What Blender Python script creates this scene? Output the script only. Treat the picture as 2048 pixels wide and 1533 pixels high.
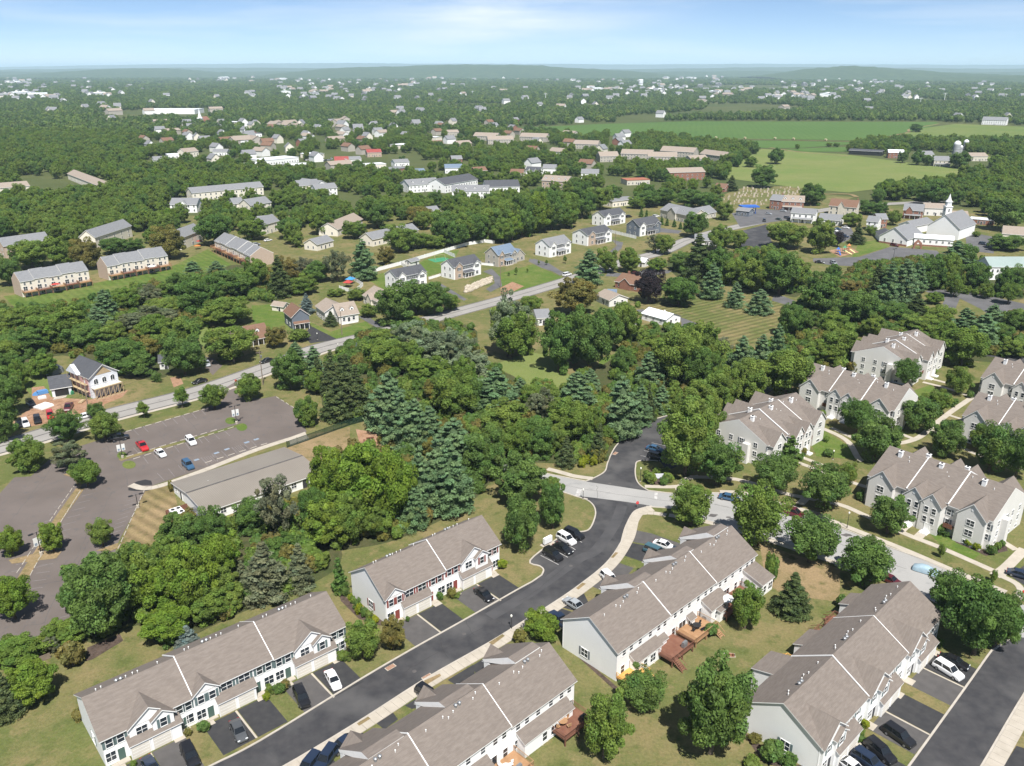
import bpy, bmesh, math, random
import numpy as np
from mathutils import Vector, Matrix

for o in list(bpy.data.objects): bpy.data.objects.remove(o, do_unlink=True)
SC = bpy.context.scene
COL = SC.collection
R = math.radians
random.seed(7); RNG = np.random.default_rng(7)

# ------------------------------------------------------------------ camera
CAMH = 92.0; FPX = 1660.0; CX, CY, HOR = 1024.0, 766.5, 138.0
PITCH = math.atan((CY - HOR) / FPX); SP, CP = math.sin(PITCH), math.cos(PITCH)
cam = bpy.data.cameras.new('camera'); cam.sensor_width = 36; cam.lens = 36 * FPX / 2048
cam.clip_start = 1; cam.clip_end = 120000
camo = bpy.data.objects.new('camera', cam); COL.objects.link(camo)
camo.location = (0, 0, CAMH); camo.rotation_euler = (math.pi / 2 - PITCH, 0, 0)
SC.camera = camo
SC.render.engine = 'CYCLES'
SC.cycles.use_denoising = True
SC.cycles.max_bounces = 6; SC.cycles.diffuse_bounces = 3; SC.cycles.glossy_bounces = 3
SC.cycles.transparent_max_bounces = 6; SC.cycles.volume_bounces = 1
SC.cycles.caustics_reflective = False; SC.cycles.caustics_refractive = False

# ------------------------------------------------------------------ sky + sun
SUN_EL = R(58); SUN_AZ = R(167)          # clockwise from +Y, behind the camera and a little right
w = bpy.data.worlds.new('World'); SC.world = w; w.use_nodes = True
nt = w.node_tree; nt.nodes.clear()
wo = nt.nodes.new('ShaderNodeOutputWorld'); bg = nt.nodes.new('ShaderNodeBackground')
sky = nt.nodes.new('ShaderNodeTexSky'); sky.sky_type = 'NISHITA'; sky.sun_disc = False
sky.sun_elevation = SUN_EL; sky.sun_rotation = SUN_AZ
sky.altitude = 100; sky.air_density = 0.45; sky.dust_density = 0.0; sky.ozone_density = 3.0
# thin high cloud laid over the sky by direction
tc = nt.nodes.new('ShaderNodeTexCoord'); mp = nt.nodes.new('ShaderNodeMapping')
mp.inputs['Scale'].default_value = (1.6, 1.6, 13.0); mp.inputs['Location'].default_value = (0.35, 0.2, 0.45)
nz = nt.nodes.new('ShaderNodeTexNoise'); nz.inputs['Scale'].default_value = 1.5; nz.inputs['Detail'].default_value = 7; nz.inputs['Roughness'].default_value = 0.55
nz.inputs['Distortion'].default_value = 0.25
cr = nt.nodes.new('ShaderNodeValToRGB'); cr.color_ramp.elements[0].position = 0.47; cr.color_ramp.elements[1].position = 0.78
cr.color_ramp.elements[0].color = (0, 0, 0, 1); cr.color_ramp.elements[1].color = (0.75, 0.75, 0.75, 1)
mx = nt.nodes.new('ShaderNodeMixRGB'); mx.inputs[2].default_value = (8.6, 9.1, 9.7, 1)
nt.links.new(tc.outputs['Generated'], mp.inputs[0]); nt.links.new(mp.outputs[0], nz.inputs['Vector']); nt.links.new(nz.outputs[0], cr.inputs[0])
# one long soft cloud bank ahead, low over the hills
m2 = nt.nodes.new('ShaderNodeMapping'); m2.vector_type = 'POINT'; m2.inputs['Location'].default_value = (.03, 0, -.060 * 13); m2.inputs['Scale'].default_value = (3.2, 0, 13)
gr = nt.nodes.new('ShaderNodeTexGradient'); gr.gradient_type = 'QUADRATIC_SPHERE'; nt.links.new(tc.outputs['Generated'], m2.inputs[0]); nt.links.new(m2.outputs[0], gr.inputs[0])
n2 = nt.nodes.new('ShaderNodeTexNoise'); n2.inputs['Scale'].default_value = 2.2; n2.inputs['Detail'].default_value = 8; n2.inputs['Roughness'].default_value = .6; nt.links.new(mp.outputs[0], n2.inputs['Vector'])
mu = nt.nodes.new('ShaderNodeMath'); mu.operation = 'MULTIPLY'; r2 = nt.nodes.new('ShaderNodeMapRange'); r2.inputs[1].default_value = .3; r2.inputs[2].default_value = .62; r2.inputs[4].default_value = 1.0; nt.links.new(n2.outputs[0], r2.inputs[0]); nt.links.new(r2.outputs[0], mu.inputs[0]); nt.links.new(gr.outputs['Fac'], mu.inputs[1])
ad = nt.nodes.new('ShaderNodeMath'); ad.operation = 'ADD'; ad.use_clamp = True; c3 = nt.nodes.new('ShaderNodeMath'); c3.operation = 'MULTIPLY'; c3.inputs[1].default_value = .8; nt.links.new(cr.outputs[0], c3.inputs[0]); nt.links.new(c3.outputs[0], ad.inputs[0]); nt.links.new(mu.outputs[0], ad.inputs[1])
nt.links.new(ad.outputs[0], mx.inputs[0]); nt.links.new(sky.outputs[0], mx.inputs[1]); nt.links.new(mx.outputs[0], bg.inputs[0])
bg.inputs[1].default_value = 0.075
nt.links.new(bg.outputs[0], wo.inputs[0])
sl = bpy.data.lights.new('sun', 'SUN'); sl.energy = 5.0; sl.angle = R(0.53); sl.color = (1.0, 0.97, 0.92)
so = bpy.data.objects.new('sun', sl); COL.objects.link(so)
sd = Vector((math.sin(SUN_AZ) * math.cos(SUN_EL), math.cos(SUN_AZ) * math.cos(SUN_EL), math.sin(SUN_EL)))
so.rotation_euler = (-sd).to_track_quat('-Z', 'Y').to_euler(); so.location = (0, 0, 300)
vs = SC.view_settings; vs.view_transform = 'Standard'; vs.look = 'None'; vs.exposure = 0.7; vs.gamma = 1; vs.use_curve_mapping = False

# ------------------------------------------------------------------ photo pixel -> place
def P(x, y, z=0.0):
    u = (x - CX) / FPX; v = (y - CY) / FPX
    t = (z - CAMH) / (-SP - v * CP)
    return Vector((u * t, (CP - v * SP) * t, z))
def hgt(X, Y, y):                      # height of a point above (X,Y) seen at image row y
    v = (y - CY) / FPX
    return CAMH + Y * (v * CP + SP) / (v * SP - CP)
def ppm(p, z=0):                        # pixels per metre at a place
    return FPX / (p[1] * CP - (z - CAMH) * SP)
def tile(x0, y0, x1, w): 
    s = (x1 - x0) / w
    return lambda x, y: (x0 + x * s, y0 + y * s, s)
Z1 = tile(0, 1150, 700, 2048); Z2 = tile(600, 980, 1200, 2048); Z3 = tile(550, 1200, 1250, 2048); Z4 = tile(1080, 1000, 1680, 2048)
Z5 = tile(1400, 1100, 2048, 2048); Z6 = tile(1380, 640, 2048, 2008); Z7 = tile(0, 680, 700, 2048); Z8 = tile(900, 780, 1500, 2048)
Y1 = tile(0, 380, 640, 2048); Y2 = tile(550, 400, 1150, 2048); Y3 = tile(1000, 380, 1600, 2048); Y4 = tile(1480, 330, 2048, 2048)
Y5 = tile(0, 120, 700, 2048); Y6 = tile(600, 180, 1300, 2048); Y7 = tile(1200, 180, 2048, 2048)
X1 = tile(500, 640, 1100, 2044); X2 = tile(1000, 560, 1500, 2044); X3 = tile(0, 560, 500, 2044); X4 = tile(0, 960, 700, 2044); X5 = tile(1450, 480, 2048, 2037)
F1_ = lambda x, y: (x, y, 1.0)
def g(T, p, z=0):
    a = T(*p); return P(a[0], a[1], z)

# ------------------------------------------------------------------ materials
MATS = {}
def K(c): return tuple(v * (.86 if max(c) < .6 else .97) for v in c) if c is not None else None
def _mat(name):
    m = bpy.data.materials.new(name); m.use_nodes = True; MATS[name] = m
    n = m.node_tree; b = n.nodes['Principled BSDF']
    return m, n, b
def mat(name, c, rough=0.8, c2=None, scale=1.0, spec=0.3, metal=0.0, bump=0.0, bscale=None, coords='pos', detail=4, lo=0.35, hi=0.65, c3=None, scale3=None, lo3=.5, hi3=.62, coat=0):
    m, n, b = _mat(name); c, c2, c3 = K(c), K(c2), K(c3)
    b.inputs['Roughness'].default_value = rough; b.inputs['Metallic'].default_value = metal
    b.inputs['Specular IOR Level'].default_value = spec; b.inputs['Coat Weight'].default_value = coat
    b.inputs['Base Color'].default_value = (*c, 1)
    if c2 is None and not bump: return m
    if coords == 'pos':
        ge = n.nodes.new('ShaderNodeNewGeometry'); src = ge.outputs['Position']
    else:
        t = n.nodes.new('ShaderNodeTexCoord'); src = t.outputs['Object']
    if c2 is not None:
        nz = n.nodes.new('ShaderNodeTexNoise'); nz.inputs['Scale'].default_value = scale; nz.inputs['Detail'].default_value = detail
        n.links.new(src, nz.inputs['Vector'])
        mr = n.nodes.new('ShaderNodeMapRange'); mr.inputs[1].default_value = lo; mr.inputs[2].default_value = hi
        n.links.new(nz.outputs[0], mr.inputs[0])
        mx = n.nodes.new('ShaderNodeMixRGB'); mx.inputs[1].default_value = (*c, 1); mx.inputs[2].default_value = (*c2, 1)
        n.links.new(mr.outputs[0], mx.inputs[0]); out = mx.outputs[0]
        if c3 is not None:
            n3 = n.nodes.new('ShaderNodeTexNoise'); n3.inputs['Scale'].default_value = scale3; n3.inputs['Detail'].default_value = 5
            n.links.new(src, n3.inputs['Vector'])
            m3 = n.nodes.new('ShaderNodeMapRange'); m3.inputs[1].default_value = lo3; m3.inputs[2].default_value = hi3
            n.links.new(n3.outputs[0], m3.inputs[0])
            x3 = n.nodes.new('ShaderNodeMixRGB'); x3.inputs[2].default_value = (*c3, 1)
            n.links.new(m3.outputs[0], x3.inputs[0]); n.links.new(out, x3.inputs[1]); out = x3.outputs[0]
        n.links.new(out, b.inputs['Base Color'])
    if bump:
        nb = n.nodes.new('ShaderNodeTexNoise'); nb.inputs['Scale'].default_value = bscale or scale * 6; nb.inputs['Detail'].default_value = 3
        n.links.new(src, nb.inputs['Vector'])
        bp = n.nodes.new('ShaderNodeBump'); bp.inputs['Strength'].default_value = bump; bp.inputs['Distance'].default_value = 0.1
        n.links.new(nb.outputs[0], bp.inputs['Height']); n.links.new(bp.outputs[0], b.inputs['Normal'])
    return m
def band_mat(name, c, c2, pitch, axis=2, rough=0.8, mixs=0.5, nscale=0.7, c3=None, bump=0.3, spec=.25, metal=0):
    # fine courses (clapboard, shingle courses, standing seams) along one object axis + mottling
    m, n, b = _mat(name); c, c2, c3 = K(c), K(c2), K(c3); b.inputs['Roughness'].default_value = rough; b.inputs['Specular IOR Level'].default_value = spec; b.inputs['Metallic'].default_value = metal
    t = n.nodes.new('ShaderNodeTexCoord'); s = n.nodes.new('ShaderNodeSeparateXYZ'); n.links.new(t.outputs['Object'], s.inputs[0])
    d = n.nodes.new('ShaderNodeMath'); d.operation = 'DIVIDE'; d.inputs[1].default_value = pitch; n.links.new(s.outputs[axis], d.inputs[0])
    fr = n.nodes.new('ShaderNodeMath'); fr.operation = 'FRACT'; n.links.new(d.outputs[0], fr.inputs[0])
    mr = n.nodes.new('ShaderNodeMapRange'); mr.inputs[1].default_value = 0.70; mr.inputs[2].default_value = 1.0; mr.inputs[4].default_value = mixs
    n.links.new(fr.outputs[0], mr.inputs[0])
    nz = n.nodes.new('ShaderNodeTexNoise'); nz.inputs['Scale'].default_value = nscale; nz.inputs['Detail'].default_value = 5; nz.inputs['Roughness'].default_value = .65
    mpg = n.nodes.new('ShaderNodeMapping'); mpg.inputs['Scale'].default_value = (1, 4.5, 1) if axis == 1 else (1, 1, 1); n.links.new(t.outputs['Object'], mpg.inputs[0]); n.links.new(mpg.outputs[0], nz.inputs['Vector'])
    m1 = n.nodes.new('ShaderNodeMixRGB'); m1.inputs[1].default_value = (*c, 1); m1.inputs[2].default_value = (*(c3 or c2), 1)
    mr2 = n.nodes.new('ShaderNodeMapRange'); mr2.inputs[1].default_value = 0.38; mr2.inputs[2].default_value = .68; n.links.new(nz.outputs[0], mr2.inputs[0])
    n.links.new(mr2.outputs[0], m1.inputs[0])
    m2 = n.nodes.new('ShaderNodeMixRGB'); m2.inputs[2].default_value = (*c2, 1)
    n.links.new(mr.outputs[0], m2.inputs[0]); n.links.new(m1.outputs[0], m2.inputs[1]); n.links.new(m2.outputs[0], b.inputs['Base Color'])
    if bump:
        bp = n.nodes.new('ShaderNodeBump'); bp.inputs['Strength'].default_value = bump; bp.inputs['Distance'].default_value = 0.03
        n.links.new(fr.outputs[0], bp.inputs['Height']); n.links.new(bp.outputs[0], b.inputs['Normal'])
    return m
def leaf_mat(name, c, c2, trans=0.45):
    m, n, b = _mat(name); b.inputs['Roughness'].default_value = 0.6; b.inputs['Specular IOR Level'].default_value = 0.25
    a = n.nodes.new('ShaderNodeAttribute'); a.attribute_name = 'tint'
    oi = n.nodes.new('ShaderNodeObjectInfo')
    mx = n.nodes.new('ShaderNodeMixRGB'); mx.inputs[1].default_value = (*c, 1); mx.inputs[2].default_value = (*c2, 1)
    n.links.new(oi.outputs['Random'], mx.inputs[0])
    mu = n.nodes.new('ShaderNodeMixRGB'); mu.blend_type = 'MULTIPLY'; mu.inputs[0].default_value = 1
    n.links.new(mx.outputs[0], mu.inputs[1]); n.links.new(a.outputs['Color'], mu.inputs[2])
    n.links.new(mu.outputs[0], b.inputs['Base Color'])
    tr = n.nodes.new('ShaderNodeBsdfTranslucent'); n.links.new(mu.outputs[0], tr.inputs[0])
    ms = n.nodes.new('ShaderNodeMixShader'); ms.inputs[0].default_value = trans
    o = n.nodes['Material Output']
    n.links.new(b.outputs[0], ms.inputs[1]); n.links.new(tr.outputs[0], ms.inputs[2]); n.links.new(ms.outputs[0], o.inputs[0])
    return m

# foliage
leaf_mat('leaf_dark', (.105, .190, .040), (.130, .208, .048)); leaf_mat('leaf_mid', (.148, .230, .040), (.185, .252, .050))
leaf_mat('leaf_yellow', (.152, .240, .028), (.185, .258, .036)); leaf_mat('leaf_olive', (.200, .192, .044), (.212, .182, .056))
leaf_mat('leaf_pine', (.165, .262, .112), (.198, .288, .138)); leaf_mat('leaf_spruce', (.096, .136, .044), (.120, .152, .058))
leaf_mat('leaf_blue', (.180, .235, .215), (.205, .255, .230)); leaf_mat('leaf_grey', (.168, .195, .098), (.198, .206, .120))
leaf_mat('leaf_purple', (.036, .028, .032), (.048, .035, .040)); leaf_mat('leaf_silver', (.190, .245, .128), (.222, .270, .152))
leaf_mat('leaf_far', (.082, .148, .038), (.150, .205, .055)); leaf_mat('leaf_bright', (.21, .27, .02), (.27, .29, .02))
mat('bark', (.09, .07, .05), .9, (.14, .11, .085), 3)
# ground
def ground_mat(name, green, tan, dark, s1=.045, s2=.35, mid=.5, spread=.12, dens=1.0):
    m, n, b = _mat(name); green, tan, dark = K(green), K(tan), K(dark); b.inputs['Roughness'].default_value = .95; b.inputs['Specular IOR Level'].default_value = .1
    ge = n.nodes.new('ShaderNodeNewGeometry')
    def noise(s, d, r=.6):
        z = n.nodes.new('ShaderNodeTexNoise'); z.inputs['Scale'].default_value = s; z.inputs['Detail'].default_value = d; z.inputs['Roughness'].default_value = r
        n.links.new(ge.outputs['Position'], z.inputs['Vector']); return z.outputs[0]
    def rng(x, a, c): 
        q = n.nodes.new('ShaderNodeMapRange'); q.inputs[1].default_value = a; q.inputs[2].default_value = c; n.links.new(x, q.inputs[0]); return q.outputs[0]
    def mix(f, a, c, f1=None):
        q = n.nodes.new('ShaderNodeMixRGB')
        if isinstance(f, float): q.inputs[0].default_value = f
        else: n.links.new(f, q.inputs[0])
        for i, v in ((1, a), (2, c)):
            if isinstance(v, tuple): q.inputs[i].default_value = (*v, 1)
            else: n.links.new(v, q.inputs[i])
        return q.outputs[0]
    o = mix(rng(noise(s1, 6, .7), mid - spread, mid + spread), green, tan)
    o = mix(rng(noise(s2, 4), .52, .70), o, dark)
    o = mix(rng(noise(s1 * 5, 6, .75), .52, .68), o, tan)
    q = n.nodes.new('ShaderNodeMixRGB'); q.blend_type = 'MULTIPLY'; q.inputs[0].default_value = .6
    n.links.new(o, q.inputs[1]); n.links.new(rng(noise(2.2, 6, .8), .2, .8), q.inputs[2]); 
    g2 = n.nodes.new('ShaderNodeMixRGB'); g2.blend_type = 'MULTIPLY'; g2.inputs[0].default_value = 1; g2.inputs[2].default_value = (1.42, 1.42, 1.42, 1)
    n.links.new(q.outputs[0], g2.inputs[1]); n.links.new(g2.outputs[0], b.inputs['Base Color'])
    bp = n.nodes.new('ShaderNodeBump'); bp.inputs['Strength'].default_value = .5; bp.inputs['Distance'].default_value = .08
    n.links.new(noise(6., 2), bp.inputs['Height']); n.links.new(bp.outputs[0], b.inputs['Normal'])
    return m
ground_mat('grass', (.115, .134, .042), (.222, .178, .086), (.092, .112, .034), mid=.525)
ground_mat('lawn_green', (.095, .150, .028), (.165, .180, .055), (.075, .120, .025), mid=.58)
ground_mat('dry_grass', (.190, .155, .070), (.29, .21, .118), (.135, .122, .05), mid=.48)
ground_mat('woods_floor', (.058, .078, .026), (.085, .082, .038), (.045, .06, .02), s1=.12, s2=.5)
ground_mat('far_ground', (.062, .088, .026), (.105, .115, .045), (.045, .068, .022), s1=.004, s2=.02)
ground_mat('soil', (.30, .17, .10), (.38, .24, .16), (.22, .13, .08), s1=.2, s2=.6)
ground_mat('mulch', (.075, .055, .045), (.11, .08, .065), (.05, .04, .03), s1=.5, s2=1.2)
ground_mat('soy_field', (.076, .142, .034), (.090, .155, .038), (.068, .130, .030), s1=.006, s2=.03)
ground_mat('pasture', (.138, .190, .050), (.190, .210, .072), (.118, .170, .044), s1=.012, s2=.06)
ground_mat('yellow_field', (.120, .175, .045), (.165, .195, .060), (.09, .145, .035), s1=.008, s2=.04)
def stripes(name, base, ang, period, amount=.28):
    m = MATS[base].copy(); m.name = name; MATS[name] = m; n = m.node_tree; b = n.nodes['Principled BSDF']
    src = b.inputs['Base Color'].links[0].from_socket
    ge = n.nodes.new('ShaderNodeNewGeometry'); mp = n.nodes.new('ShaderNodeMapping'); mp.inputs['Rotation'].default_value = (0, 0, ang)
    wv = n.nodes.new('ShaderNodeTexWave'); wv.inputs['Scale'].default_value = 1 / period / 3.18; wv.inputs['Distortion'].default_value = 1.6; wv.inputs['Detail'].default_value = 2; wv.inputs['Detail Scale'].default_value = .3
    n.links.new(ge.outputs['Position'], mp.inputs[0]); n.links.new(mp.outputs[0], wv.inputs[0])
    mx = n.nodes.new('ShaderNodeMixRGB'); mx.blend_type = 'MULTIPLY'; mx.inputs[0].default_value = 1
    mr = n.nodes.new('ShaderNodeMapRange'); mr.inputs[3].default_value = 1 - amount; mr.inputs[4].default_value = 1 + amount * .6
    n.links.new(wv.outputs[1], mr.inputs[0]); n.links.new(src, mx.inputs[1]); n.links.new(mr.outputs[0], mx.inputs[2]); n.links.new(mx.outputs[0], b.inputs['Base Color'])
stripes('mown_lawn', 'grass', R(55), 3.0); stripes('mown_green', 'lawn_green', R(-40), 3.2, .11); stripes('soy_rows', 'soy_field', R(12), 9.0, .05); stripes('mown_dry', 'dry_grass', R(-52), 2.6, .22)
# paving
mat('asphalt_new', (.040, .040, .044), .85, (.062, .060, .062), .5, bump=.2, bscale=8, c3=(.098, .095, .094), scale3=.11, lo3=.50, hi3=.70, detail=7)
mat('asphalt_old', (.132, .110, .098), .9, (.158, .132, .118), .12, bump=.15, bscale=6, c3=(.115, .105, .103), scale3=.5, lo3=.58, hi3=.75)
mat('asphalt_grey', (.105, .103, .106), .9, (.14, .137, .14), .15, bump=.15, bscale=6)
mat('drive_black', (.036, .036, .039), .85, (.05, .049, .05), .8, bump=.12, bscale=9)
mat('drive_grey', (.085, .080, .078), .9, (.105, .098, .095), .7, bump=.12, bscale=9)
mat('concrete_road', (.315, .31, .30), .9, (.365, .355, .34), .12, c3=(.25, .25, .245), scale3=.30, lo3=.58, hi3=.75)
mat('road_light', (.285, .270, .25), .9, (.325, .308, .285), .10, c3=(.225, .215, .20), scale3=.5, lo3=.6, hi3=.75)
mat('concrete', (.42, .375, .31), .9, (.48, .43, .36), .6, bump=.1, bscale=10)
mat('curb', (.42, .38, .325), .9, (.49, .445, .385), .8)
mat('asphalt_worn', (.060, .059, .062), .85, (.080, .078, .080), .3, bump=.15, bscale=8)
mat('tar', (.035, .033, .034), .7); mat('tar_worn', (.13, .12, .115), .85, (.085, .08, .078), .5); mat('paint_white', (.55, .54, .52), .8, (.35, .33, .32), 1.2)
mat('paint_faded', (.24, .22, .215), .8, (.17, .155, .15), 1.2); mat('paint_blue', (.20, .28, .38), .8, (.3, .33, .37), 1.)
mat('stone', (.36, .31, .24), .9, (.50, .44, .35), .9, bump=.4, bscale=3)
# building skins
band_mat('shingle', (.178, .150, .130), (.135, .114, .100), .17, 1, .9, .4, .8, (.232, .198, .172), .4)
band_mat('shingle_dark', (.075, .078, .088), (.050, .052, .060), .17, 1, .9, .45, .8, (.105, .108, .118), .5)
band_mat('shingle_grey', (.20, .205, .215), (.15, .152, .16), .17, 1, .9, .45, .8, (.26, .262, .27), .5)
band_mat('shingle_tan', (.30, .25, .205), (.23, .19, .155), .17, 1, .9, .45, .8, (.36, .30, .25), .5)
band_mat('shingle_brown', (.185, .105, .07), (.13, .075, .05), .17, 1, .9, .45, .8, (.23, .14, .095), .5)
band_mat('shingle_blue', (.14, .19, .26), (.10, .14, .2), .17, 1, .85, .45, .8, (.19, .24, .31), .5)
band_mat('metal_roof', (.255, .225, .190), (.16, .142, .12), .42, 0, .55, .7, .1, (.29, .26, .22), .4, .4, .1)
band_mat('metal_roof_green', (.30, .37, .35), (.22, .28, .265), .5, 0, .55, .7, .1, (.34, .41, .39), .4, .4, .1)
mat('metal_roof_white', (.78, .80, .82), .5, (.70, .73, .76), .3); mat('red_roof', (.33, .07, .06), .7, (.28, .06, .052), .6)
mat('orange_roof', (.40, .15, .085), .7, (.34, .13, .08), .6)
band_mat('siding_white', (.84, .835, .82), (.70, .70, .70), .18, 2, .7, .4, .15, (.80, .795, .78), .3)
band_mat('siding_cream', (.74, .69, .59), (.62, .575, .49), .18, 2, .7, .5, .15, (.70, .65, .555), .3)
band_mat('siding_grey', (.70, .685, .655), (.58, .567, .54), .18, 2, .7, .5, .15, (.66, .646, .617), .3)
band_mat('siding_slate', (.17, .195, .23), (.12, .14, .17), .18, 2, .7, .5, .15, (.15, .175, .21), .3)
band_mat('siding_beige', (.50, .46, .40), (.38, .35, .31), .18, 2, .7, .5, .15, (.46, .425, .37), .3)
band_mat('brick', (.27, .125, .085), (.20, .11, .08), .16, 2, .9, .5, 1.5, (.33, .17, .12), .3)
band_mat('brick_tan', (.48, .37, .29), (.40, .30, .235), .16, 2, .9, .5, 1.5, (.54, .43, .34), .3)
band_mat('stucco', (.56, .52, .44), (.50, .47, .40), .6, 2, .9, .2, .5, (.60, .56, .48), .1)
mat('trim', (.84, .835, .82), .6, (.78, .775, .76), .8); mat('garage_door', (.66, .62, .54), .7, (.60, .56, .49), .5)
mat('glass', (.030, .040, .050), .12, spec=.6); mat('glass_lit', (.20, .24, .28), .12, spec=.6)
mat('shutter_green', (.13, .18, .18), .7); mat('shutter_red', (.25, .075, .06), .7); mat('shutter_grey', (.18, .20, .215), .7); mat('shutter_black', (.03, .03, .035), .7)
mat('door_red', (.24, .055, .045), .6); mat('door_green', (.08, .13, .11), .6); mat('door_dark', (.05, .05, .055), .6)
mat('black_metal', (.022, .022, .024), .5, spec=.4); mat('grey_metal', (.30, .31, .32), .45, metal=.5); mat('white_plastic', (.80, .80, .79), .5)
mat('deck_brown', (.175, .075, .048), .8, (.22, .105, .068), 1.2, coords='obj'); mat('deck_tan', (.34, .19, .095), .8, (.40, .24, .13), 1.2, coords='obj')
mat('deck_new', (.58, .30, .075), .75, (.64, .36, .11), 1.2, coords='obj'); mat('lumber', (.42, .32, .19), .85, (.48, .37, .23), 1.5)
mat('pole_wood', (.19, .15, .115), .9, (.24, .19, .15), 2.); mat('wrap_white', (.68, .70, .74), .6, (.60, .62, .66), .4); mat('foil_pink', (.55, .34, .33), .6, (.48, .28, .27), .4)
mat('fabric_white', (.68, .68, .66), .9); mat('fabric_red', (.42, .06, .05), .9); mat('fabric_blue', (.06, .28, .58), .9); mat('cover_cloth', (.30, .42, .50), .85, (.36, .47, .54), 2.)
mat('play_blue', (.04, .14, .5), .5); mat('play_yellow', (.68, .62, .30), .5); mat('play_orange', (.55, .2, .06), .5); mat('play_green', (.06, .28, .14), .5)
mat('tyre', (.02, .02, .021), .8); mat('rim', (.35, .35, .36), .35, metal=.6); mat('car_glass', (.012, .015, .018), .08, spec=.7)
mat('lamp_glass', (.75, .74, .66), .3); mat('tail_red', (.35, .015, .015), .3); mat('head_white', (.75, .77, .78), .15); mat('sign_red', (.60, .03, .035), .5); mat('sign_green', (.02, .22, .10), .5)
mat('water_pool', (.03, .45, .55), .15); mat('steel_white', (.72, .73, .74), .5); mat('silo', (.42, .43, .44), .6, (.36, .37, .38), .5); mat('rust', (.26, .11, .06), .9, (.32, .15, .085), 1.)
mat('hay', (.48, .42, .26), .9); mat('tarp_blue', (.10, .25, .50), .7); mat('plastic_white', (.70, .70, .70), .6)
CARC = {'white': (.72, .72, .72), 'black': (.014, .014, .016), 'navy': (.018, .03, .06), 'blue': (.045, .11, .20), 'silver': (.36, .38, .40), 'grey': (.085, .09, .095), 'red': (.50, .02, .025), 'maroon': (.10, .012, .018), 'teal': (.06, .13, .16), 'green': (.04, .07, .05)}
for k, c in CARC.items(): mat('paint_' + 'car_' + k, c, .28, spec=.5, coat=.6)

# ------------------------------------------------------------------ mesh helpers
class MB:
    def __init__(s): s.v = []; s.f = []; s.m = []
    def add(s, vs, fs, mi=0):
        o = len(s.v); s.v += [tuple(v) for v in vs]
        for f in fs: s.f.append(tuple(i + o for i in f)); s.m.append(mi)
        return s
    def box(s, x0, x1, y0, y1, z0, z1, mi=0):
        return s.add([(x0, y0, z0), (x1, y0, z0), (x1, y1, z0), (x0, y1, z0), (x0, y0, z1), (x1, y0, z1), (x1, y1, z1), (x0, y1, z1)],
                     [(0, 3, 2, 1), (4, 5, 6, 7), (0, 1, 5, 4), (1, 2, 6, 5), (2, 3, 7, 6), (3, 0, 4, 7)], mi)
    def prism(s, pts, off, mi=0):          # polygon pts extruded by vector off
        n = len(pts); b = [tuple(p) for p in pts]; t = [(p[0] + off[0], p[1] + off[1], p[2] + off[2]) for p in pts]
        return s.add(b + t, [tuple(range(n))[::-1], tuple(range(n, 2 * n))] + [(i, (i + 1) % n, n + (i + 1) % n, n + i) for i in range(n)], mi)
    def bar(s, a, b, r, mi=0, n=4, r2=None):
        a = Vector(a); b = Vector(b); d = (b - a).normalized(); u = d.orthogonal().normalized(); q = d.cross(u); r2 = r if r2 is None else r2
        vs = []
        for c, rr in ((a, r), (b, r2)):
            for i in range(n):
                t = 2 * math.pi * (i + .5) / n; vs.append(c + (u * math.cos(t) + q * math.sin(t)) * rr)
        return s.add(vs, [tuple(range(n))[::-1], tuple(range(n, 2 * n))] + [(i, (i + 1) % n, n + (i + 1) % n, n + i) for i in range(n)], mi)
    def lathe(s, prof, n=12, c=(0, 0, 0), mi=0):
        vs = []; 
        for r, z in prof:
            for i in range(n): t = 2 * math.pi * i / n; vs.append((c[0] + r * math.cos(t), c[1] + r * math.sin(t), c[2] + z))
        fs = []
        for k in range(len(prof) - 1):
            for i in range(n): fs.append((k * n + i, k * n + (i + 1) % n, (k + 1) * n + (i + 1) % n, (k + 1) * n + i))
        fs.append(tuple(range(n))[::-1]); fs.append(tuple(range((len(prof) - 1) * n, len(prof) * n)))
        return s.add(vs, fs, mi)
    def mesh(s, name, mats):
        me = bpy.data.meshes.new(name); me.from_pydata(s.v, [], s.f)
        for m in (mats if isinstance(mats, (list, tuple)) else [mats]): me.materials.append(MATS[m])
        if any(s.m): me.polygons.foreach_set('material_index', s.m)
        me.update(); return me
    def build(s, name, mats, parent=None): return link(name, s.mesh(name, mats), parent)
def link(name, me, parent=None, loc=None, rz=0):
    o = bpy.data.objects.new(name, me); COL.objects.link(o)
    if parent is not None: o.parent = parent
    if loc is not None: o.location = loc
    if rz: o.rotation_euler = (0, 0, rz)
    return o
def tag(o, label=None, cat=None, group=None, kind=None):
    if label: o['label'] = label
    if cat: o['category'] = cat
    if group: o['group'] = group
    if kind: o['kind'] = kind
    return o
def thing(name, label, cat, loc=(0, 0, 0), rz=0, group=None):
    o = link(name, None, None, loc, rz); o.empty_display_size = .5
    return tag(o, label, cat, group)
def copy_tree(o, parent=None, label=None, group=None):
    c = o.copy(); COL.objects.link(c); c.parent = parent
    if label: c['label'] = label
    if group: c['group'] = group
    for ch in CHILD.get(o.name, list(o.children)): copy_tree(ch, c)
    return c
CHILD = {}
def remember(o):
    k = list(o.children); CHILD[o.name] = k
    for c in k: remember(c)
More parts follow.
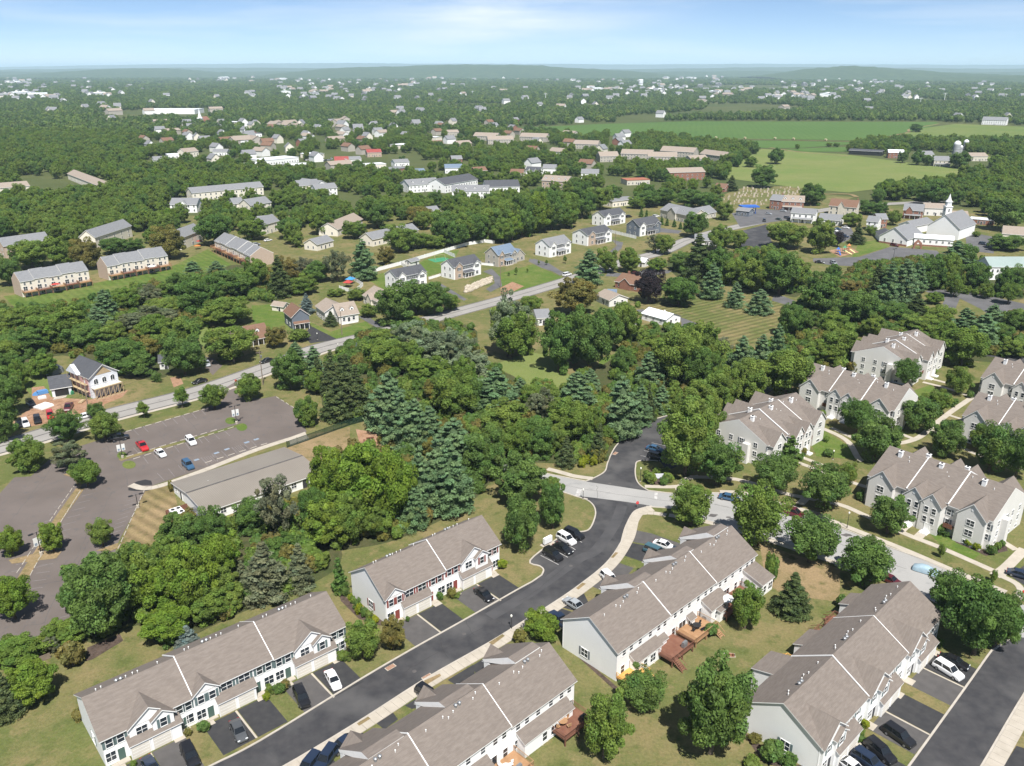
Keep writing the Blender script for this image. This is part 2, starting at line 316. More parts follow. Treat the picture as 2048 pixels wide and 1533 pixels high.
# triangulate concave ground outlines
from mathutils.geometry import tessellate_polygon
_SZ=[0]
def sheet(name, pts, z, material, parent=None, kind='structure', thick=0):
    _SZ[0] += 1; z += _SZ[0] * 2.1e-5
    vs = [(p[0], p[1], z) for p in pts]
    tris = tessellate_polygon([[Vector(v) for v in vs]])
    fs = []
    for t in tris:
        a, b, c = [Vector(vs[i]) for i in t]
        fs.append(tuple(t) if (b - a).cross(c - a).z > 0 else tuple(t)[::-1])
    me = bpy.data.meshes.new(name); me.from_pydata(vs, [], fs); me.materials.append(MATS[material]); me.update()
    o = link(name, me, parent)
    if kind and parent is None: o['kind'] = kind
    return o
def smooth(pts, k=6, closed=False):
    p = [Vector((q[0], q[1], 0)) for q in pts]; n = len(p); out = []
    for i in range(n if closed else n - 1):
        a, b, c, d = (p[(i - 1) % n], p[i], p[(i + 1) % n], p[(i + 2) % n]) if closed else (p[max(i - 1, 0)], p[i], p[i + 1], p[min(i + 2, n - 1)])
        for j in range(k):
            t = j / k; out.append(.5 * ((2 * b) + (c - a) * t + (2 * a - 5 * b + 4 * c - d) * t * t + (3 * b - a - 3 * c + d) * t ** 3))
    if not closed: out.append(p[-1])
    return out
def offset(line, d):                    # + = to the left of travel
    out = []
    for i, q in enumerate(line):
        a = line[max(i - 1, 0)]; b = line[min(i + 1, len(line) - 1)]; t = (b - a).normalized(); out.append(Vector((q.x - t.y * d, q.y + t.x * d, 0)))
    return out
def ribbon(name, line, d0, d1, z, material, parent=None, h=0.0, kind='structure'):
    _SZ[0] += 1; z += _SZ[0] * 2.1e-5
    A = offset(line, d0); B = offset(line, d1); mb = MB(); n = len(A)
    mb.v = [(p.x, p.y, z) for p in A] + [(p.x, p.y, z) for p in B]
    flip = d1 > d0
    for i in range(n - 1):
        f = (i, i + 1, n + i + 1, n + i); mb.f.append(f if flip else f[::-1]); mb.m.append(0)
    if h:
        mb.v += [(p.x, p.y, z - h) for p in A] + [(p.x, p.y, z - h) for p in B]
        for i in range(n - 1):
            for f in ((2 * n + i, 2 * n + i + 1, i + 1, i), (n + i, n + i + 1, 3 * n + i + 1, 3 * n + i)): mb.f.append(f); mb.m.append(0)
    o = mb.build(name, material, parent)
    if kind and parent is None: o['kind'] = kind
    return o
def in_poly(x, y, poly):
    c = False; j = len(poly) - 1
    for i in range(len(poly)):
        xi, yi = poly[i][0], poly[i][1]; xj, yj = poly[j][0], poly[j][1]
        if (yi > y) != (yj > y) and x < (xj - xi) * (y - yi) / (yj - yi) + xi: c = not c
        j = i
    return c
# ================================================================== GROUND, ROADS, LOTS
def gp(T, pts): return [g(T, p) for p in pts]
def mixpts(*segs):
    out = []
    for T, pts in segs: out += gp(T, pts)
    return out
gm = MB(); S_ = 60000
gm.add([(-S_, -2000, -.06), (S_, -2000, -.06), (S_, S_ * 1.4, -.06), (-S_, S_ * 1.4, -.06)], [(0, 1, 2, 3)])
tag(gm.build('ground', 'far_ground'), kind='structure')
sheet('lawn', [(-160, 20), (170, 20), (330, 330), (400, 560), (150, 640), (-60, 560), (-230, 560), (-330, 420), (-190, 240)], 0.0, 'grass')
# greener and drier patches of lawn
for i, (T, pts, m) in enumerate([
    (X2, [(820, 640), (960, 600), (900, 800), (800, 960), (760, 900)], 'lawn_green'),
    (X2, [(1130, 360), (1340, 420), (1180, 560), (1060, 500)], 'lawn_green'),
    (Y2, [(620, 540), (790, 480), (900, 470), (1150, 350), (1260, 340), (1180, 480), (1000, 540), (760, 620)], 'lawn_green'),
    (Y2, [(1480, 520), (1760, 440), (1980, 540), (1640, 640), (1540, 600)], 'lawn_green'),
    (Y1, [(1260, 830), (1340, 820), (1360, 1010), (1280, 1000)], 'yellow_field'),
    (Y1, [(1610, 740), (1800, 730), (1880, 800), (1900, 900), (1720, 900), (1620, 840)], 'lawn_green'),
    (Y2, [(230, 830), (380, 900), (620, 830), (670, 880), (430, 950), (250, 900)], 'lawn_green'),
    (Z7, [(110, 200), (300, 180), (420, 330), (300, 420), (160, 300)], 'yellow_field'),
    (Z7, [(1660, 640), (1790, 560), (2048, 510), (2048, 640), (1850, 760)], 'dry_grass'),
    (X4, [(860, 30), (1010, 40), (1060, 240), (960, 400), (720, 440), (680, 430)], 'mown_dry'),
    (Z6, [(700, 870), (1000, 880), (1000, 980), (760, 960)], 'dry_grass'),
    (Z4, [(1500, 300), (2048, 470), (2048, 700), (1640, 640), (1540, 560)], 'dry_grass'),
    (Z6, [(1420, 1260), (1560, 1260), (1760, 1400), (1700, 1440), (1500, 1350)], 'lawn_green'),
    (Z6, [(700, 680), (800, 660), (960, 760), (1000, 840), (760, 820)], 'lawn_green'),
    (Z6, [(1330, 430), (1450, 390), (1480, 420), (1380, 470)], 'lawn_green'),
    (Y4, [(860, 560), (1010, 540), (1080, 590), (880, 650), (800, 680)], 'lawn_green')]):
    sheet('grass_patch', gp(T, pts), .003 + .0004 * i, m)
sheet('mown_lawn', gp(X2, [(1100, 200), (1580, 110), (1850, 150), (2300, 160), (2500, 300), (2200, 430), (1880, 640), (1760, 640), (1700, 420), (1480, 300)]), .004, 'mown_lawn')
sheet('mown_lawn', gp(Y1, [(20, 680), (590, 600), (1080, 500), (1330, 380), (1480, 480), (1180, 600), (800, 700), (560, 760), (240, 800), (100, 760)]), .004, 'mown_green')
sheet('mown_lawn', gp(Y4, [(640, 740), (940, 720), (900, 830), (760, 880), (700, 800)]), .004, 'mown_lawn')
OPENLAWN = [gp(X2, [(-60, 700), (240, 590), (400, 620), (580, 790), (500, 920), (380, 900), (200, 850), (100, 780)]), gp(X2, [(810, 640), (970, 590), (920, 800), (820, 990), (750, 930)])]
sheet('clearing', OPENLAWN[0], .006, 'pasture')
# woods floor under the tree belts
UNDER = []
for T, pts in [
    (X1, [(540, 280), (900, 20), (1500, 40), (1560, 260), (1900, 420), (2100, 430), (2100, 900), (1750, 1000), (1500, 1250), (1050, 1480), (700, 1560), (420, 1560), (400, 1200), (560, 900), (900, 860), (860, 700), (520, 660)]),
    (X4, [(420, 560), (700, 430), (960, 420), (1000, 240), (1350, 260), (1800, 150), (2000, 440), (1800, 620), (1400, 780), (1000, 960), (860, 900), (800, 850), (520, 950), (440, 800)]),
    (X2, [(0, 940), (480, 880), (800, 720), (960, 600), (1100, 420), (1500, 400), (1840, 600), (1960, 560), (2048, 1000), (1700, 1100), (1300, 1120), (1000, 1300), (860, 1480), (400, 1500), (0, 1400)]),
    (Y1, [(0, 760), (500, 740), (1000, 590), (1500, 480), (2000, 560), (1760, 720), (1600, 720), (1360, 820), (1060, 1200), (700, 1130), (400, 1060), (0, 1100)]),
    (X5, [(420, 480), (960, 160), (1700, 130), (2048, 180), (2048, 380), (1900, 400), (1350, 340), (1050, 470), (1500, 600), (2048, 500), (2048, 800), (1500, 800), (1050, 630), (870, 660), (880, 900), (560, 850), (60, 900), (30, 800), (400, 700)]),
    (Y3, [(1150, 480), (1460, 420), (1900, 430), (2048, 500), (2048, 720), (1850, 700), (1550, 660), (1250, 620)])]:
    UNDER.append(gp(T, pts)); sheet('woods_floor', smooth(UNDER[-1], 4, True), .0015 + .0001 * len(pts), 'woods_floor')

# ---- main road (light, with dark joints)
R0c = smooth(mixpts((Z7, [(-160, 668), (0, 625), (150, 585), (650, 435), (1170, 300), (1640, 135)]), (Y2, [(310, 1010), (700, 915)]), (F1_, [(900, 628)]), (Y3, [(130, 718), (520, 600), (830, 495), (1100, 425), (1290, 340), (1540, 270), (1800, 215)]), (F1_, [(1600, 428), (1720, 412), (1900, 402)])), 6)
ribbon('main_road', R0c, -5.0, 5.0, .012, 'road_light')
for d, wd, m in ((0, .45, 'tar_worn'), (4.6, .6, 'tar_worn'), (-4.6, .6, 'tar_worn')):
    ribbon('road_joint', R0c, d - wd / 2, d + wd / 2, .018, m)
ribbon('road_shoulder', R0c[:40], -6.4, -5.05, .03, 'concrete')

# ---- townhouse court road (dark) and its junctions
r1top = mixpts((F1_, [(330, 1585), (420, 1535)]), (Z1, [(1525, 975)]), (Z2, [(430, 1290), (790, 1080), (960, 985), (1200, 850), (1480, 690), (1590, 630)]))
r1bay = mixpts((Z2, [(1655, 585), (1668, 548), (1640, 520), (1575, 485), (1740, 352), (1840, 295), (1940, 288), (1985, 265), (2015, 200), (2022, 150), (2005, 105), (1960, 68), (1880, 42)]))
r1bot = mixpts((F1_, [(430, 1600), (562, 1535)]), (Z3, [(485, 712), (880, 460), (1250, 250), (1460, 120)]), (Z4, [(0, 760), (240, 600), (450, 430), (560, 270), (590, 180), (600, 140), (640, 80), (700, 55), (760, 42)]))
top_l = smooth(r1top, 4) + smooth(r1bay, 4); bot_l = smooth(r1bot, 5)
def kerbed(name, line, side, material='curb', h=.13, wd=.3):      # side +1: kerb lies to the left of travel
    return ribbon(name, line, 0, side * wd, h, material, h=h + .05)
sheet('court_road', [*bot_l, g(Z8, (1300, 780)), g(Z8, (1200, 765)), g(Z8, (960, 735)), *top_l[::-1]], .014, 'asphalt_new')
kerbed('kerb', top_l, 1); kerbed('kerb', bot_l, -1)
ribbon('road_patch', smooth(mixpts((Z8, [(1180, 790), (1130, 920), (1000, 1100)]), (Z2, [(1900, 480), (1600, 690), (1300, 870)])), 6), -1.4, 1.0, .017, 'asphalt_worn')

# ---- concrete street
r2top = smooth(mixpts((Z8, [(300, 470), (480, 530), (650, 573), (800, 603), (930, 627)]), (Z8, [(1150, 660), (1350, 690), (1550, 712)]), (Z6, [(100, 1043), (290, 1055), (560, 1128), (870, 1240), (1200, 1370), (1500, 1482)]), (Z5, [(1660, 185), (1900, 290), (2048, 350), (2300, 450)])), 5)
r2bot = smooth(mixpts((Z8, [(250, 540), (500, 620), (780, 700), (940, 745), (1340, 795), (1530, 815)]), (Z4, [(1170, 150), (1600, 270), (1960, 400)]), (Z5, [(1130, 170), (1420, 300), (1700, 430), (1990, 560), (2300, 690)])), 5)
sheet('street', [*r2bot, *r2top[::-1]], .010, 'concrete_road')
i0 = min(range(len(r2top)), key=lambda i: (r2top[i] - g(Z8, (930, 627))).length); i1 = min(range(len(r2top)), key=lambda i: (r2top[i] - g(Z8, (1350, 690))).length)
kerbed('kerb', r2top[:i0 + 1], 1); kerbed('kerb', r2top[i1:-8], 1)
j0 = min(range(len(r2bot)), key=lambda i: (r2bot[i] - g(Z8, (940, 745))).length); j1 = min(range(len(r2bot)), key=lambda i: (r2bot[i] - g(Z8, (1340, 795))).length); j2 = min(range(len(r2bot)), key=lambda i: (r2bot[i] - g(Z5, (1700, 430))).length)
kerbed('kerb', r2bot[:j0 + 1], -1); kerbed('kerb', r2bot[j1:j2], -1)
for T, pts in [(Z8, [(870, 680), (900, 680), (885, 725), (855, 722)]), (Z8, [(1397, 702), (1417, 702), (1414, 748), (1394, 746)])]:
    sheet('stop_line', gp(T, pts), .022, 'paint_white')

# ---- apartment drive (dark)
r4l = smooth(mixpts((Z8, [(930, 627), (985, 605), (1060, 560), (1080, 500), (1110, 430), (1150, 370), (1250, 270), (1460, 185)]), (Z6, [(300, 480), (600, 300)])), 5)
r4r = smooth(mixpts((Z8, [(1350, 690), (1290, 650), (1264, 600), (1262, 530), (1285, 486), (1420, 485), (1560, 520)]), (Z6, [(330, 540), (640, 330)])), 5)
sheet('apartment_drive', [*r4l, *r4r[::-1]], .016, 'asphalt_new')
kerbed('kerb', r4l[:-6], 1); kerbed('kerb', r4r[:26], -1)
for a, b in [((1300, 450), (1420, 470)), ((1325, 415), (1430, 440)), ((1350, 388), (1450, 410)), ((1375, 362), (1470, 382))]:
    l = gp(Z8, [a, b]); ribbon('stall_line', l, -.06, .06, .022, 'paint_white')
# second parking street far right (behind the apartments)
sheet('apartment_lot', gp(X5, [(1470, 750), (1830, 800), (2150, 900), (2150, 830), (1700, 720), (1500, 690)]), .012, 'asphalt_new')

# ---- court road on the far right with drives
r3l = smooth(mixpts((Z5, [(2100, 560), (1985, 560), (1870, 630), (1835, 660), (1680, 880), (1330, 1368), (1200, 1540)])), 5)
r3r = smooth(mixpts((Z5, [(2300, 640), (2200, 700), (2048, 900), (1770, 1368), (1650, 1540)])), 5)
sheet('court_road', [*r3l, *r3r[::-1]], .0165, 'asphalt_new')
kerbed('kerb', r3l[4:], -1); kerbed('kerb', r3r[4:], 1)

def slabs(name, line, d0, d1, n_every, z=.13, label=None):        # a walk laid slab by slab
    root = link(name, None); root['kind'] = 'structure'
    L = [0]
    for i in range(1, len(line)): L.append(L[-1] + (line[i] - line[i - 1]).length)
    def at(s):
        s = min(max(s, 0), L[-1] - 1e-4)
        i = max(j for j in range(len(L)) if L[j] <= s); i = min(i, len(line) - 2); t = (s - L[i]) / max(L[i + 1] - L[i], 1e-6)
        return line[i].lerp(line[i + 1], t), (line[i + 1] - line[i]).normalized()
    s = 0
    while s < L[-1] - n_every * .5:
        pts = []
        for q in (s + .02, s + n_every - .02):
            c, t = at(q); nn = Vector((-t.y, t.x, 0)); pts.append((c + nn * d0, c + nn * d1))
        a, b = pts[0]; c2, d2 = pts[1]; zz = z + random.uniform(-.006, .006)
        quad = [a, c2, d2, b]
        if (Vector(quad[1]) - Vector(quad[0])).cross(Vector(quad[2]) - Vector(quad[1])).z < 0: quad = quad[::-1]
        mb = MB().prism([(q.x, q.y, zz - .12) for q in quad], (0, 0, .12)); mb.build('slab', 'concrete', root)
        s += n_every
    return root
slabs('sidewalk', bot_l[4:], -.32, -2.35, 1.5)
slabs('sidewalk', r3r[8:], .32, 2.4, 1.5)
# islands of grass let into the sidewalk
for T, pts in [(Z3, [(480, 728), (545, 688), (560, 700), (492, 742)]), (Z3, [(872, 478), (965, 436), (972, 450), (885, 503)]), (Z4, [(482, 398), (515, 362), (535, 366), (500, 402)]), (Z4, [(245, 607), (290, 570), (314, 578), (262, 618)])]:
    sheet('grass_strip', gp(T, pts), .16, 'dry_grass')
sheet('grass_strip', gp(Z3, [(1250, 255), (1330, 205), (1345, 215), (1275, 268)]), .16, 'dry_grass')
# walk that curls round the corner to the street
wk = smooth(mixpts((Z4, [(570, 300), (600, 190), (640, 120), (700, 92), (780, 92), (880, 110)])), 5)
slabs('sidewalk', wk, -.7, .7, 1.4, z=.06)
def walk(T, pts, w=.75, z=.06, name='footpath', k=4):
    return ribbon(name, smooth(gp(T, pts), k), -w, w, z, 'concrete', h=.06)
walk(Z4, [(880, 105), (1130, 150), (1300, 200), (1600, 290), (2048, 440)], .7)
walk(Z5, [(860, 90), (1100, 190)], .7)
walk(Z8, [(665, 540), (760, 565), (850, 590), (975, 607)], .8)
walk(Z8, [(1330, 660), (1560, 660), (1600, 615), (1700, 590)], .7); walk(Z8, [(1560, 660), (1570, 705)], .9)
walk(Z6, [(180, 1035), (330, 1045), (530, 1105), (700, 1150), (840, 1205), (1100, 1308), (1300, 1388), (1620, 1525), (1900, 1640)], .8)
walk(Z6, [(0, 945), (280, 960), (560, 1042), (690, 1070), (900, 1112), (1060, 1180), (1300, 1290), (1500, 1368), (1820, 1508)], .75)
walk(Z6, [(660, 1110), (700, 1070)], .9)
walk(Z6, [(650, 860), (720, 885), (900, 955), (1060, 1005)], .7); walk(Z6, [(680, 830), (860, 900)], .7)
walk(Z6, [(800, 655), (900, 700), (960, 745), (1010, 830), (1040, 850)], .8); walk(Z6, [(850, 650), (1000, 720)], .7)
walk(Z6, [(1230, 745), (1300, 735), (1380, 705), (1460, 640), (1560, 560), (1640, 505), (1720, 450)], .8)
walk(Z6, [(1250, 680), (1340, 715)], .7); walk(Z6, [(1400, 375), (1500, 400), (1600, 430), (1700, 470)], .7); walk(Z6, [(1430, 350), (1560, 385)], .7)
walk(Z6, [(1560, 575), (1640, 600)], .6); walk(Z6, [(1440, 660), (1700, 800), (2010, 900)], .7)
walk(Z6, [(1330, 1205), (1265, 1270)], .9); walk(Z6, [(1440, 1240), (1370, 1310)], .9)
walk(Z6, [(2010, 1380), (1900, 1490), (1830, 1540)], 1.0); walk(Z6, [(1880, 1335), (1960, 1385)], .8)
walk(Z5, [(1900, 165), (2000, 215), (2030, 270), (1990, 320)], .7); walk(Z5, [(2048, 0), (1950, 100), (1900, 155)], .9)
sheet('apartment_lot', gp(Z5, [(1960, 165), (2100, 60), (2250, 130), (2100, 260)]), .013, 'asphalt_new')

# ---- drives
FRONT = {}
def row_frame(q):
    x, y, a, L, D = q[:5]; a = R(a); t = Vector((math.cos(a), math.sin(a), 0)); n = Vector((math.sin(a), -math.cos(a), 0)); return Vector((x, y, 0)), t, n
Q = {'T1': (-60.98, 94.6, 41.0, 38.48, 11.84, 4.9, 8.3), 'T2': (-26.0, 126.51, 41.9, 26.61, 11.11, 5.27, 8.95), 'T3': (-23.58, 77.15, 44.2, 40.56, 11.3, 5.6, 9.1),
     'T4': (12.63, 111.9, 43.8, 41.14, 11.69, 5.64, 9.14), 'T5': (38.29, 93.2, 43.6, 42.26, 11.89, 5.0, 8.6),
     'B1': (56.38, 189.81, 42.39, 27.36, 16.71, 6.2, 10.3), 'B3': (116.13, 246.75, 44.22, 26.68, 17.2, 6.9, 10.6), 'B4': (86.27, 172.18, -50.24, 26.72, 16.54, 6.88, 11.4),
     'C': (-72.28, 164.33, 41.98, 27.98, 18.12, 2.5, 3.5), 'G1': (-213.98, 350.23, 48.93, 28.82, 9.2, 6.77, 10.1), 'G2': (-190.97, 380.8, 51.11, 30.2, 9.5, 6.57, 10.22), 'G3': (-155.58, 448.79, -51.89, 50, 12.02, 5.45, 9.12),
     'F1': (-53.97, 361.87, 43.06, 16.4, 8.9, 6, 8.6), 'F2': (-30.16, 381.83, 46.28, 17.09, 8.92, 6, 8.78), 'F3': (-10.2, 408.4, 47.58, 13.48, 8.83, 6, 9.3), 'F4': (15.86, 430.91, 46.7, 17.09, 9.78, 6, 8.96),
     'F5': (37.86, 461.71, 44.02, 20.63, 11.22, 6, 8.54), 'F6': (70.96, 488.78, 42.56, 19.92, 9.39, 6, 9.42), 'F7': (53.87, 522.1, 44.07, 20.55, 9.85, 6, 8.94), 'WB': (54.19, 316.35, -50.35, 12.15, 8.66, 2.5, 4.1)}
def ridge_q(px, ang, L, D, e, r):
    p = P(px[0], px[1], r); return (p.x, p.y, ang, L, D, e, r)
Q['B5'] = ridge_q(Z6(1735, 435), -50, 27, 15.5, 6.8, 11.2); Q['B6'] = ridge_q(Z6(1835, 225), -50, 27, 15.5, 6.8, 11.2); Q['B2'] = ridge_q(Z6(745, 262), -47.5, 28, 14.5, 6.4, 10.8)
def drives(row, npair, specs, y0, y1):
    c, t, n = row_frame(Q[row]); o = c + n * Q[row][4] / 2; W = Q[row][3] / npair
    for k in range(npair):
        for (x0, x1, m) in specs[k]:
            pts = [o + t * (k * W + x) - n * y for x, y in ((x0, y0), (x0, y1), (x1, y1), (x1, y0))]
            sheet('driveway', pts, .02, m)
        xm = specs[k][0][1] + .15
        pts = [o + t * (k * W + x) - n * y for x, y in ((xm - .15, y0), (xm - .15, y1), (xm + .15, y1), (xm + .15, y0))]
        sheet('driveway_strip', pts, .03, 'concrete')
        for xs in (specs[k][0][0] + .9, specs[k][1][1] - .7):        # stoop walk
            pts = [o + t * (k * W + x) - n * y for x, y in ((xs - .8, -.1), (xs - .8, -1.9), (xs + .8, -1.9), (xs + .8, -.1))]
            sheet('stoop_walk', pts, .05, 'concrete')
bk, gy = 'drive_black', 'drive_grey'
drives('T1', 3, [[(.5, 5.4, bk), (5.8, 10.5, gy)], [(.5, 5.4, bk), (5.8, 10.5, bk)], [(.5, 5.4, gy), (5.8, 11.0, bk)]], -1.4, -8.7)
drives('T2', 2, [[(.3, 5.6, gy), (6.0, 11.0, bk)], [(.6, 6.2, gy), (6.6, 11.6, bk)]], -1.4, -8.4)
drives('T5', 3, [[(-.3, 4.8, bk), (5.1, 10.6, bk)], [(-.5, 4.8, gy), (5.2, 10.8, bk)], [(-.6, 5.0, gy), (5.4, 11.2, bk)]], -1.2, -8.0)
# T3/T4 drives run from the far (upper left) front to the walk
for T, pts, m in [(Z4, [(640, 205), (760, 230), (960, 300), (900, 420), (860, 330), (620, 285)], gy), (Z4, [(615, 292), (850, 340), (860, 420), (720, 430), (570, 380)], bk), (Z4, [(535, 430), (640, 465), (560, 560), (470, 640), (350, 590), (440, 490)], gy),
                  (Z4, [(200, 690), (300, 640), (330, 700), (240, 760), (150, 735)], bk), (Z4, [(80, 780), (140, 740), (230, 770), (170, 860), (90, 830)], bk),
                  (Z3, [(1150, 390), (1240, 330), (1300, 380), (1180, 440)], bk), (Z3, [(1010, 470), (1160, 380), (1170, 440), (1060, 500)], bk), (Z3, [(760, 620), (860, 560), (960, 600), (800, 640)], bk), (Z3, [(590, 720), (690, 660), (720, 700), (640, 760)], bk),
                  (Z3, [(330, 870), (500, 770), (560, 810), (420, 880)], bk), (Z3, [(150, 960), (300, 880), (360, 960), (200, 1050)], bk), (Z5, [(1920, 1368), (2000, 1240), (2200, 1300), (2100, 1500)], bk)]:
    sheet('driveway', gp(T, pts), .021, m)
# stall lines of the small bay
for a, b in [((1642, 448), (1765, 512)), ((1715, 400), (1828, 462)), ((1780, 345), (1880, 410)), ((1840, 310), (1925, 360))]:
    ribbon('stall_line', gp(Z2, [a, b]), -.07, .07, .022, 'paint_white')

# ---- church parking lot
lot = mixpts((Z7, [(-100, 960), (0, 897), (85, 805), (180, 800), (300, 690), (470, 622), (800, 517), (1170, 412), (1290, 365), (1330, 320), (1290, 300), (1395, 235), (1372, 285), (1400, 335), (1530, 345), (1612, 330), (1742, 415), (1795, 540), (1500, 636), (1180, 757), (890, 855), (850, 885), (690, 1190), (672, 1250), (560, 1340)]), (X4, [(440, 600), (420, 760), (470, 835), (240, 935), (0, 1005), (-120, 1030)]))
lo = sheet('parking_lot', lot, .016, 'asphalt_old')
def lotline(T, a, b, w=.07, m='paint_faded', z=.022, nm='stall_line'):
    l = gp(T, [a, b]); A = offset(l, -w); B = offset(l, w)
    MB().add([(p.x, p.y, z) for p in (A[0], A[1], B[1], B[0])], [(0, 1, 2, 3)]).build(nm, m, lo)
for i in range(9):
    t = i / 8; x = 300 + (1310 - 300) * t
for a, b in [((780, 525), (812, 558)), ((838, 508), (868, 540)), ((1008, 458), (1040, 492)), ((1065, 442), (1097, 478)), ((1122, 428), (1150, 460)), ((1178, 412), (1205, 440)), ((945, 476), (975, 508)),
             ((1150, 560), (1185, 605)), ((1190, 565), (1225, 600)), ((1252, 550), (1285, 582)), ((1310, 530), (1345, 562)), ((1075, 590), (1110, 640)), ((1020, 620), (1050, 660)), ((895, 665), (930, 705)), ((838, 685), (868, 725)), ((780, 632), (815, 668)),
             ((920, 780), (960, 822)), ((985, 755), (1022, 800)), ((1042, 735), (1080, 775)), ((1175, 690), (1215, 735)), ((1240, 668), (1275, 712)), ((1295, 650), (1335, 690)), ((1355, 630), (1390, 668)), ((1415, 612), (1450, 645)), ((1470, 590), (1505, 628))]:
    lotline(Z7, a, b)
for k in range(7): lotline(Z7, (1180 + k * 12, 690 - k * 3), (1215 + k * 12, 728 - k * 4), .05)
for k in range(7): lotline(Z7, (1360 + k * 11, 628 - k * 3), (1400 + k * 11, 668 - k * 4), .05)
for a in ((1150, 702), (1267, 662), (1328, 640), (1444, 600), (1500, 582)): lotline(Z7, (a[0] - 14, a[1] + 5), (a[0] + 14, a[1] - 4), .45, 'paint_blue')
for k in range(11):      # left lots, stall lines both sides of the long strip
    y = 915 + k * 42; x = 460 - k * 28
    lotline(Z7, (x + 20, y), (x + 95, y - 18)); lotline(Z7, (x - 40, y + 6), (x - 115, y + 24))
    lotline(Z7, (820 - k * 13 - 20, 925 + k * 27), (740 - k * 13, 945 + k * 27))
for k in range(5): lotline(X4, (230 - k * 20, 500 + k * 46), (310 - k * 20, 490 + k * 46)); lotline(X4, (450 - k * 8, 590 + k * 50), (380 - k * 8, 605 + k * 50))
# crack sealant in the lot
for pts in [[(1100, 460), (1160, 530), (1290, 510), (1330, 500)], [(925, 520), (940, 560), (965, 580)], [(1360, 440), (1480, 550), (1500, 580)], [(980, 670), (1080, 775)], [(625, 620), (645, 680)], [(730, 760), (745, 850)], [(735, 850), (660, 890), (480, 905)], [(660, 890), (600, 1000), (570, 1060)], [(790, 985), (600, 1010), (440, 1050)], [(300, 740), (230, 850), (110, 1000), (60, 1060)], [(270, 850), (200, 900), (60, 960)], [(520, 1120), (470, 1230), (430, 1320)], [(370, 1110), (440, 1150), (540, 1090)], [(1640, 440), (1650, 470)], [(1540, 440), (1640, 430), (1720, 450)]]:
    l = smooth(gp(Z7, pts), 5); l = [q + Vector((random.uniform(-.25, .25), random.uniform(-.25, .25), 0)) for q in l]
    ribbon('crack_seal', l, -.05, .05, .0195, 'tar_worn', parent=lo)
for pts in [[(520, 350), (440, 520), (330, 680), (270, 800)], [(150, 850), (120, 900)], [(440, 580), (300, 600), (200, 620)], [(270, 800), (250, 840), (150, 850)]]:
    l = smooth(gp(X4, pts), 5); ribbon('crack_seal', l, -.055, .055, .0195, 'tar_worn', parent=lo)
# grass strips inside the lot
isl = smooth(gp(Z7, [(700, 705), (900, 645), (1150, 575), (1400, 500)]), 4)
ribbon('lot_island', isl, -.75, .75, .05, 'grass', h=.05)
for T, c, rx, ry in [(Z7, (715, 678), 30, 22), (Z7, (755, 732), 40, 24), (Z7, (1350, 475), 32, 20), (Z7, (1415, 512), 32, 22)]:
    a = [g(T, (c[0] + rx * math.cos(t), c[1] + ry * math.sin(t))) for t in np.linspace(0, 2 * math.pi, 17)[:-1]]
    sheet('lot_island', a[::-1], .055, 'lawn_green')
isl2 = smooth(gp(Z7, [(470, 870), (420, 940), (330, 1070), (250, 1210), (160, 1350), (80, 1480)]), 4)
ribbon('lot_island', isl2, -1.0, 1.0, .05, 'dry_grass', h=.05)
sheet('lot_island', gp(Z7, [(50, 1290), (250, 1240), (360, 1240), (330, 1280), (70, 1312)])[::-1], .056, 'dry_grass')
sheet('lot_island', gp(Z7, [(370, 790), (440, 770), (480, 840), (470, 880), (430, 810)])[::-1], .056, 'dry_grass')
sheet('lot_island', gp(Z7, [(560, 1235), (690, 1190), (700, 1215), (640, 1240)])[::-1], .056, 'dry_grass')
hw = slabs('sidewalk', smooth(gp(Z7, [(765, 850), (890, 868), (1180, 770), (1500, 645), (1780, 555)]), 5), -.9, .9, 1.5, z=.1)
sheet('walk_pad', gp(Z7, [(1690, 575), (1785, 540), (1810, 585), (1700, 625)]), .11, 'concrete')
sheet('dark_patch', [*gp(Z7, [(768, 848), (800, 830), (850, 818), (885, 825), (892, 850), (830, 852)])], .019, 'tar', parent=lo); sheet('dark_patch', gp(Z7, [(750, 870), (770, 858), (890, 875), (860, 885), (790, 886), (752, 882)]), .019, 'tar', parent=lo)

# ---- other paving
def pav(name, T, pts, m, z=.012): return sheet(name, gp(T, pts), z, m)
pav('church_lot', Y4, [(860, 665), (1090, 590), (1420, 620), (1450, 650), (1250, 720), (960, 720), (540, 700), (530, 675)], 'asphalt_grey')
pav('town_lot', Y4, [(0, 480), (190, 430), (230, 560), (190, 610), (0, 590)], 'asphalt_new'); pav('town_lot', Y4, [(650, 470), (800, 450), (830, 520), (740, 560), (650, 540)], 'asphalt_grey')
pav('service_yard', Y4, [(-60, 350), (100, 320), (470, 330), (480, 380), (180, 420), (0, 450)], 'asphalt_grey', .014); pav('side_street', Y4, [(1620, 480), (1830, 520), (1830, 640), (1640, 620)], 'asphalt_grey')
pav('office_lot', X5, [(1360, 350), (1470, 340), (1700, 360), (2100, 450), (2100, 600), (1900, 580), (1740, 470), (1600, 400), (1540, 540), (1440, 520), (1500, 400)], 'asphalt_grey')
pav('lane', X5, [(330, 380), (400, 385), (560, 450), (540, 480), (320, 415)], 'asphalt_grey'); pav('lane', X5, [(600, 125), (720, 140), (1000, 170), (990, 190), (700, 170), (600, 150)], 'asphalt_grey', .015)
for pts in [[(1130, 570), (1310, 680), (1290, 690), (1110, 590)], [(1480, 470), (1540, 530), (1550, 590), (1470, 630), (1440, 610), (1500, 570), (1490, 520), (1420, 490)], [(1740, 400), (1850, 450), (1990, 500), (1960, 510), (1820, 465), (1730, 420)]]: pav('driveway', Y2, pts, 'asphalt_grey')
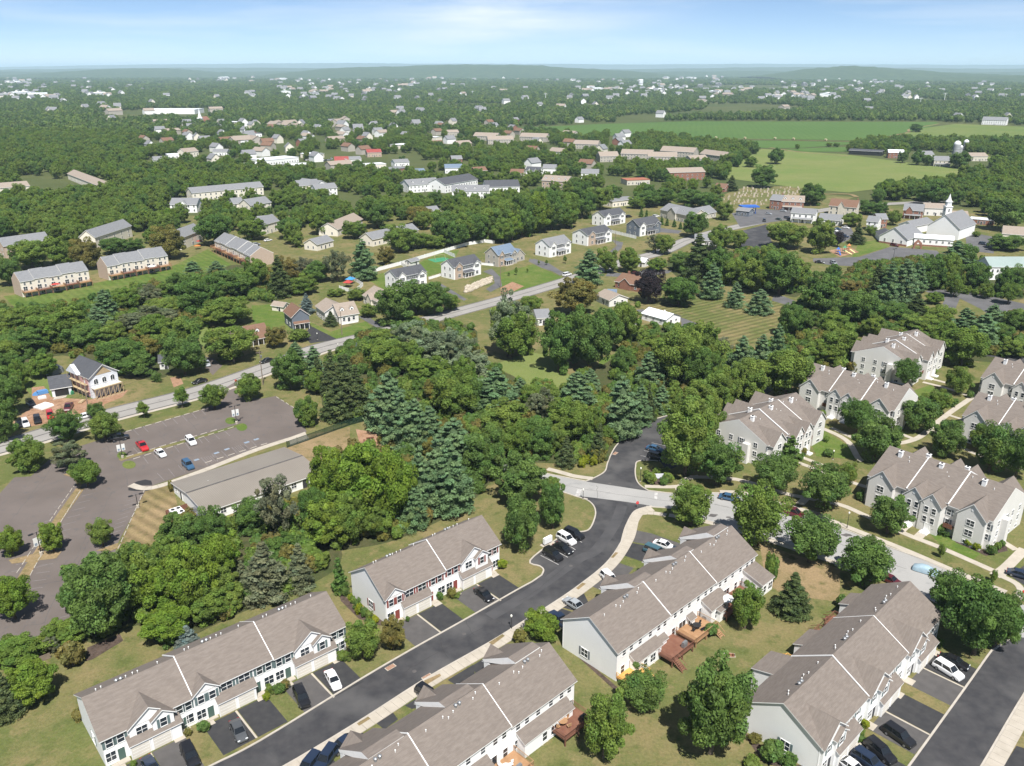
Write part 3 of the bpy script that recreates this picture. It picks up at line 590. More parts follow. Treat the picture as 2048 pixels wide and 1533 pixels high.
for pts in [[(230, 470), (330, 500), (440, 570), (410, 585), (290, 520), (200, 490)], [(760, 340), (840, 360), (830, 400), (780, 440), (750, 420), (800, 380)], [(1090, 260), (1240, 280), (1220, 300), (1090, 290)], [(740, 560), (900, 580), (1000, 540), (1180, 550), (1150, 570), (900, 600), (720, 590)], [(930, 820), (980, 815), (990, 840), (950, 850)], [(1230, 870), (1355, 915), (1270, 950), (1190, 930), (1240, 920)]]: pav('driveway', Y3, pts, 'asphalt_grey')
pav('driveway', Y2, [(240, 860), (420, 950), (350, 965), (240, 980), (200, 930)], 'drive_black'); pav('driveway', Y2, [(570, 800), (690, 870), (740, 870), (640, 800), (600, 790)], 'asphalt_grey')
pav('driveway', X3, [(1620, 620), (1740, 640), (1820, 700), (1740, 780), (1680, 720)], 'asphalt_old')
pav('building_yard', X3, [(260, 880), (360, 870), (420, 960), (740, 980), (1050, 900), (1000, 960), (850, 1020), (860, 1060), (600, 1110), (430, 1170), (130, 1220), (110, 1160), (260, 1040)], 'soil', .006)
pav('soil_patch', X3, [(1390, 800), (1470, 790), (1500, 850), (1420, 880)], 'soil', .006); pav('soil_patch', X1, [(720, 745), (860, 770), (900, 860), (760, 890)], 'soil', .006)
pav('soil_patch', Y2, [(1540, 600), (1620, 560), (1700, 590), (1600, 640), (1540, 640)], 'soil', .007)
pav('concrete_pad', X3, [(430, 985), (540, 960), (550, 940), (450, 955)], 'concrete', .02)
for T, pts in [(Z2, [(260, 690), (320, 740), (420, 860), (560, 890), (590, 900), (560, 930), (400, 880), (280, 760)]), (Z4, [(160, 985), (180, 980), (540, 1290), (520, 1310)]), (Z5, [(280, 1150), (380, 1230), (420, 1330), (540, 1345), (740, 1380), (640, 1400), (400, 1350), (300, 1200)]), (Z6, [(1540, 1280), (1660, 1330), (1790, 1400), (1900, 1350), (1910, 1390), (1780, 1420), (1600, 1340)]), (X4, [(510, 980), (700, 900), (720, 940), (540, 1050), (500, 1060)]), (Z8, [(1340, 590), (1380, 530), (1480, 530), (1525, 580), (1500, 640), (1400, 650)]), (Z6, [(1280, 1210), (1340, 1180), (1540, 1250), (1500, 1270)])]:
    pav('mulch_bed', T, pts, 'mulch', .008)
# fields of the far farm
pav('soy_field', Y7, [(-500, 190), (0, 166), (430, 153), (1620, 156), (1640, 164), (1560, 190), (1480, 205), (1290, 246), (900, 240), (450, 236), (320, 228), (-200, 215)], 'soy_rows', .15)
pav('soy_field', Y7, [(430, 243), (900, 247), (1240, 254), (1190, 266), (960, 282), (800, 282), (560, 262)], 'soy_field', .16)
pav('pasture', Y7, [(560, 420), (780, 286), (1180, 312), (1430, 345), (1735, 385), (1725, 455), (1350, 478), (1200, 497), (1000, 480), (700, 440)], 'pasture', .12)
pav('pasture', Y7, [(880, 290), (960, 284), (1190, 276), (1200, 300), (1000, 300)], 'soy_field', .17)
pav('stubble_field', Y7, [(1380, 238), (1480, 210), (1560, 186), (1720, 165), (2300, 190), (2300, 255), (1900, 252), (1500, 250)], 'yellow_field', .15)
pav('stubble_field', Y7, [(1780, 300), (2048, 285), (2300, 290), (2300, 380), (1960, 380)], 'pasture', .14)
pav('graveyard_lawn', Y7, [(560, 520), (700, 470), (960, 465), (1050, 500), (1230, 520), (1130, 550), (980, 570), (760, 565), (600, 550)], 'grass', .05)
for pts in [[(450, 240), (700, 238), (1200, 250), (1300, 247)], [(1290, 246), (1400, 225), (1490, 205), (1500, 190), (1640, 165)], [(820, 280), (1000, 305), (1200, 320)], [(1080, 505), (1200, 505), (1240, 520)]]:
    ribbon('farm_track', smooth(gp(Y7, pts), 5), -2, 2, .2, 'dry_grass')

# wear on the roads: seams, oil marks and covers
court = [o for o in COL.objects if o.name == 'court_road'][0]; street = [o for o in COL.objects if o.name == 'street'][0]
def marks(parent, T, lists, w, m, z):
    for pts in lists:
        l = smooth(gp(T, pts), 6); l = [q + Vector((random.gauss(0, .12), random.gauss(0, .12), 0)) for q in l]; ribbon('crack_seal', l, -w, w, z, m, parent=parent)
marks(court, Z2, [[(600, 1330), (800, 1190), (1000, 1080), (1250, 940)], [(1010, 1150), (960, 1040)], [(1340, 880), (1400, 930)], [(1500, 760), (1700, 620), (1850, 480)], [(700, 1260), (740, 1320)], [(1180, 990), (1130, 900)]], .03, 'tar', .019)
marks(street, Z8, [[(700, 640), (1000, 690), (1300, 735), (1530, 765)], [(1000, 655), (1010, 740)], [(1560, 740), (1900, 800)]], .035, 'tar_worn', .0195)
marks(street, Z6, [[(150, 1110), (500, 1200), (860, 1330), (1300, 1500)], [(560, 1140), (540, 1250)], [(900, 1260), (880, 1400)]], .04, 'tar_worn', .0195)
for T, p, rx in [(Z6, (945, 1295), 26), (Z6, (1180, 1400), 20), (Z6, (1130, 1380), 12), (Z4, (1180, 105), 22), (Z6, (130, 1180), 18), (Z4, (1290, 120), 14)]:
    c = g(T, p); n_ = 12; sheet('oil_stain', [c + Vector((math.cos(t) * rx * .045 * random.uniform(.6, 1.3), math.sin(t) * rx * .025 * random.uniform(.6, 1.3), 0)) for t in np.linspace(0, 6.283, n_ + 1)[:-1]], .020, 'tar_worn', parent=street)
for T, p, par in [(Z2, (1120, 985), court), (Z2, (1850, 520), court), (Z2, (780, 1240), court), (Z8, (1090, 640), street), (Z6, (700, 1260), street)]:
    c = g(T, p); MB().lathe([(.36, .0), (.36, .012), (.30, .016)], 14, (c.x, c.y, .02)).build('manhole_cover', 'tar_worn', par)
# ================================================================== BUILDINGS
WM = {}
def win_mesh(w, h, cols=2, rows=2, simple=False):
    k = (round(w, 2), round(h, 2), cols, rows, simple)
    if k in WM: return WM[k]
    f = MB(); t = .075; d = .07
    f.box(-w / 2 - t, w / 2 + t, -d, .02, h / 2, h / 2 + t); f.box(-w / 2 - t, w / 2 + t, -d - .03, .02, -h / 2 - t, -h / 2)
    f.box(-w / 2 - t, -w / 2, -d, .02, -h / 2, h / 2); f.box(w / 2, w / 2 + t, -d, .02, -h / 2, h / 2)
    for i in range(1, cols): x = -w / 2 + w * i / cols; f.box(x - .035, x + .035, -d + .01, .0, -h / 2, h / 2)
    for j in range(1, rows): z = -h / 2 + h * j / rows; f.box(-w / 2, w / 2, -d + .012, -.001, z - .03, z + .03)
    p = MB(); p.add([(-w / 2, -.03, -h / 2), (w / 2, -.03, -h / 2), (w / 2, -.03, h / 2), (-w / 2, -.03, h / 2)], [(0, 1, 2, 3)])
    if simple:
        f.add(p.v, p.f, 1); WM[k] = (f.mesh('window', ['trim', 'glass']), None)
    else: WM[k] = (f.mesh('window', 'trim'), p.mesh('pane', 'glass'))
    return WM[k]
ROT = {'F': 0, 'B': math.pi, 'L': -math.pi / 2, 'R': math.pi / 2}
def place(o, face, a, z, L, D, out=0):
    o.location = {'F': (a, -out, z), 'B': (a, D + out, z), 'L': (-out, a, z), 'R': (L + out, a, z)}[face]; o.rotation_euler = (0, 0, ROT[face])
SHM = {}
def window(root, face, a, z, L, D, w=.9, h=1.35, cols=1, out=.0, shutter=None, simple=False, rows=2):
    fm, pm = win_mesh(w, h, cols, rows, simple); o = link('window', fm, root); place(o, face, a, z, L, D, out)
    if pm: link('pane', pm, o)
    if shutter:
        k = (round(h, 2), shutter)
        if k not in SHM: SHM[k] = MB().box(-.19, .19, -.05, .0, -h / 2 - .03, h / 2 + .03).mesh('shutter', shutter)
        for s in (-1, 1): link('shutter', SHM[k], o, (s * (w / 2 + .28), 0, 0))
    return o
PN = {}
def panel(root, name, face, a, z, L, D, w, h, m, out=0, d=.06, lines=0):      # door / garage door slab
    k = (name, round(w, 2), round(h, 2), m, lines)
    if k not in PN:
        b = MB().box(-w / 2, w / 2, -d, 0, -h / 2, h / 2)
        b.box(-w / 2 - .1, -w / 2, -d - .03, 0, -h / 2, h / 2 + .1, 1); b.box(w / 2, w / 2 + .1, -d - .03, 0, -h / 2, h / 2 + .1, 1); b.box(-w / 2, w / 2, -d - .03, 0, h / 2, h / 2 + .1, 1)
        for i in range(lines): zz = -h / 2 + h * (i + 1) / (lines + 1); b.box(-w / 2 + .08, w / 2 - .08, -d - .012, -d, zz - .02, zz + .02, 1)
        PN[k] = b.mesh(name, [m, 'trim'])
    o = link(name, PN[k], root); place(o, face, a, z, L, D, out); return o
def gable_walls(L, D, e, r, x0=0, z0=0, perp=False):
    b = MB()
    if not perp: return b.prism([(x0, 0, z0), (x0, D, z0), (x0, D, e), (x0, D / 2, r), (x0, 0, e)], (L, 0, 0))
    return b.prism([(x0, 0, z0), (x0 + L, 0, z0), (x0 + L, 0, e), (x0 + L / 2, 0, r), (x0, 0, e)], (0, D, 0))
def gable_roof(L, D, e, r, x0=0, ov=.35, th=.17, perp=False, ovx=None):
    s = (r - e) / (D / 2) if not perp else (r - e) / (L / 2); ze = e - ov * s; b = MB(); W = D if not perp else L; ovx = ov if ovx is None else ovx
    pr = [(-ov, ze + .02), (W / 2, r + .02), (W + ov, ze + .02), (W + ov, ze + th), (W / 2, r + th), (-ov, ze + th)]
    if not perp: pts = [(x0 - ovx, p[0], p[1]) for p in pr]; off = (L + 2 * ovx, 0, 0)
    else: pts = [(x0 + p[0], -ovx, p[1]) for p in pr]; off = (0, D + 2 * ovx, 0)
    b.prism(pts, off, 1)
    n = len(b.f); b.m = [1] * n
    for i in range(n):                                # the two upper slopes are shingled
        zs = [b.v[j] for j in b.f[i]]
        if len(zs) == 4:
            c = sorted(round(v[2], 3) for v in zs)
            if c[-1] == round(r + th, 3) and c[0] == round(ze + th, 3): b.m[i] = 0
    return b
def cross_gable(root, xc, w, p, ec, rc, e, r, D, wall, roofm, face='F', L=0, main_half=None, win=None, ov=.3):
    hs = (r - e) / (D / 2)
    yr = (rc - e) / hs if rc < r else D / 2; ye = max((ec - e) / hs, 0)
    sl = (rc - ec) / (w / 2); x0, x1 = xc - w / 2, xc + w / 2; tp = .13
    def T(v): return v if face == 'F' else (L - v[0], D - v[1], v[2])
    wb = MB(); wb.prism([T(q) for q in [(x0, -p, 0), (x1, -p, 0), (x1, -p, ec), (xc, -p, rc), (x0, -p, ec)]], (0, p + .05, 0) if face == 'F' else (0, -p - .05, 0))
    if face != 'F': wb.f = [tuple(f) for f in wb.f]
    o1 = wb.build('gable_wall', wall, root)
    rb = MB(); ez = ec - ov * sl; A = [(x0 - ov, -p - ov, ez + tp), (xc, -p - ov, rc + tp), (xc, yr + .1, rc + tp), (x0 - ov, ye - .05, ez + tp)]
    B = [(x1 + ov, -p - ov, ez + tp), (x1 + ov, ye - .05, ez + tp), (xc, yr + .1, rc + tp), (xc, -p - ov, rc + tp)]
    rb.add([T(v) for v in A], [(0, 1, 2, 3)], 0); rb.add([T(v) for v in B], [(0, 1, 2, 3)], 0)
    for (xa, za), (xb, zb) in (((x0 - ov, ez), (xc, rc)), ((xc, rc), (x1 + ov, ez))):       # rake boards
        rb.prism([T(v) for v in [(xa, -p - ov, za - .06), (xb, -p - ov, zb - .06), (xb, -p - ov, zb + tp - .004), (xa, -p - ov, za + tp - .004)]], (0, .08, 0) if face == 'F' else (0, -.08, 0), 1)
    rb.prism([T(v) for v in [(x0 - ov, -p - ov, ez), (x0 - ov, ye, ez), (x0 - ov, ye, ez + tp - .004), (x0 - ov, -p - ov, ez + tp - .004)]], (.06, 0, 0), 1)
    rb.prism([T(v) for v in [(x1 + ov, -p - ov, ez), (x1 + ov, ye, ez), (x1 + ov, ye, ez + tp - .004), (x1 + ov, -p - ov, ez + tp - .004)]], (-.06, 0, 0), 1)
    rb.build('gable_roof', [roofm, 'trim'], root)
    return o1
def lean_to(root, x0, x1, p, z0, z1, wall, roofm, face, L, D, name='bay', floor=0, ov=.25):
    def T(v): return v if face == 'F' else (L - v[0], D - v[1], v[2])
    sg = 1 if face == 'F' else -1
    if wall: MB().prism([T(v) for v in [(x0, .02, floor), (x0, -p, floor), (x0, -p, z0), (x0, .02, z1)]], (sg * (x1 - x0), 0, 0)).build(name, wall, root)
    s = (z1 - z0) / p; b = MB()
    b.prism([T(v) for v in [(x0 - ov, -p - ov, z0 - ov * s + .03), (x0 - ov, .0, z1 + .03), (x0 - ov, .0, z1 + .17), (x0 - ov, -p - ov, z0 - ov * s + .17)]], (sg * (x1 - x0 + 2 * ov), 0, 0), 1)
    b.m = [0 if len(f) == 4 and min(b.v[i][2] for i in f) >= z0 - ov * s + .1 and len({round(b.v[i][0], 3) for i in f}) == 2 and max(b.v[i][2] for i in f) > z1 + .1 else 1 for f in b.f]
    return b.build(name + '_roof', [roofm, 'trim'], root)
VENT = None
def vents(root, pts):
    global VENT
    if VENT is None: VENT = MB().lathe([(.06, -.3), (.06, .34), (.10, .36), (.10, .44), (.04, .48)], 6).mesh('vent_pipe', 'white_plastic')
    for p in pts: link('vent_pipe', VENT, root, p)
def rootof(key, name, label, cat, flip=False, group=None):
    q = Q[key]; c, t, n = row_frame(q); L, D = q[3], q[4]
    if not flip: return thing(name, label, cat, c + n * D / 2, R(q[2]), group)
    return thing(name, label, cat, c + t * L - n * D / 2, R(q[2]) + math.pi, group)

def town_row(key, label, npair, types, shutter, door, flip=False, wall='siding_white', roofm='shingle', raised=(), bumps=(), sliders=True, end=True):
    x, y, a, L, D, e, r = Q[key]; root = rootof(key, 'townhouse_row', label, 'townhouses', flip); W = L / npair; s = (r - e) / (D / 2)
    for k in range(npair):
        xs = k * W; dz = (.0, .28, .1)[k % 3]; ek, rk = e + dz, r + dz
        gable_walls(W, D, ek, rk, xs).build('wall', wall, root)
        b = gable_roof(W, D, ek, rk, xs, .35, .17, ovx=.0); b.v = [(v[0] - (.3 if k == 0 and v[0] < xs + .01 else 0) + (.3 if k == npair - 1 and v[0] > xs + W - .01 else 0), v[1], v[2]) for v in b.v]
        b.build('roof', [roofm, 'trim'], root)
        if k:                                            # party-wall upstand between the roofs
            zt = max(dz, (.0, .28, .1)[(k - 1) % 3]); pw = MB()
            pw.prism([(xs - .06, -.36, e + zt - .35 * s + .0), (xs - .08, D / 2, r + zt), (xs - .08, D + .36, e + zt - .35 * s), (xs - .08, D + .36, e + zt - .35 * s + .19), (xs - .08, D / 2, r + zt + .19), (xs - .06, -.36, e + zt - .35 * s + .19)], (.12, 0, 0)); pw.build('party_wall', 'trim', root)
        ty = types[k]
        vents(root, [(xs + W * u, D / 2 + v, rk - abs(v) * s + .1) for u, v in ((.14, .5), (.2, .9), (.55, 1.2), (.6, .8), (.83, 1.0), (.47, .9))])
        for u in (.36, .41):
            MB().lathe([(.22, 0), (.22, .45), (.3, .47), (.12, .62)], 8, (xs + W * u, D / 2 + .5, rk - .5 * s + .1)).build('roof_vent', 'grey_metal', root)
        zu, zl = ek - 1.15, 1.45
        def sw(x, z, w=.9, h=1.35, cols=1, out=.0, sh=shutter): window(root, 'F', xs + x, z, L, D, w, h, cols, out, sh)
        if ty in 'AB':
            g0, g1 = (3.3, 9.2) if ty == 'A' else (3.3, 10.4)
            lean_to(root, xs + g0, xs + g1, 1.1, 2.55, 3.35, wall, roofm, 'F', L, D, 'garage_front')
            for gx in (4.55, 7.55): panel(root, 'garage_door', 'F', xs + gx, 1.08, L, D, 2.5, 2.1, 'garage_door', 1.1, lines=3)
            for dx in (2.25, 9.9 if ty == 'A' else 11.0): panel(root, 'door', 'F', xs + dx, 1.1, L, D, .95, 2.05, door, .3 if ty == 'A' and dx < 4 else .0)
            for dx in (2.25, 9.9 if ty == 'A' else 11.0): MB().box(xs + dx - .8, xs + dx + .8, -1.0, -.01, .0, .16).build('stoop', 'concrete', root)
            sw(.85, zl, 1.3, 1.5, 2, .3 if ty == 'A' else 0, None); sw(W - 1.0, zl, 1.5, 1.5, 2, 0, None)
            if ty == 'A':
                cross_gable(root, xs + 1.95, 3.9, .3, ek, ek + 1.55, ek, rk, D, wall, roofm)
                sw(1.1, zu, out=.3); sw(2.85, zu, out=.3); sw(5.2, zu, 1.7, 1.35, 2); sw(8.0, zu, 1.7, 1.35, 2); sw(10.5, zu); sw(12.0, zu)
            else:
                cross_gable(root, xs + 6.6, 6.0, .35, ek - .05, ek + 2.15, ek, rk, D, wall, roofm); cross_gable(root, xs + 8.2, 3.0, .8, ek - .1, ek + 1.0, ek, rk, D, wall, roofm)
                sw(.95, zu); sw(2.5, zu); sw(5.3, zu, 1.5, 1.3, 2, .35, None); sw(8.2, zu, .9, 1.4, 1, .8); sw(10.8, zu); sw(12.1, zu)
        elif ty == 'C':                                  # staggered fronts with large cross gables
            cross_gable(root, xs + 3.3, 6.4, .5, ek - .1, ek + 2.6, ek, rk, D, wall, roofm); cross_gable(root, xs + 4.4, 3.0, .95, ek - .15, ek + 1.0, ek, rk, D, wall, roofm)
            lean_to(root, xs + 3.2, xs + 10.0, 1.4, 2.55, 3.5, wall, roofm, 'F', L, D, 'garage_front')
            for gx in (4.6, 7.8): panel(root, 'garage_door', 'F', xs + gx, 1.08, L, D, 2.5, 2.1, 'garage_door', 1.4, lines=3)
            for dx in (2.2, 11.2): panel(root, 'door', 'F', xs + dx, 1.1, L, D, .95, 2.05, door, .55 if dx < 3 else 0)
            sw(4.4, zu, 1.1, 1.35, 1, .95); sw(1.6, zu, out=.5); sw(8.8, zu, 1.6, 1.35, 2); sw(11.5, zu); sw(12.8, zl, 1.4, 1.4, 2, 0, None); sw(.9, zl, 1.2, 1.4, 2, .5, None)
        else:                                            # plain front (hidden from here)
            for xx in (1.5, 4, 6.8, 9.5, 12): sw(xx, zu); 
            for xx in (1.2, 11.8): sw(xx, zl)
            for gx in (4.6, 8.4): panel(root, 'garage_door', 'F', xs + gx, 1.08, L, D, 2.5, 2.1, 'garage_door', 0, lines=3)
        # rear
        if sliders:
            for xx in (1.2, 2.9, 5.2, 7.9, 10.2, 12.0): window(root, 'B', xs + xx, zu + .1, L, D, .8, 1.05)
            for xx in (3.6, 9.6): window(root, 'B', xs + xx, 1.35, L, D, 1.9, 2.1, 2, rows=1)
            for xx in (1.0, 6.4, 12.2): window(root, 'B', xs + xx, 1.6, L, D, .85, 1.5)
    for (u0, u1, hi) in raised:                           # stepped front bays with white cheeks
        p = 1.5; zb = e + .35; pr = [(-p - .3, zb - .3 * s), (D / 2 - p - .2, r + .30), (D / 2 - .05, r + .30), (D / 2 - .05, r - .3), (-p, e - .2)]
        x0, x1 = L * u0, L * u1; b = MB().prism([(x0, q[0], q[1]) for q in pr], (x1 - x0, 0, 0), 1)
        b.m = [1] * len(b.f)
        for i, f in enumerate(b.f):
            if len(f) == 4 and len({round(b.v[j][0], 2) for j in f}) == 2:
                ys = sorted(round(b.v[j][1], 2) for j in f); zz = [b.v[j][2] for j in f]
                if max(zz) > r + .2 and min(zz) > e - .5 and ys[-1] - ys[0] > .05: b.m[i] = 0
        b.build('raised_roof', [roofm, 'trim'], root); MB().box(x0 + .05, x1 - .05, -p, .02, 0, e + .05).build('bay', wall, root)
        cross_gable(root, (x0 + x1) / 2 + .6, (x1 - x0) * .62, p + .25, e - .1, e + 1.7, e, r, D, wall, roofm)
    for (u0, u1, p, z0, z1) in bumps:
        lean_to(root, L * (1 - u1), L * (1 - u0), p, z0, z1, wall, roofm, 'B', L, D, 'rear_bay')
        if u1 - u0 > .07:
            window(root, 'B', L * (u0 + u1) / 2 - 1.0, 1.35, L, D, 1.3, 1.5, 2, p); window(root, 'B', L * (u0 + u1) / 2 + 1.0, 1.35, L, D, .9, 1.5, 1, p)
    if end:
        for f in 'LR': window(root, f, D * .42, 1.7, L, D, 1.4, 1.5, 2, 0, shutter)
        MB().box(-.03, .06, .0, .09, .1, e - .1).build('downspout', 'trim', root); MB().box(L - .06, L + .03, .0, .09, .1, e - .1).build('downspout', 'trim', root)
    return root
town_row('T1', 'long white townhouse row with green shutters, its rear beside the church lot trees', 3, 'BAB', 'shutter_green', 'door_green')
town_row('T2', 'short white townhouse row with dark red shutters and red doors', 2, 'AB', 'shutter_red', 'door_red')
town_row('T3', 'white townhouse row across the court road, with a pale hexagonal umbrella on its rear deck', 3, 'PPP', 'shutter_grey', 'door_dark', True,
         raised=[(.04, .17, 0), (.37, .5, 0), (.68, .82, 0)], bumps=[(.05, .30, 1.6, 2.7, 3.6), (.45, .58, 1.6, 2.7, 3.6), (.63, .76, 1.6, 2.7, 3.6)])
town_row('T4', 'white townhouse row with brown and orange timber decks along its rear', 3, 'PPP', 'shutter_grey', 'door_dark', True,
         raised=[(.02, .14, 0), (.30, .42, 0), (.60, .72, 0)], bumps=[(.76, .92, 1.5, 2.7, 3.5), (.70, .735, .8, 2.3, 2.8), (.50, .535, .8, 2.3, 2.8), (.30, .43, 2.2, 2.9, 3.9), (.345, .39, 3.0, 2.2, 2.6), (.005, .10, 4.2, 2.7, 4.0)])
town_row('T5', 'white townhouse row with white roof lines beside the dark court road with a white wagon', 3, 'CCC', 'shutter_green', 'door_dark',
         bumps=[(.02, .10, 2.6, 2.7, 3.8), (.20, .33, 3.6, 4.0, 5.0), (.48, .60, 2.8, 2.7, 3.9), (.86, .96, 2.8, 2.7, 3.9)])

def apartment(key, label, flip=False, wall='siding_grey', roofm='shingle'):
    x, y, a, L, D, e, r = Q[key]; root = rootof(key, 'apartment_building', label, 'apartment building', flip, None); s = (r - e) / (D / 2)
    n = 3; W = L / n
    for k in range(n):
        dz = (.0, .35, .0)[k]; gable_walls(W, D, e + dz, r + dz, k * W).build('wall', wall, root)
        b = gable_roof(W, D, e + dz, r + dz, k * W, .4, .18, ovx=0); b.build('roof', [roofm, 'trim'], root)
        if k:
            xs = k * W; MB().prism([(xs - .09, -.4, e + .35 - .4 * s), (xs - .09, D / 2, r + .35), (xs - .09, D + .4, e + .35 - .4 * s), (xs - .09, D + .4, e + .58 - .4 * s), (xs - .09, D / 2, r + .58), (xs - .09, -.4, e + .58 - .4 * s)], (.18, 0, 0)).build('party_wall', 'trim', root)
    for face in 'FB':
        for (xc, w_, p, up) in ((W * .42, W * .62, 1.3, 2.7), (L / 2 - 1.9, 4.2, 2.2, 2.2), (L / 2 + 1.9, 4.2, 2.4, 2.2), (L - W * .42, W * .62, 1.3, 2.7)):
            cross_gable(root, xc, w_, p, e - .1, e + up, e, r, D, wall, roofm, face, L)
            xx = xc if face == 'F' else L - xc
            for z in (5.2, 2.9): window(root, face, xx if w_ > 4.5 else xx - .8, z, L, D, 1.5 if w_ > 4.5 else .8, 1.3, 2 if w_ > 4.5 else 1, p, None)
            if w_ <= 4.5:
                for z in (5.2, 2.9): window(root, face, xx + .8, z, L, D, .8, 1.3, 1, p)
                panel(root, 'door', face, xx, 1.1, L, D, 1.0, 2.0, 'trim', p); MB().box(*((xx - .8, xx + .8) + ((-p - 1.6, -p) if face == 'F' else (D + p, D + p + 1.6))), 0, .35).build('stoop', 'trim', root)
            else: window(root, face, xx, .75, L, D, 1.5, .7, 2, p, rows=1)
            b = MB().lathe([(.3, 0), (.3, .05)], 10); o = b.build('gable_vent', 'trim', root); o.rotation_euler = (math.pi / 2, 0, 0 if face == 'F' else math.pi); o.location = (xx, -p - .02 if face == 'F' else D + p + .02, e + up - 1.35)
        for xx in (.8, W - .3, 2 * W + .3, L - .8):
            for z in (5.2, 2.9): window(root, face, xx if .9 < xx < L - .9 else xx, z, L, D, .8, 1.3, 1, 0, 'shutter_grey')
    for f in 'LR':
        for yy in (D * .18, D * .42, D * .6, D * .82):
            for z in (5.2, 2.9, .8): window(root, f, yy, z, L, D, 1.0, 1.3 if z > 1 else .7, 2, 0, 'shutter_grey' if yy in (D * .42,) else None, rows=2 if z > 1 else 1)
        lean_to2 = MB().box(*((-1.2, 0) if f == 'L' else (L, L + 1.2)), D * .26, D * .36, 0, e - 1.0); lean_to2.build('stair_bay', wall, root)
    for cx, cy in ((.13, .40), (.30, .62), (.46, .42), (.62, .58), (.80, .40)):
        z = r - abs(cy - .5) * D * s; MB().box(L * cx - .4, L * cx + .4, D * cy - .4, D * cy + .4, z - .4, z + 1.3).box(L * cx - .48, L * cx + .48, D * cy - .48, D * cy + .48, z + 1.3, z + 1.42, 1).box(L * cx - .2, L * cx + .2, D * cy - .2, D * cy + .2, z + 1.42, z + 1.6, 2).build('chimney', ['siding_white', 'trim', 'black_metal'], root)
    vents(root, [(L * u, D * .5 - v, r - v * s + .15) for u, v in ((.2, 1.5), (.22, 2.4), (.52, 2.), (.55, 2.8), (.7, 1.), (.88, 2.))])
    MB().box(W * .9, W * .9 + 2.0, -1.4, -.02, 2.2, 2.35).box(W * .9, W * .9 + 2.0, -1.4, -1.34, 2.35, 3.2).build('balcony', 'deck_brown', root); MB().box(2 * W + .1, 2 * W + 1.9, -1.4, -.02, 2.2, 2.35).box(2 * W + .1, 2 * W + 1.9, -1.4, -1.34, 2.35, 3.2).build('balcony', 'deck_brown', root)
    return root
apartment('B1', 'grey apartment building beside the dark apartment drive, with a wide gable end behind street trees')
apartment('B2', 'grey apartment building in the middle of the complex behind courtyard trees')
apartment('B3', 'grey apartment building at the back of the complex by the wood')
apartment('B4', 'grey apartment building nearest the concrete street, with round clipped shrubs at its corner')
apartment('B5', 'grey apartment building behind a row of round courtyard trees')
apartment('B6', 'grey apartment building beside the rear parking street')

# ---- church hall with standing seam roof
def hall():
    x, y, a, L, D, e, r = Q['C']; root = rootof('C', 'church_hall', 'long low church hall with tan standing seam metal roof', 'hall')
    gable_walls(L, D, e, r).build('wall', 'siding_white', root); gable_roof(L, D, e, r, ov=.4, th=.2).build('roof', ['metal_roof', 'trim'], root)
    MB().box(-.4, L + .4, D / 2 - .25, D / 2 + .25, r + .15, r + .23).build('ridge_cap', 'tar_worn', root)
    for xx in (4, 9, 15, 21): window(root, 'F', xx, 1.5, L, D, 1.2, 1.2, 2)
    for xx in (3, 7, 12, 18, 24): window(root, 'B', xx, 1.5, L, D, 1.2, 1.2, 2)
    panel(root, 'door', 'L', D * .75, 1.05, L, D, 1.0, 2.1, 'door_dark'); window(root, 'L', D * .9, 1.5, L, D, .8, 1.0)
    panel(root, 'door', 'F', 24, 1.05, L, D, 1.6, 2.1, 'door_dark')
    for yy in (2, 4.5): MB().box(-1.2, -.1, yy, yy + 1.0, 0, 1.7).build('duct', 'grey_metal', root)
    vents(root, [(4, D * .7, r - 1.0 + .3), (6, D * .68, r - .6), (10, D * .3, r - .7), (24, D * .3, r - .7)])
    c = root.location; M = root.rotation_euler.z
    def w(px, py): v = Matrix.Rotation(M, 4, 'Z') @ Vector((px, py, 0)); return c + v
    for k, yy in enumerate((5.8, 7.6)):
        u = thing('air_handler', 'boxy white rooftop style air handler on the ground beside the hall' if k else 'white air handler in a fenced bay at the hall end', 'air handler', w(-3.6, yy), M)
        MB().box(-1.2, 1.2, -.8, .8, .15, 1.5).build('cabinet', 'white_plastic', u)
        for q in (-.6, .6): MB().lathe([(.42, 1.5), (.42, 1.6), (.3, 1.6), (.3, 1.56)], 12, (q, 0, 0)).build('fan', 'black_metal', u)
    f = thing('timber_screen', 'low brown timber screen round the air handlers', 'screen', w(-5.4, 3.8), M)
    MB().box(0, .1, 0, 5.0, 0, 1.3).build('screen_panel', 'deck_brown', f); MB().box(.1, 4.8, 0, .1, 0, 1.3).build('screen_panel', 'deck_brown', f); MB().box(.1, 4.8, 4.9, 5.0, 0, 1.3).build('screen_panel', 'deck_brown', f)
hall()

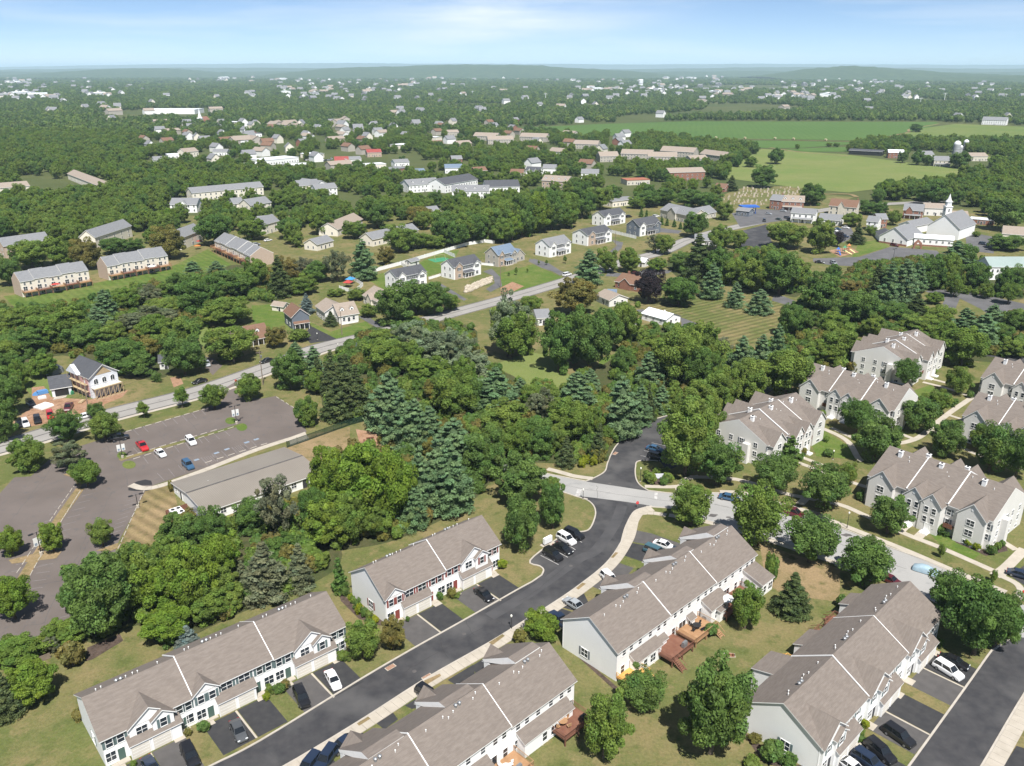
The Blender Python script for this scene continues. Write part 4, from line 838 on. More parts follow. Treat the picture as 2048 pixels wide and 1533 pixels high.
# ---- new houses on the rise
def new_house(key, label, wall, roofm, accent='siding_white', garage=False, fence=False):
    x, y, a, L, D, e, r = Q[key]; root = rootof(key, 'house', label, 'house')
    gable_walls(L, D, e, r).build('wall', wall, root); gable_roof(L, D, e, r).build('roof', [roofm, 'trim'], root)
    cross_gable(root, L * .17, L * .26, .5, e - .05, e + 1.9, e, r, D, accent, roofm); cross_gable(root, L * .82, L * .30, .9, e - .8, e + 1.2, e, r, D, wall, roofm)
    for xx, o in ((.17, .5), (.38, 0), (.5, 0), (.62, 0), (.82, .9)):
        window(root, 'F', L * xx, e - 1.3, L, D, 1.5, 1.3, 2, o, 'shutter_black', simple=True)
        if xx != .5: window(root, 'F', L * xx, 1.6, L, D, 1.5, 1.5, 2, o, None, simple=True)
    panel(root, 'door', 'F', L * .5, 1.1, L, D, 1.1, 2.1, 'door_dark')
    lean_to(root, L * .31, L * .68, 1.9, 2.6, 3.3, None, roofm, 'F', L, D, 'porch')
    for xx in (.32, .44, .56, .67): MB().box(L * xx - .1, L * xx + .1, -1.8, -1.6, 0, 2.6).build('porch_post', 'trim', root)
    MB().box(L * .31, L * .68, -2.0, -.02, 0, .3).build('porch_floor', 'concrete', root)
    for yy in (D * .3, D * .7): window(root, 'L', yy, e - 1.3, L, D, .9, 1.3, 1, simple=True); window(root, 'L', yy, 1.6, L, D, .9, 1.4, 1, simple=True)
    if garage:
        MB().prism([(L, 1, 0), (L + 7.5, 1, 0), (L + 7.5, 1, 3), (L + 3.75, 1, 6.2), (L, 1, 3)], (0, D - 1, 0)).build('garage', wall, root); b = gable_roof(7.5, D - 1, 3, 6.2, L, .35, .17, True); b.v = [(v[0], v[1] + 1, v[2]) for v in b.v]; b.build('garage_roof', [roofm, 'trim'], root)
        for q in (2.2, 5.3): window(root, 'F', L + q, 1.5, L, D, 1.4, 1.4, 2, -1, simple=True)
new_house('F1', 'white new house with dark roof, half hidden behind tall trees by the road', 'siding_white', 'shingle_dark')
new_house('F2', 'white new house with tan stone gable above the boulder wall', 'siding_white', 'shingle_dark', 'brick_tan')
new_house('F3', 'beige new house with blue grey roof and attached side garage', 'siding_beige', 'shingle_blue', 'brick_tan', True)
new_house('F4', 'white new house with grey roof beside the steep asphalt drive', 'siding_white', 'shingle_grey')
new_house('F5', 'white new house with dark roof, in front of the white fence run', 'siding_white', 'shingle_dark', 'brick_tan')
new_house('F6', 'slate grey new house with dark roof, last before the clubhouse', 'siding_slate', 'shingle_dark')
new_house('F7', 'white new house with dark roof standing back against the tree belt', 'siding_white', 'shingle_dark')

# ---- general houses: A,B = front corners on the ground in the photo, D depth
def house(T, A, B, D, e, r, wall, roofm, label, perp=False, name='house', cat='house', cols=None, storeys=None, dormers=0, porch=0, chimney=None, group=None, cross=(), win=True, flat=False, lift=0, foot=None):
    a = g(T, A); b = g(T, B); L = (b - a).length; ang = math.atan2(b.y - a.y, b.x - a.x); root = thing(name, label, cat, a, ang, group)
    FOOT.append((a, ang, L, D))
    if flat:
        MB().box(0, L, 0, D, 0, e).build('wall', wall, root); MB().box(-.2, L + .2, -.2, D + .2, e, e + .4).build('roof', roofm, root)
    else:
        gable_walls(L, D, e, r, perp=perp).build('wall', wall, root); gable_roof(L, D, e, r, perp=perp, ov=.4, th=.2).build('roof', [roofm, 'trim'], root)
    storeys = storeys or max(1, int(e / 2.6)); cols = cols or max(2, int(L / 3.2))
    if win:
        for si in range(storeys):
            z = 1.6 + 2.7 * si
            if z + .5 > e: continue
            for i in range(cols): window(root, 'F', L * (i + .5) / cols, z, L, D, .95, 1.35, 1, 0, None, True)
            for f in 'LR':
                for yy in ((.3, .7) if D > 6 else (.5,)): window(root, f, D * yy, z, L, D, .9, 1.3, 1, 0, None, True)
        panel(root, 'door', 'F', L * .5 + (.9 if cols % 2 else 0), 1.05, L, D, 1.0, 2.1, 'door_dark')
    for i in range(dormers):
        xc = L * (i + .5) / dormers; yy = D * .16; zz = e + (r - e) * .32
        b1 = MB().prism([(xc - .8, yy, zz - .3), (xc + .8, yy, zz - .3), (xc + .8, yy, zz + .9), (xc, yy, zz + 1.6), (xc - .8, yy, zz + .9)], (0, D * .3, 0)); b1.build('dormer', 'siding_white' if wall != 'siding_white' else wall, root)
        b2 = MB().add([(xc - 1, yy - .15, zz + .85), (xc, yy - .15, zz + 1.72), (xc, yy + D * .3, zz + 1.72), (xc - 1, yy + D * .3, zz + .85)], [(0, 1, 2, 3)]).add([(xc + 1, yy - .15, zz + .85), (xc + 1, yy + D * .3, zz + .85), (xc, yy + D * .3, zz + 1.72), (xc, yy - .15, zz + 1.72)], [(0, 1, 2, 3)]); b2.build('dormer_roof', roofm, root)
        window(root, 'F', xc, zz + .35, L, D, .7, .9, 1, -yy, None, True)
    for (u, wd, p, up) in cross: cross_gable(root, L * u, wd, p, e - .05, min(e + up, r - .1), e, r, D, wall, roofm)
    if porch: 
        lean_to(root, L * .08, L * .92, porch, 2.5, 3.0, None, roofm, 'F', L, D, 'porch')
        for u in (.1, .37, .63, .9): MB().box(L * u - .08, L * u + .08, -porch + .05, -porch + .2, 0, 2.5).build('porch_post', 'trim', root)
    if chimney: MB().box(L * chimney - .4, L * chimney + .4, D * .55, D * .55 + .8, r - 1, r + 1.1).build('chimney', 'brick', root)
    return root
FOOT = []
for k in ('F1', 'F2', 'F3', 'F4', 'F5', 'F6', 'F7'):
    c, t, n = row_frame(Q[k]); FOOT.append((c + n * Q[k][4] / 2, R(Q[k][2]), Q[k][3], Q[k][4]))
sw_, sc_, sg_, sd_, bk_, st_ = 'siding_white', 'siding_cream', 'siding_grey', 'siding_slate', 'brick', 'stucco'
Rg, Rd, Rt, Rb = 'shingle_grey', 'shingle_dark', 'shingle_tan', 'shingle_brown'
# left-hand townhouse rows with decks
def deck_row(key, label, wall='siding_cream', end='brick_tan', roofm='shingle_grey', n=5):
    x, y, a, L, D, e, r = Q[key]; root = rootof(key, 'townhouse_row', label, 'townhouses'); W = L / n; FOOT.append((root.location.copy(), R(a), L, D))
    for k in range(n):
        dz = (0, .35, .1, .5, .2)[k % 5]; gable_walls(W, D, e + dz, r + dz, k * W).build('wall', wall, root); gable_roof(W, D, e + dz, r + dz, k * W, .3, .18, ovx=0).build('roof', [roofm, 'trim'], root)
        window(root, 'F', (k + .3) * W, 3.4, L, D, 1.6, 1.9, 2, 0, None, True); window(root, 'F', (k + .72) * W, 3.4, L, D, .8, 1.1, 1, 0, None, True)
        window(root, 'F', (k + .3) * W, 5.6, L, D, .8, 1.0, 1, 0, None, True); window(root, 'F', (k + .72) * W, 5.6, L, D, .8, 1.0, 1, 0, None, True); window(root, 'F', (k + .5) * W, 1.1, L, D, 1.6, 1.7, 2, 0, None, True)
        MB().box((k + .55) * W - .15, (k + .55) * W + .15, D * .52, D * .52 + .3, r - .5, r + 1.0).build('flue', 'black_metal', root)
    MB().prism([(-.06, 0, 0), (-.06, D, 0), (-.06, D, e), (-.06, D / 2, r), (-.06, 0, e)], (.05, 0, 0)).build('end_wall', end, root); MB().prism([(L + .02, 0, 0), (L + .02, D, 0), (L + .02, D, e), (L + .02, D / 2, r), (L + .02, 0, e)], (.05, 0, 0)).build('end_wall', end, root)
    for k in range(n):
        d = thing('deck', 'raised timber deck of the ' + {'G1': 'cream townhouse row beside the wood end', 'G2': 'cream townhouse row with the white canopy', 'G3': 'cream townhouse row with brick end wall'}[key], 'deck', (0, 0, 0), 0, 'raised decks of row ' + {'G1': 'one', 'G2': 'two', 'G3': 'three'}[key]); d.matrix_world = Matrix.Translation(root.location) @ Matrix.Rotation(root.rotation_euler.z, 4, 'Z') @ Matrix.Translation((k * W + .1, 0, 0))
        d.location = d.matrix_world.translation; d.rotation_euler = (0, 0, root.rotation_euler.z)
        deck_parts(d, W - .2, 2.6, 2.3, ('deck_tan', 'deck_brown')[(k + len(key)) % 2 if k else 0])
def deck_parts(d, w, dp, h, m, stairs=None, rail=True):
    MB().box(0, w, -dp, -.03, h - .2, h).build('platform', m, d)
    for x, y in ((.1, -dp + .1), (w / 2, -dp + .1), (w - .1, -dp + .1)): MB().box(x - .08, x + .08, y - .08, y + .08, 0, h - .2).build('post', m, d)
    b = MB()
    for x0, y0, x1, y1 in ((0, -dp, w, -dp), (0, -dp, 0, -.05), (w, -dp, w, -.05)):
        b.bar((x0, y0, h + .95), (x1, y1, h + .95), .055); b.bar((x0, y0, h + .12), (x1, y1, h + .12), .04)
        n = max(2, int(math.hypot(x1 - x0, y1 - y0) / .16))
        for i in range(n + 1): t = i / n; b.bar((x0 + (x1 - x0) * t, y0 + (y1 - y0) * t, h), (x0 + (x1 - x0) * t, y0 + (y1 - y0) * t, h + .95), .045 if i in (0, n) else .022, n=3 if 0 < i < n else 4)
    if rail: b.build('railing', m, d)
    if stairs is not None:
        x0, n = stairs, max(3, int(h / .18)); s = MB()
        for i in range(n): s.box(x0, x0 + 1.1, -dp - .28 * (i + 1), -dp - .28 * i, h - (h / n) * (i + 1) - .05, h - (h / n) * (i + 1))
        s.bar((x0, -dp, h + .9), (x0, -dp - .28 * n, .9), .05).bar((x0 + 1.1, -dp, h + .9), (x0 + 1.1, -dp - .28 * n, .9), .05).bar((x0, -dp, h - .1), (x0, -dp - .28 * n, .05), .08).bar((x0 + 1.1, -dp, h - .1), (x0 + 1.1, -dp - .28 * n, .05), .08)
        s.build('stairs', m, d)
deck_row('G1', 'cream townhouse row with grey roofs, end one on the mown slope by the wood')
deck_row('G2', 'cream townhouse row with grey roofs and a white canopy on its deck', n=5)
deck_row('G3', 'cream townhouse row with grey roofs and red brown decks, brick end wall', n=6)
house(Y1, (1165, 385), (1300, 330), 9, 6.5, 10, sc_, Rg, 'cream townhouse row with grey roofs, orange umbrella by its end', name='townhouse_row', cat='townhouses', cols=3)
house(Y1, (620, 380), (850, 300), 9, 6.5, 10, sc_, Rg, 'grey roofed townhouse row behind the round olive trees', name='townhouse_row', cat='townhouses', cols=5)
house(Y1, (40, 440), (330, 395), 9, 6.5, 10, 'brick_tan', Rg, 'pink brick townhouse row with grey roof half hidden by trees', name='townhouse_row', cat='townhouses', cols=6)
house(Y1, (1690, 290), (1790, 260), 9, 6, 9.5, sc_, Rg, 'cream house end with grey roof beside the dark car park', cols=2)
house(Y2, (430, 250), (600, 175), 12, 4, 7.5, sc_, Rt, 'low tan roofed townhouse row beside the tall spruce', name='townhouse_row', cat='townhouses')
house(Y2, (1050, 130), (1130, 120), 10, 4, 7, sc_, Rg, 'small grey roofed building seen through the tree belt', cols=2)
house(Y2, (670, 320), (980, 250), 10, 4, 7, sc_, Rg, 'low grey roofed row hidden in the trees behind the white fence', name='townhouse_row', cat='townhouses')
house(Y2, (290, 350), (400, 320), 9, 3.5, 6, sc_, Rg, 'low grey roofed building beside a dark car park', cols=2)
# houses by the main road
house(Y1, (1600, 1000), (1725, 975), 8, 3, 6.2, 'brick_tan', Rb, 'small brown roofed bungalow with arched dormer by the road', dormers=1, porch=1.6)
house(Y2, (122, 890), (240, 872), 10, 5, 7.8, sd_, Rb, 'slate blue house with brown roof beside the black drive', perp=True, porch=1.4)
house(Y2, (440, 848), (572, 826), 9, 3.2, 6.8, sg_, Rt, 'pale house with tan roof and white picket porch', dormers=2); house(Y2, (285, 790), (345, 835), 9, 4, 6.5, sg_, Rt, 'tan roofed grey garage wing with dark garage door', cat='garage', name='garage')
house(Y2, (605, 705), (700, 750), 11, 3.5, 6.5, sc_, 'shingle_tan', 'cream house with orange tan roof beside the red canopies', cross=((.5, 4, .6, 2),))
house(Y1, (1742, 772), (1815, 782), 4, 2.2, 3.4, sc_, Rt, 'small cream garden shed on the green lawn', cols=1, name='garden_shed', cat='shed')
house(Y2, (930, 455), (985, 440), 4, 2.2, 3.2, sg_, Rg, 'small grey shed by the white fence', cols=1, name='garden_shed', cat='shed')
house(X3, (1310, 735), (1365, 730), 5, 2.6, 4.2, sg_, Rd, 'small dark roofed house between the roadside trees', cols=1)
house(Y3, (785, 668), (950, 700), 12, 3, 5.6, bk_, 'shingle_brown', 'red brick ranch house with brown roof', cross=((.42, 5.5, .5, 2.2),), chimney=.2)
house(Y3, (655, 760), (745, 800), 9, 2.8, 4.6, sg_, Rt, 'tan roofed house with a covered patio by the pool'); house(Y3, (735, 740), (790, 742), 4, 2.2, 3.4, 'siding_white', 'shingle_blue', 'small white shed with blue roof near the brick ranch house', cols=1, name='garden_shed', cat='shed')
house(Y3, (915, 520), (985, 530), 5, 2.6, 4.0, sg_, 'metal_roof_white', 'small grey shed with pale roof beside the road bend', cols=1, name='garden_shed', cat='shed')
house(Y2, (1790, 860), (1880, 855), 10, 3, 5, sw_, Rg, 'white house with grey roof hidden among the round trees'); house(Y3, (1330, 380), (1480, 385), 9, 3, 5.5, sg_, Rg, 'grey roofed house in the trees below the town car park')
# white metal barn
def barn():
    x, y, a, L, D, e, r = Q['WB']; root = rootof('WB', 'metal_barn', 'white metal barn with bright white roof on the mown lawn', 'barn')
    gable_walls(L, D, e, r).build('wall', 'siding_white', root); gable_roof(L, D, e, r, ov=.3, th=.15).build('roof', ['metal_roof_white', 'grey_metal'], root)
    for xx in (.2, .5, .8): window(root, 'F', L * xx, 1.5, L, D, 1.1, .8, 2, rows=1)
    panel(root, 'door', 'R', D * .35, 1.0, L, D, 1.0, 2.0, 'door_dark'); window(root, 'R', D * .7, 1.5, L, D, 1.0, .8, 2, rows=1); MB().box(L * .6, L * .6 + .5, D * .5, D * .5 + .4, r, r + .5).build('roof_vent', 'white_plastic', root)
barn()
# ---- house being built
def site_house():
    a = g(X3, (762, 972)); b = g(X3, (985, 906)); L = (b - a).length; ang = math.atan2(b.y - a.y, b.x - a.x); D = 13; e, r = 6.6, 9.6
    root = thing('house', 'house under construction with house wrap, arched windows and timber porch frame', 'house', a, ang); FOOT.append((a, ang, L, D))
    gable_walls(L, D, e, r, perp=True).build('wall', 'wrap_white', root); gable_roof(L, D, e, r, perp=True, ov=.5, th=.2).build('roof', ['shingle_dark', 'trim'], root)
    MB().prism([(L * .2, -.06, e + .2), (L * .8, -.06, e + .2), (L * .5, -.06, r - .5)], (0, .05, 0)).build('gable_sheathing', 'lumber', root)
    b1 = gable_roof(7, L, e, r + .3, 0, .4, .2); 
    b1.v = [(v[1], v[0] + 4.5, v[2]) for v in b1.v]
    MB().prism([(0, 5, e), (0, 12, e), (0, 8.5, r - .4)], (-1.2, 0, 0)).build('side_gable', 'wrap_white', root)
    for xx in (.2, .5, .8):
        w = MB(); pts = [(-.65, -.06, -.8), (.65, -.06, -.8), (.65, -.06, .3)] + [(.65 * math.cos(t), -.06, .3 + .65 * math.sin(t)) for t in np.linspace(.3, math.pi - .3, 6)] + [(-.65, -.06, .3)]
        w.prism(pts, (0, .05, 0)); o = w.build('window', 'glass', root); o.location = (L * xx, 0, e - 1.7)
        f = MB(); 
        for i in range(len(pts)): f.bar((pts[i][0], -.08, pts[i][2]), (pts[(i + 1) % len(pts)][0], -.08, pts[(i + 1) % len(pts)][2]), .06)
        f.bar((0, -.08, -.8), (0, -.08, .9), .04); link('window_frame', f.mesh('window_frame', 'trim'), o)
    fr = MB()
    for i in range(7): x = L * i / 6; fr.box(x - .09, x + .09, -2.2, -2.0, 0, 3.1)
    fr.box(-.1, L + .1, -2.25, -1.95, 3.1, 3.4).box(-.1, L + .1, -2.25, -1.95, 0, .2)
    for i in range(6): x0, x1 = L * i / 6, L * (i + 1) / 6; fr.bar((x0, -2.1, 0), (x1, -2.1, 3.1), .07)
    fr.build('porch_frame', 'lumber', root); MB().box(0, L, -2.0, -.05, 3.2, 3.35).build('porch_roof', 'stucco', root)
    for i in range(4): MB().box(-.3, -.02, 1.2 + 3 * i, 2.6 + 3 * i, .5, e - .4).build('foil_sheathing', 'foil_pink', root)
    sc = MB()
    for i in range(5):
        for z in (0, 2.2, 4.4): sc.bar((-1.3, 1 + 2.6 * i, z), (-1.3, 1 + 2.6 * i, z + 2.2), .06); sc.bar((-1.3, 1 + 2.6 * i, z + 2.1), (-.3, 1 + 2.6 * i, z + 2.1), .05)
    for z in (2.1, 4.3): sc.box(-1.3, -.4, .8, 11.6, z, z + .08)
    s = thing('scaffold', 'timber scaffold along the unfinished house wall', 'scaffold', a, ang); sc.build('scaffold_frame', 'lumber', s)
    gr = house(X3, (432, 962), (592, 935), 8, 2.7, 5.2, 'wrap_white', 'shingle_dark', 'low unfinished garage with dark open front beside the house being built', win=False, name='garage', cat='garage')
    Lg = (g(X3, (592, 935)) - g(X3, (432, 962))).length; MB().box(.8, Lg - .8, -.05, .0, .1, 2.3).build('garage_opening', 'black_metal', gr)
    t = g(X3, (470, 790)); MB().lathe([(3.0, 0), (2.6, 1.4), (1.4, 2.4), (.3, 2.9)], 10, (t.x - 3, t.y + 4, 0)).build('tarped_heap', 'grey_metal')
    tag(bpy.data.objects['tarped_heap'], 'grey tarpaulin heap behind the unfinished garage', 'heap')
    for k, (p, m, sz, lb) in enumerate([((345, 930), 'tarp_blue', (3.0, 2.0, 1.0), 'blue tarpaulin over building materials'), ((300, 940), 'tarp_blue', (2.0, 1.6, .7), 'small blue wrapped pallet beside the blue tarpaulin'), ((360, 1040), 'plastic_white', (3.5, 4.0, .7), 'white sheeted stack of boards in the building yard'), ((350, 970), 'plastic_white', (2.2, 1.2, .8), 'white wrapped pallet by the garage of the house being built'), ((670, 1000), 'lumber', (2.4, 1.2, .5), 'stack of new lumber by the utility pole'), ((590, 935), 'play_green', (.8, .8, 1.2), 'green bin at the unfinished house')]):
        o = MB(); w_, d_, h_ = sz
        o.prism([(-w_ / 2, -d_ / 2, 0), (w_ / 2, -d_ / 2, 0), (w_ / 2 * 1.05, d_ / 2, 0), (-w_ / 2 * .95, d_ / 2, 0)], (.1, .05, h_ * .7)); o.prism([(-w_ / 2 + .25, -d_ / 2 + .2, h_ * .7), (w_ / 2 - .1, -d_ / 2 + .25, h_ * .7), (w_ / 2 - .2, d_ / 2 - .2, h_ * .7), (-w_ / 2 + .3, d_ / 2 - .1, h_ * .7)], (0, 0, h_ * .3))
        q = o.build(('building_material', 'pallet', 'board_stack', 'pallet', 'lumber_stack', 'bin')[k], m); q.location = g(X3, p); q.rotation_euler = (0, 0, .7 + k); tag(q, lb, 'building material' if k < 5 else 'bin')
site_house()

# ---- church with steeple
def church():
    root = thing('church', 'white church with tall steeple, grey roofs and red brick entrance arch', 'church', g(Y4, (1000, 560)), 0); o = root.location
    def blk(A, B, D, e, r, perp=False, wall='siding_white', rf='shingle_grey', e2=None):
        a = g(Y4, A) - o; b = g(Y4, B) - o; L = (b - a).length; ang = math.atan2(b.y - a.y, b.x - a.x)
        M = Matrix.Translation(a) @ Matrix.Rotation(ang, 4, 'Z'); w = gable_walls(L, D, e, r, perp=perp); rr = gable_roof(L, D, e, r, perp=perp, ov=.4, th=.2)
        for mb, nm, mt in ((w, 'wall', wall), (rr, 'roof', [rf, 'trim'])): mb.build(nm, mt, root).matrix_local = M
        FOOT.append((g(Y4, A), ang, L, D)); return M, L
    M, L = blk((1000, 560), (1200, 590), 20, 4, 9.5, True)
    MB().box(0, L, -.06, 0, 0, .9).build('brick_base', 'brick', root).matrix_local = M
    for i in range(3): 
        w = link('window', win_mesh(.9, 1.6, 2, 2, True)[0], root); w.matrix_local = M @ Matrix.Translation((L * (.2 + .3 * i), 0, 2.1))
    blk((975, 520), (1010, 560), 9, 3.2, 5.2, False, rf='shingle_dark')
    M2, L2 = blk((1250, 580), (1530, 600), 9, 4.2, 5.6, False, rf='metal_roof_white')
    for i in range(6): w = link('window', win_mesh(.9, 1.2, 2, 2, True)[0], root); w.matrix_local = M2 @ Matrix.Translation((L2 * (.1 + .16 * i), 0, 2.6))
    MB().box(0, L2, -.06, 0, 0, .8).build('brick_base', 'brick', root).matrix_local = M2
    blk((1340, 515), (1570, 545), 26, 6.5, 13.5, True); blk((1250, 500), (1390, 470), 10, 4.5, 7.0, False)
    # entrance arch
    A = g(Y4, (1277, 605)) - o; ar = MB(); ar.prism([(-2.4, -.4, 0), (-1.5, -.4, 0), (-1.2, -.4, 2.2), (0, -.4, 3.6), (1.2, -.4, 2.2), (1.5, -.4, 0), (2.4, -.4, 0), (2.0, -.4, 3.2), (0, -.4, 5.0), (-2.0, -.4, 3.2)], (0, .8, 0)); q = ar.build('entrance_arch', 'brick', root); q.location = A; q.rotation_euler = (0, 0, -.12)
    # steeple
    B = P(1906, 450); B = g(Y4, (1556, 470)) - o; B.y += 14; B.z = 0
    top = hgt(B.x + o.x, B.y + o.y, 388); h = top
    t = MB().box(-1.9, 1.9, -1.9, 1.9, 0, h * .60).box(-2.2, 2.2, -2.2, 2.2, h * .60, h * .62); t.build('tower', 'siding_white', root).location = B
    MB().lathe([(1.9, h * .62), (1.8, h * .74), (2.1, h * .745), (2.1, h * .76), (1.2, h * .82), (.6, h * .90), (.08, h)], 8).build('spire', 'steel_white', root).location = B
    for k in range(4):
        w = link('window', win_mesh(.8, 1.8, 1, 3, True)[0], root); w.matrix_local = Matrix.Translation(B) @ Matrix.Rotation(k * math.pi / 2, 4, 'Z') @ Matrix.Translation((0, -1.9, h * .5))
church()
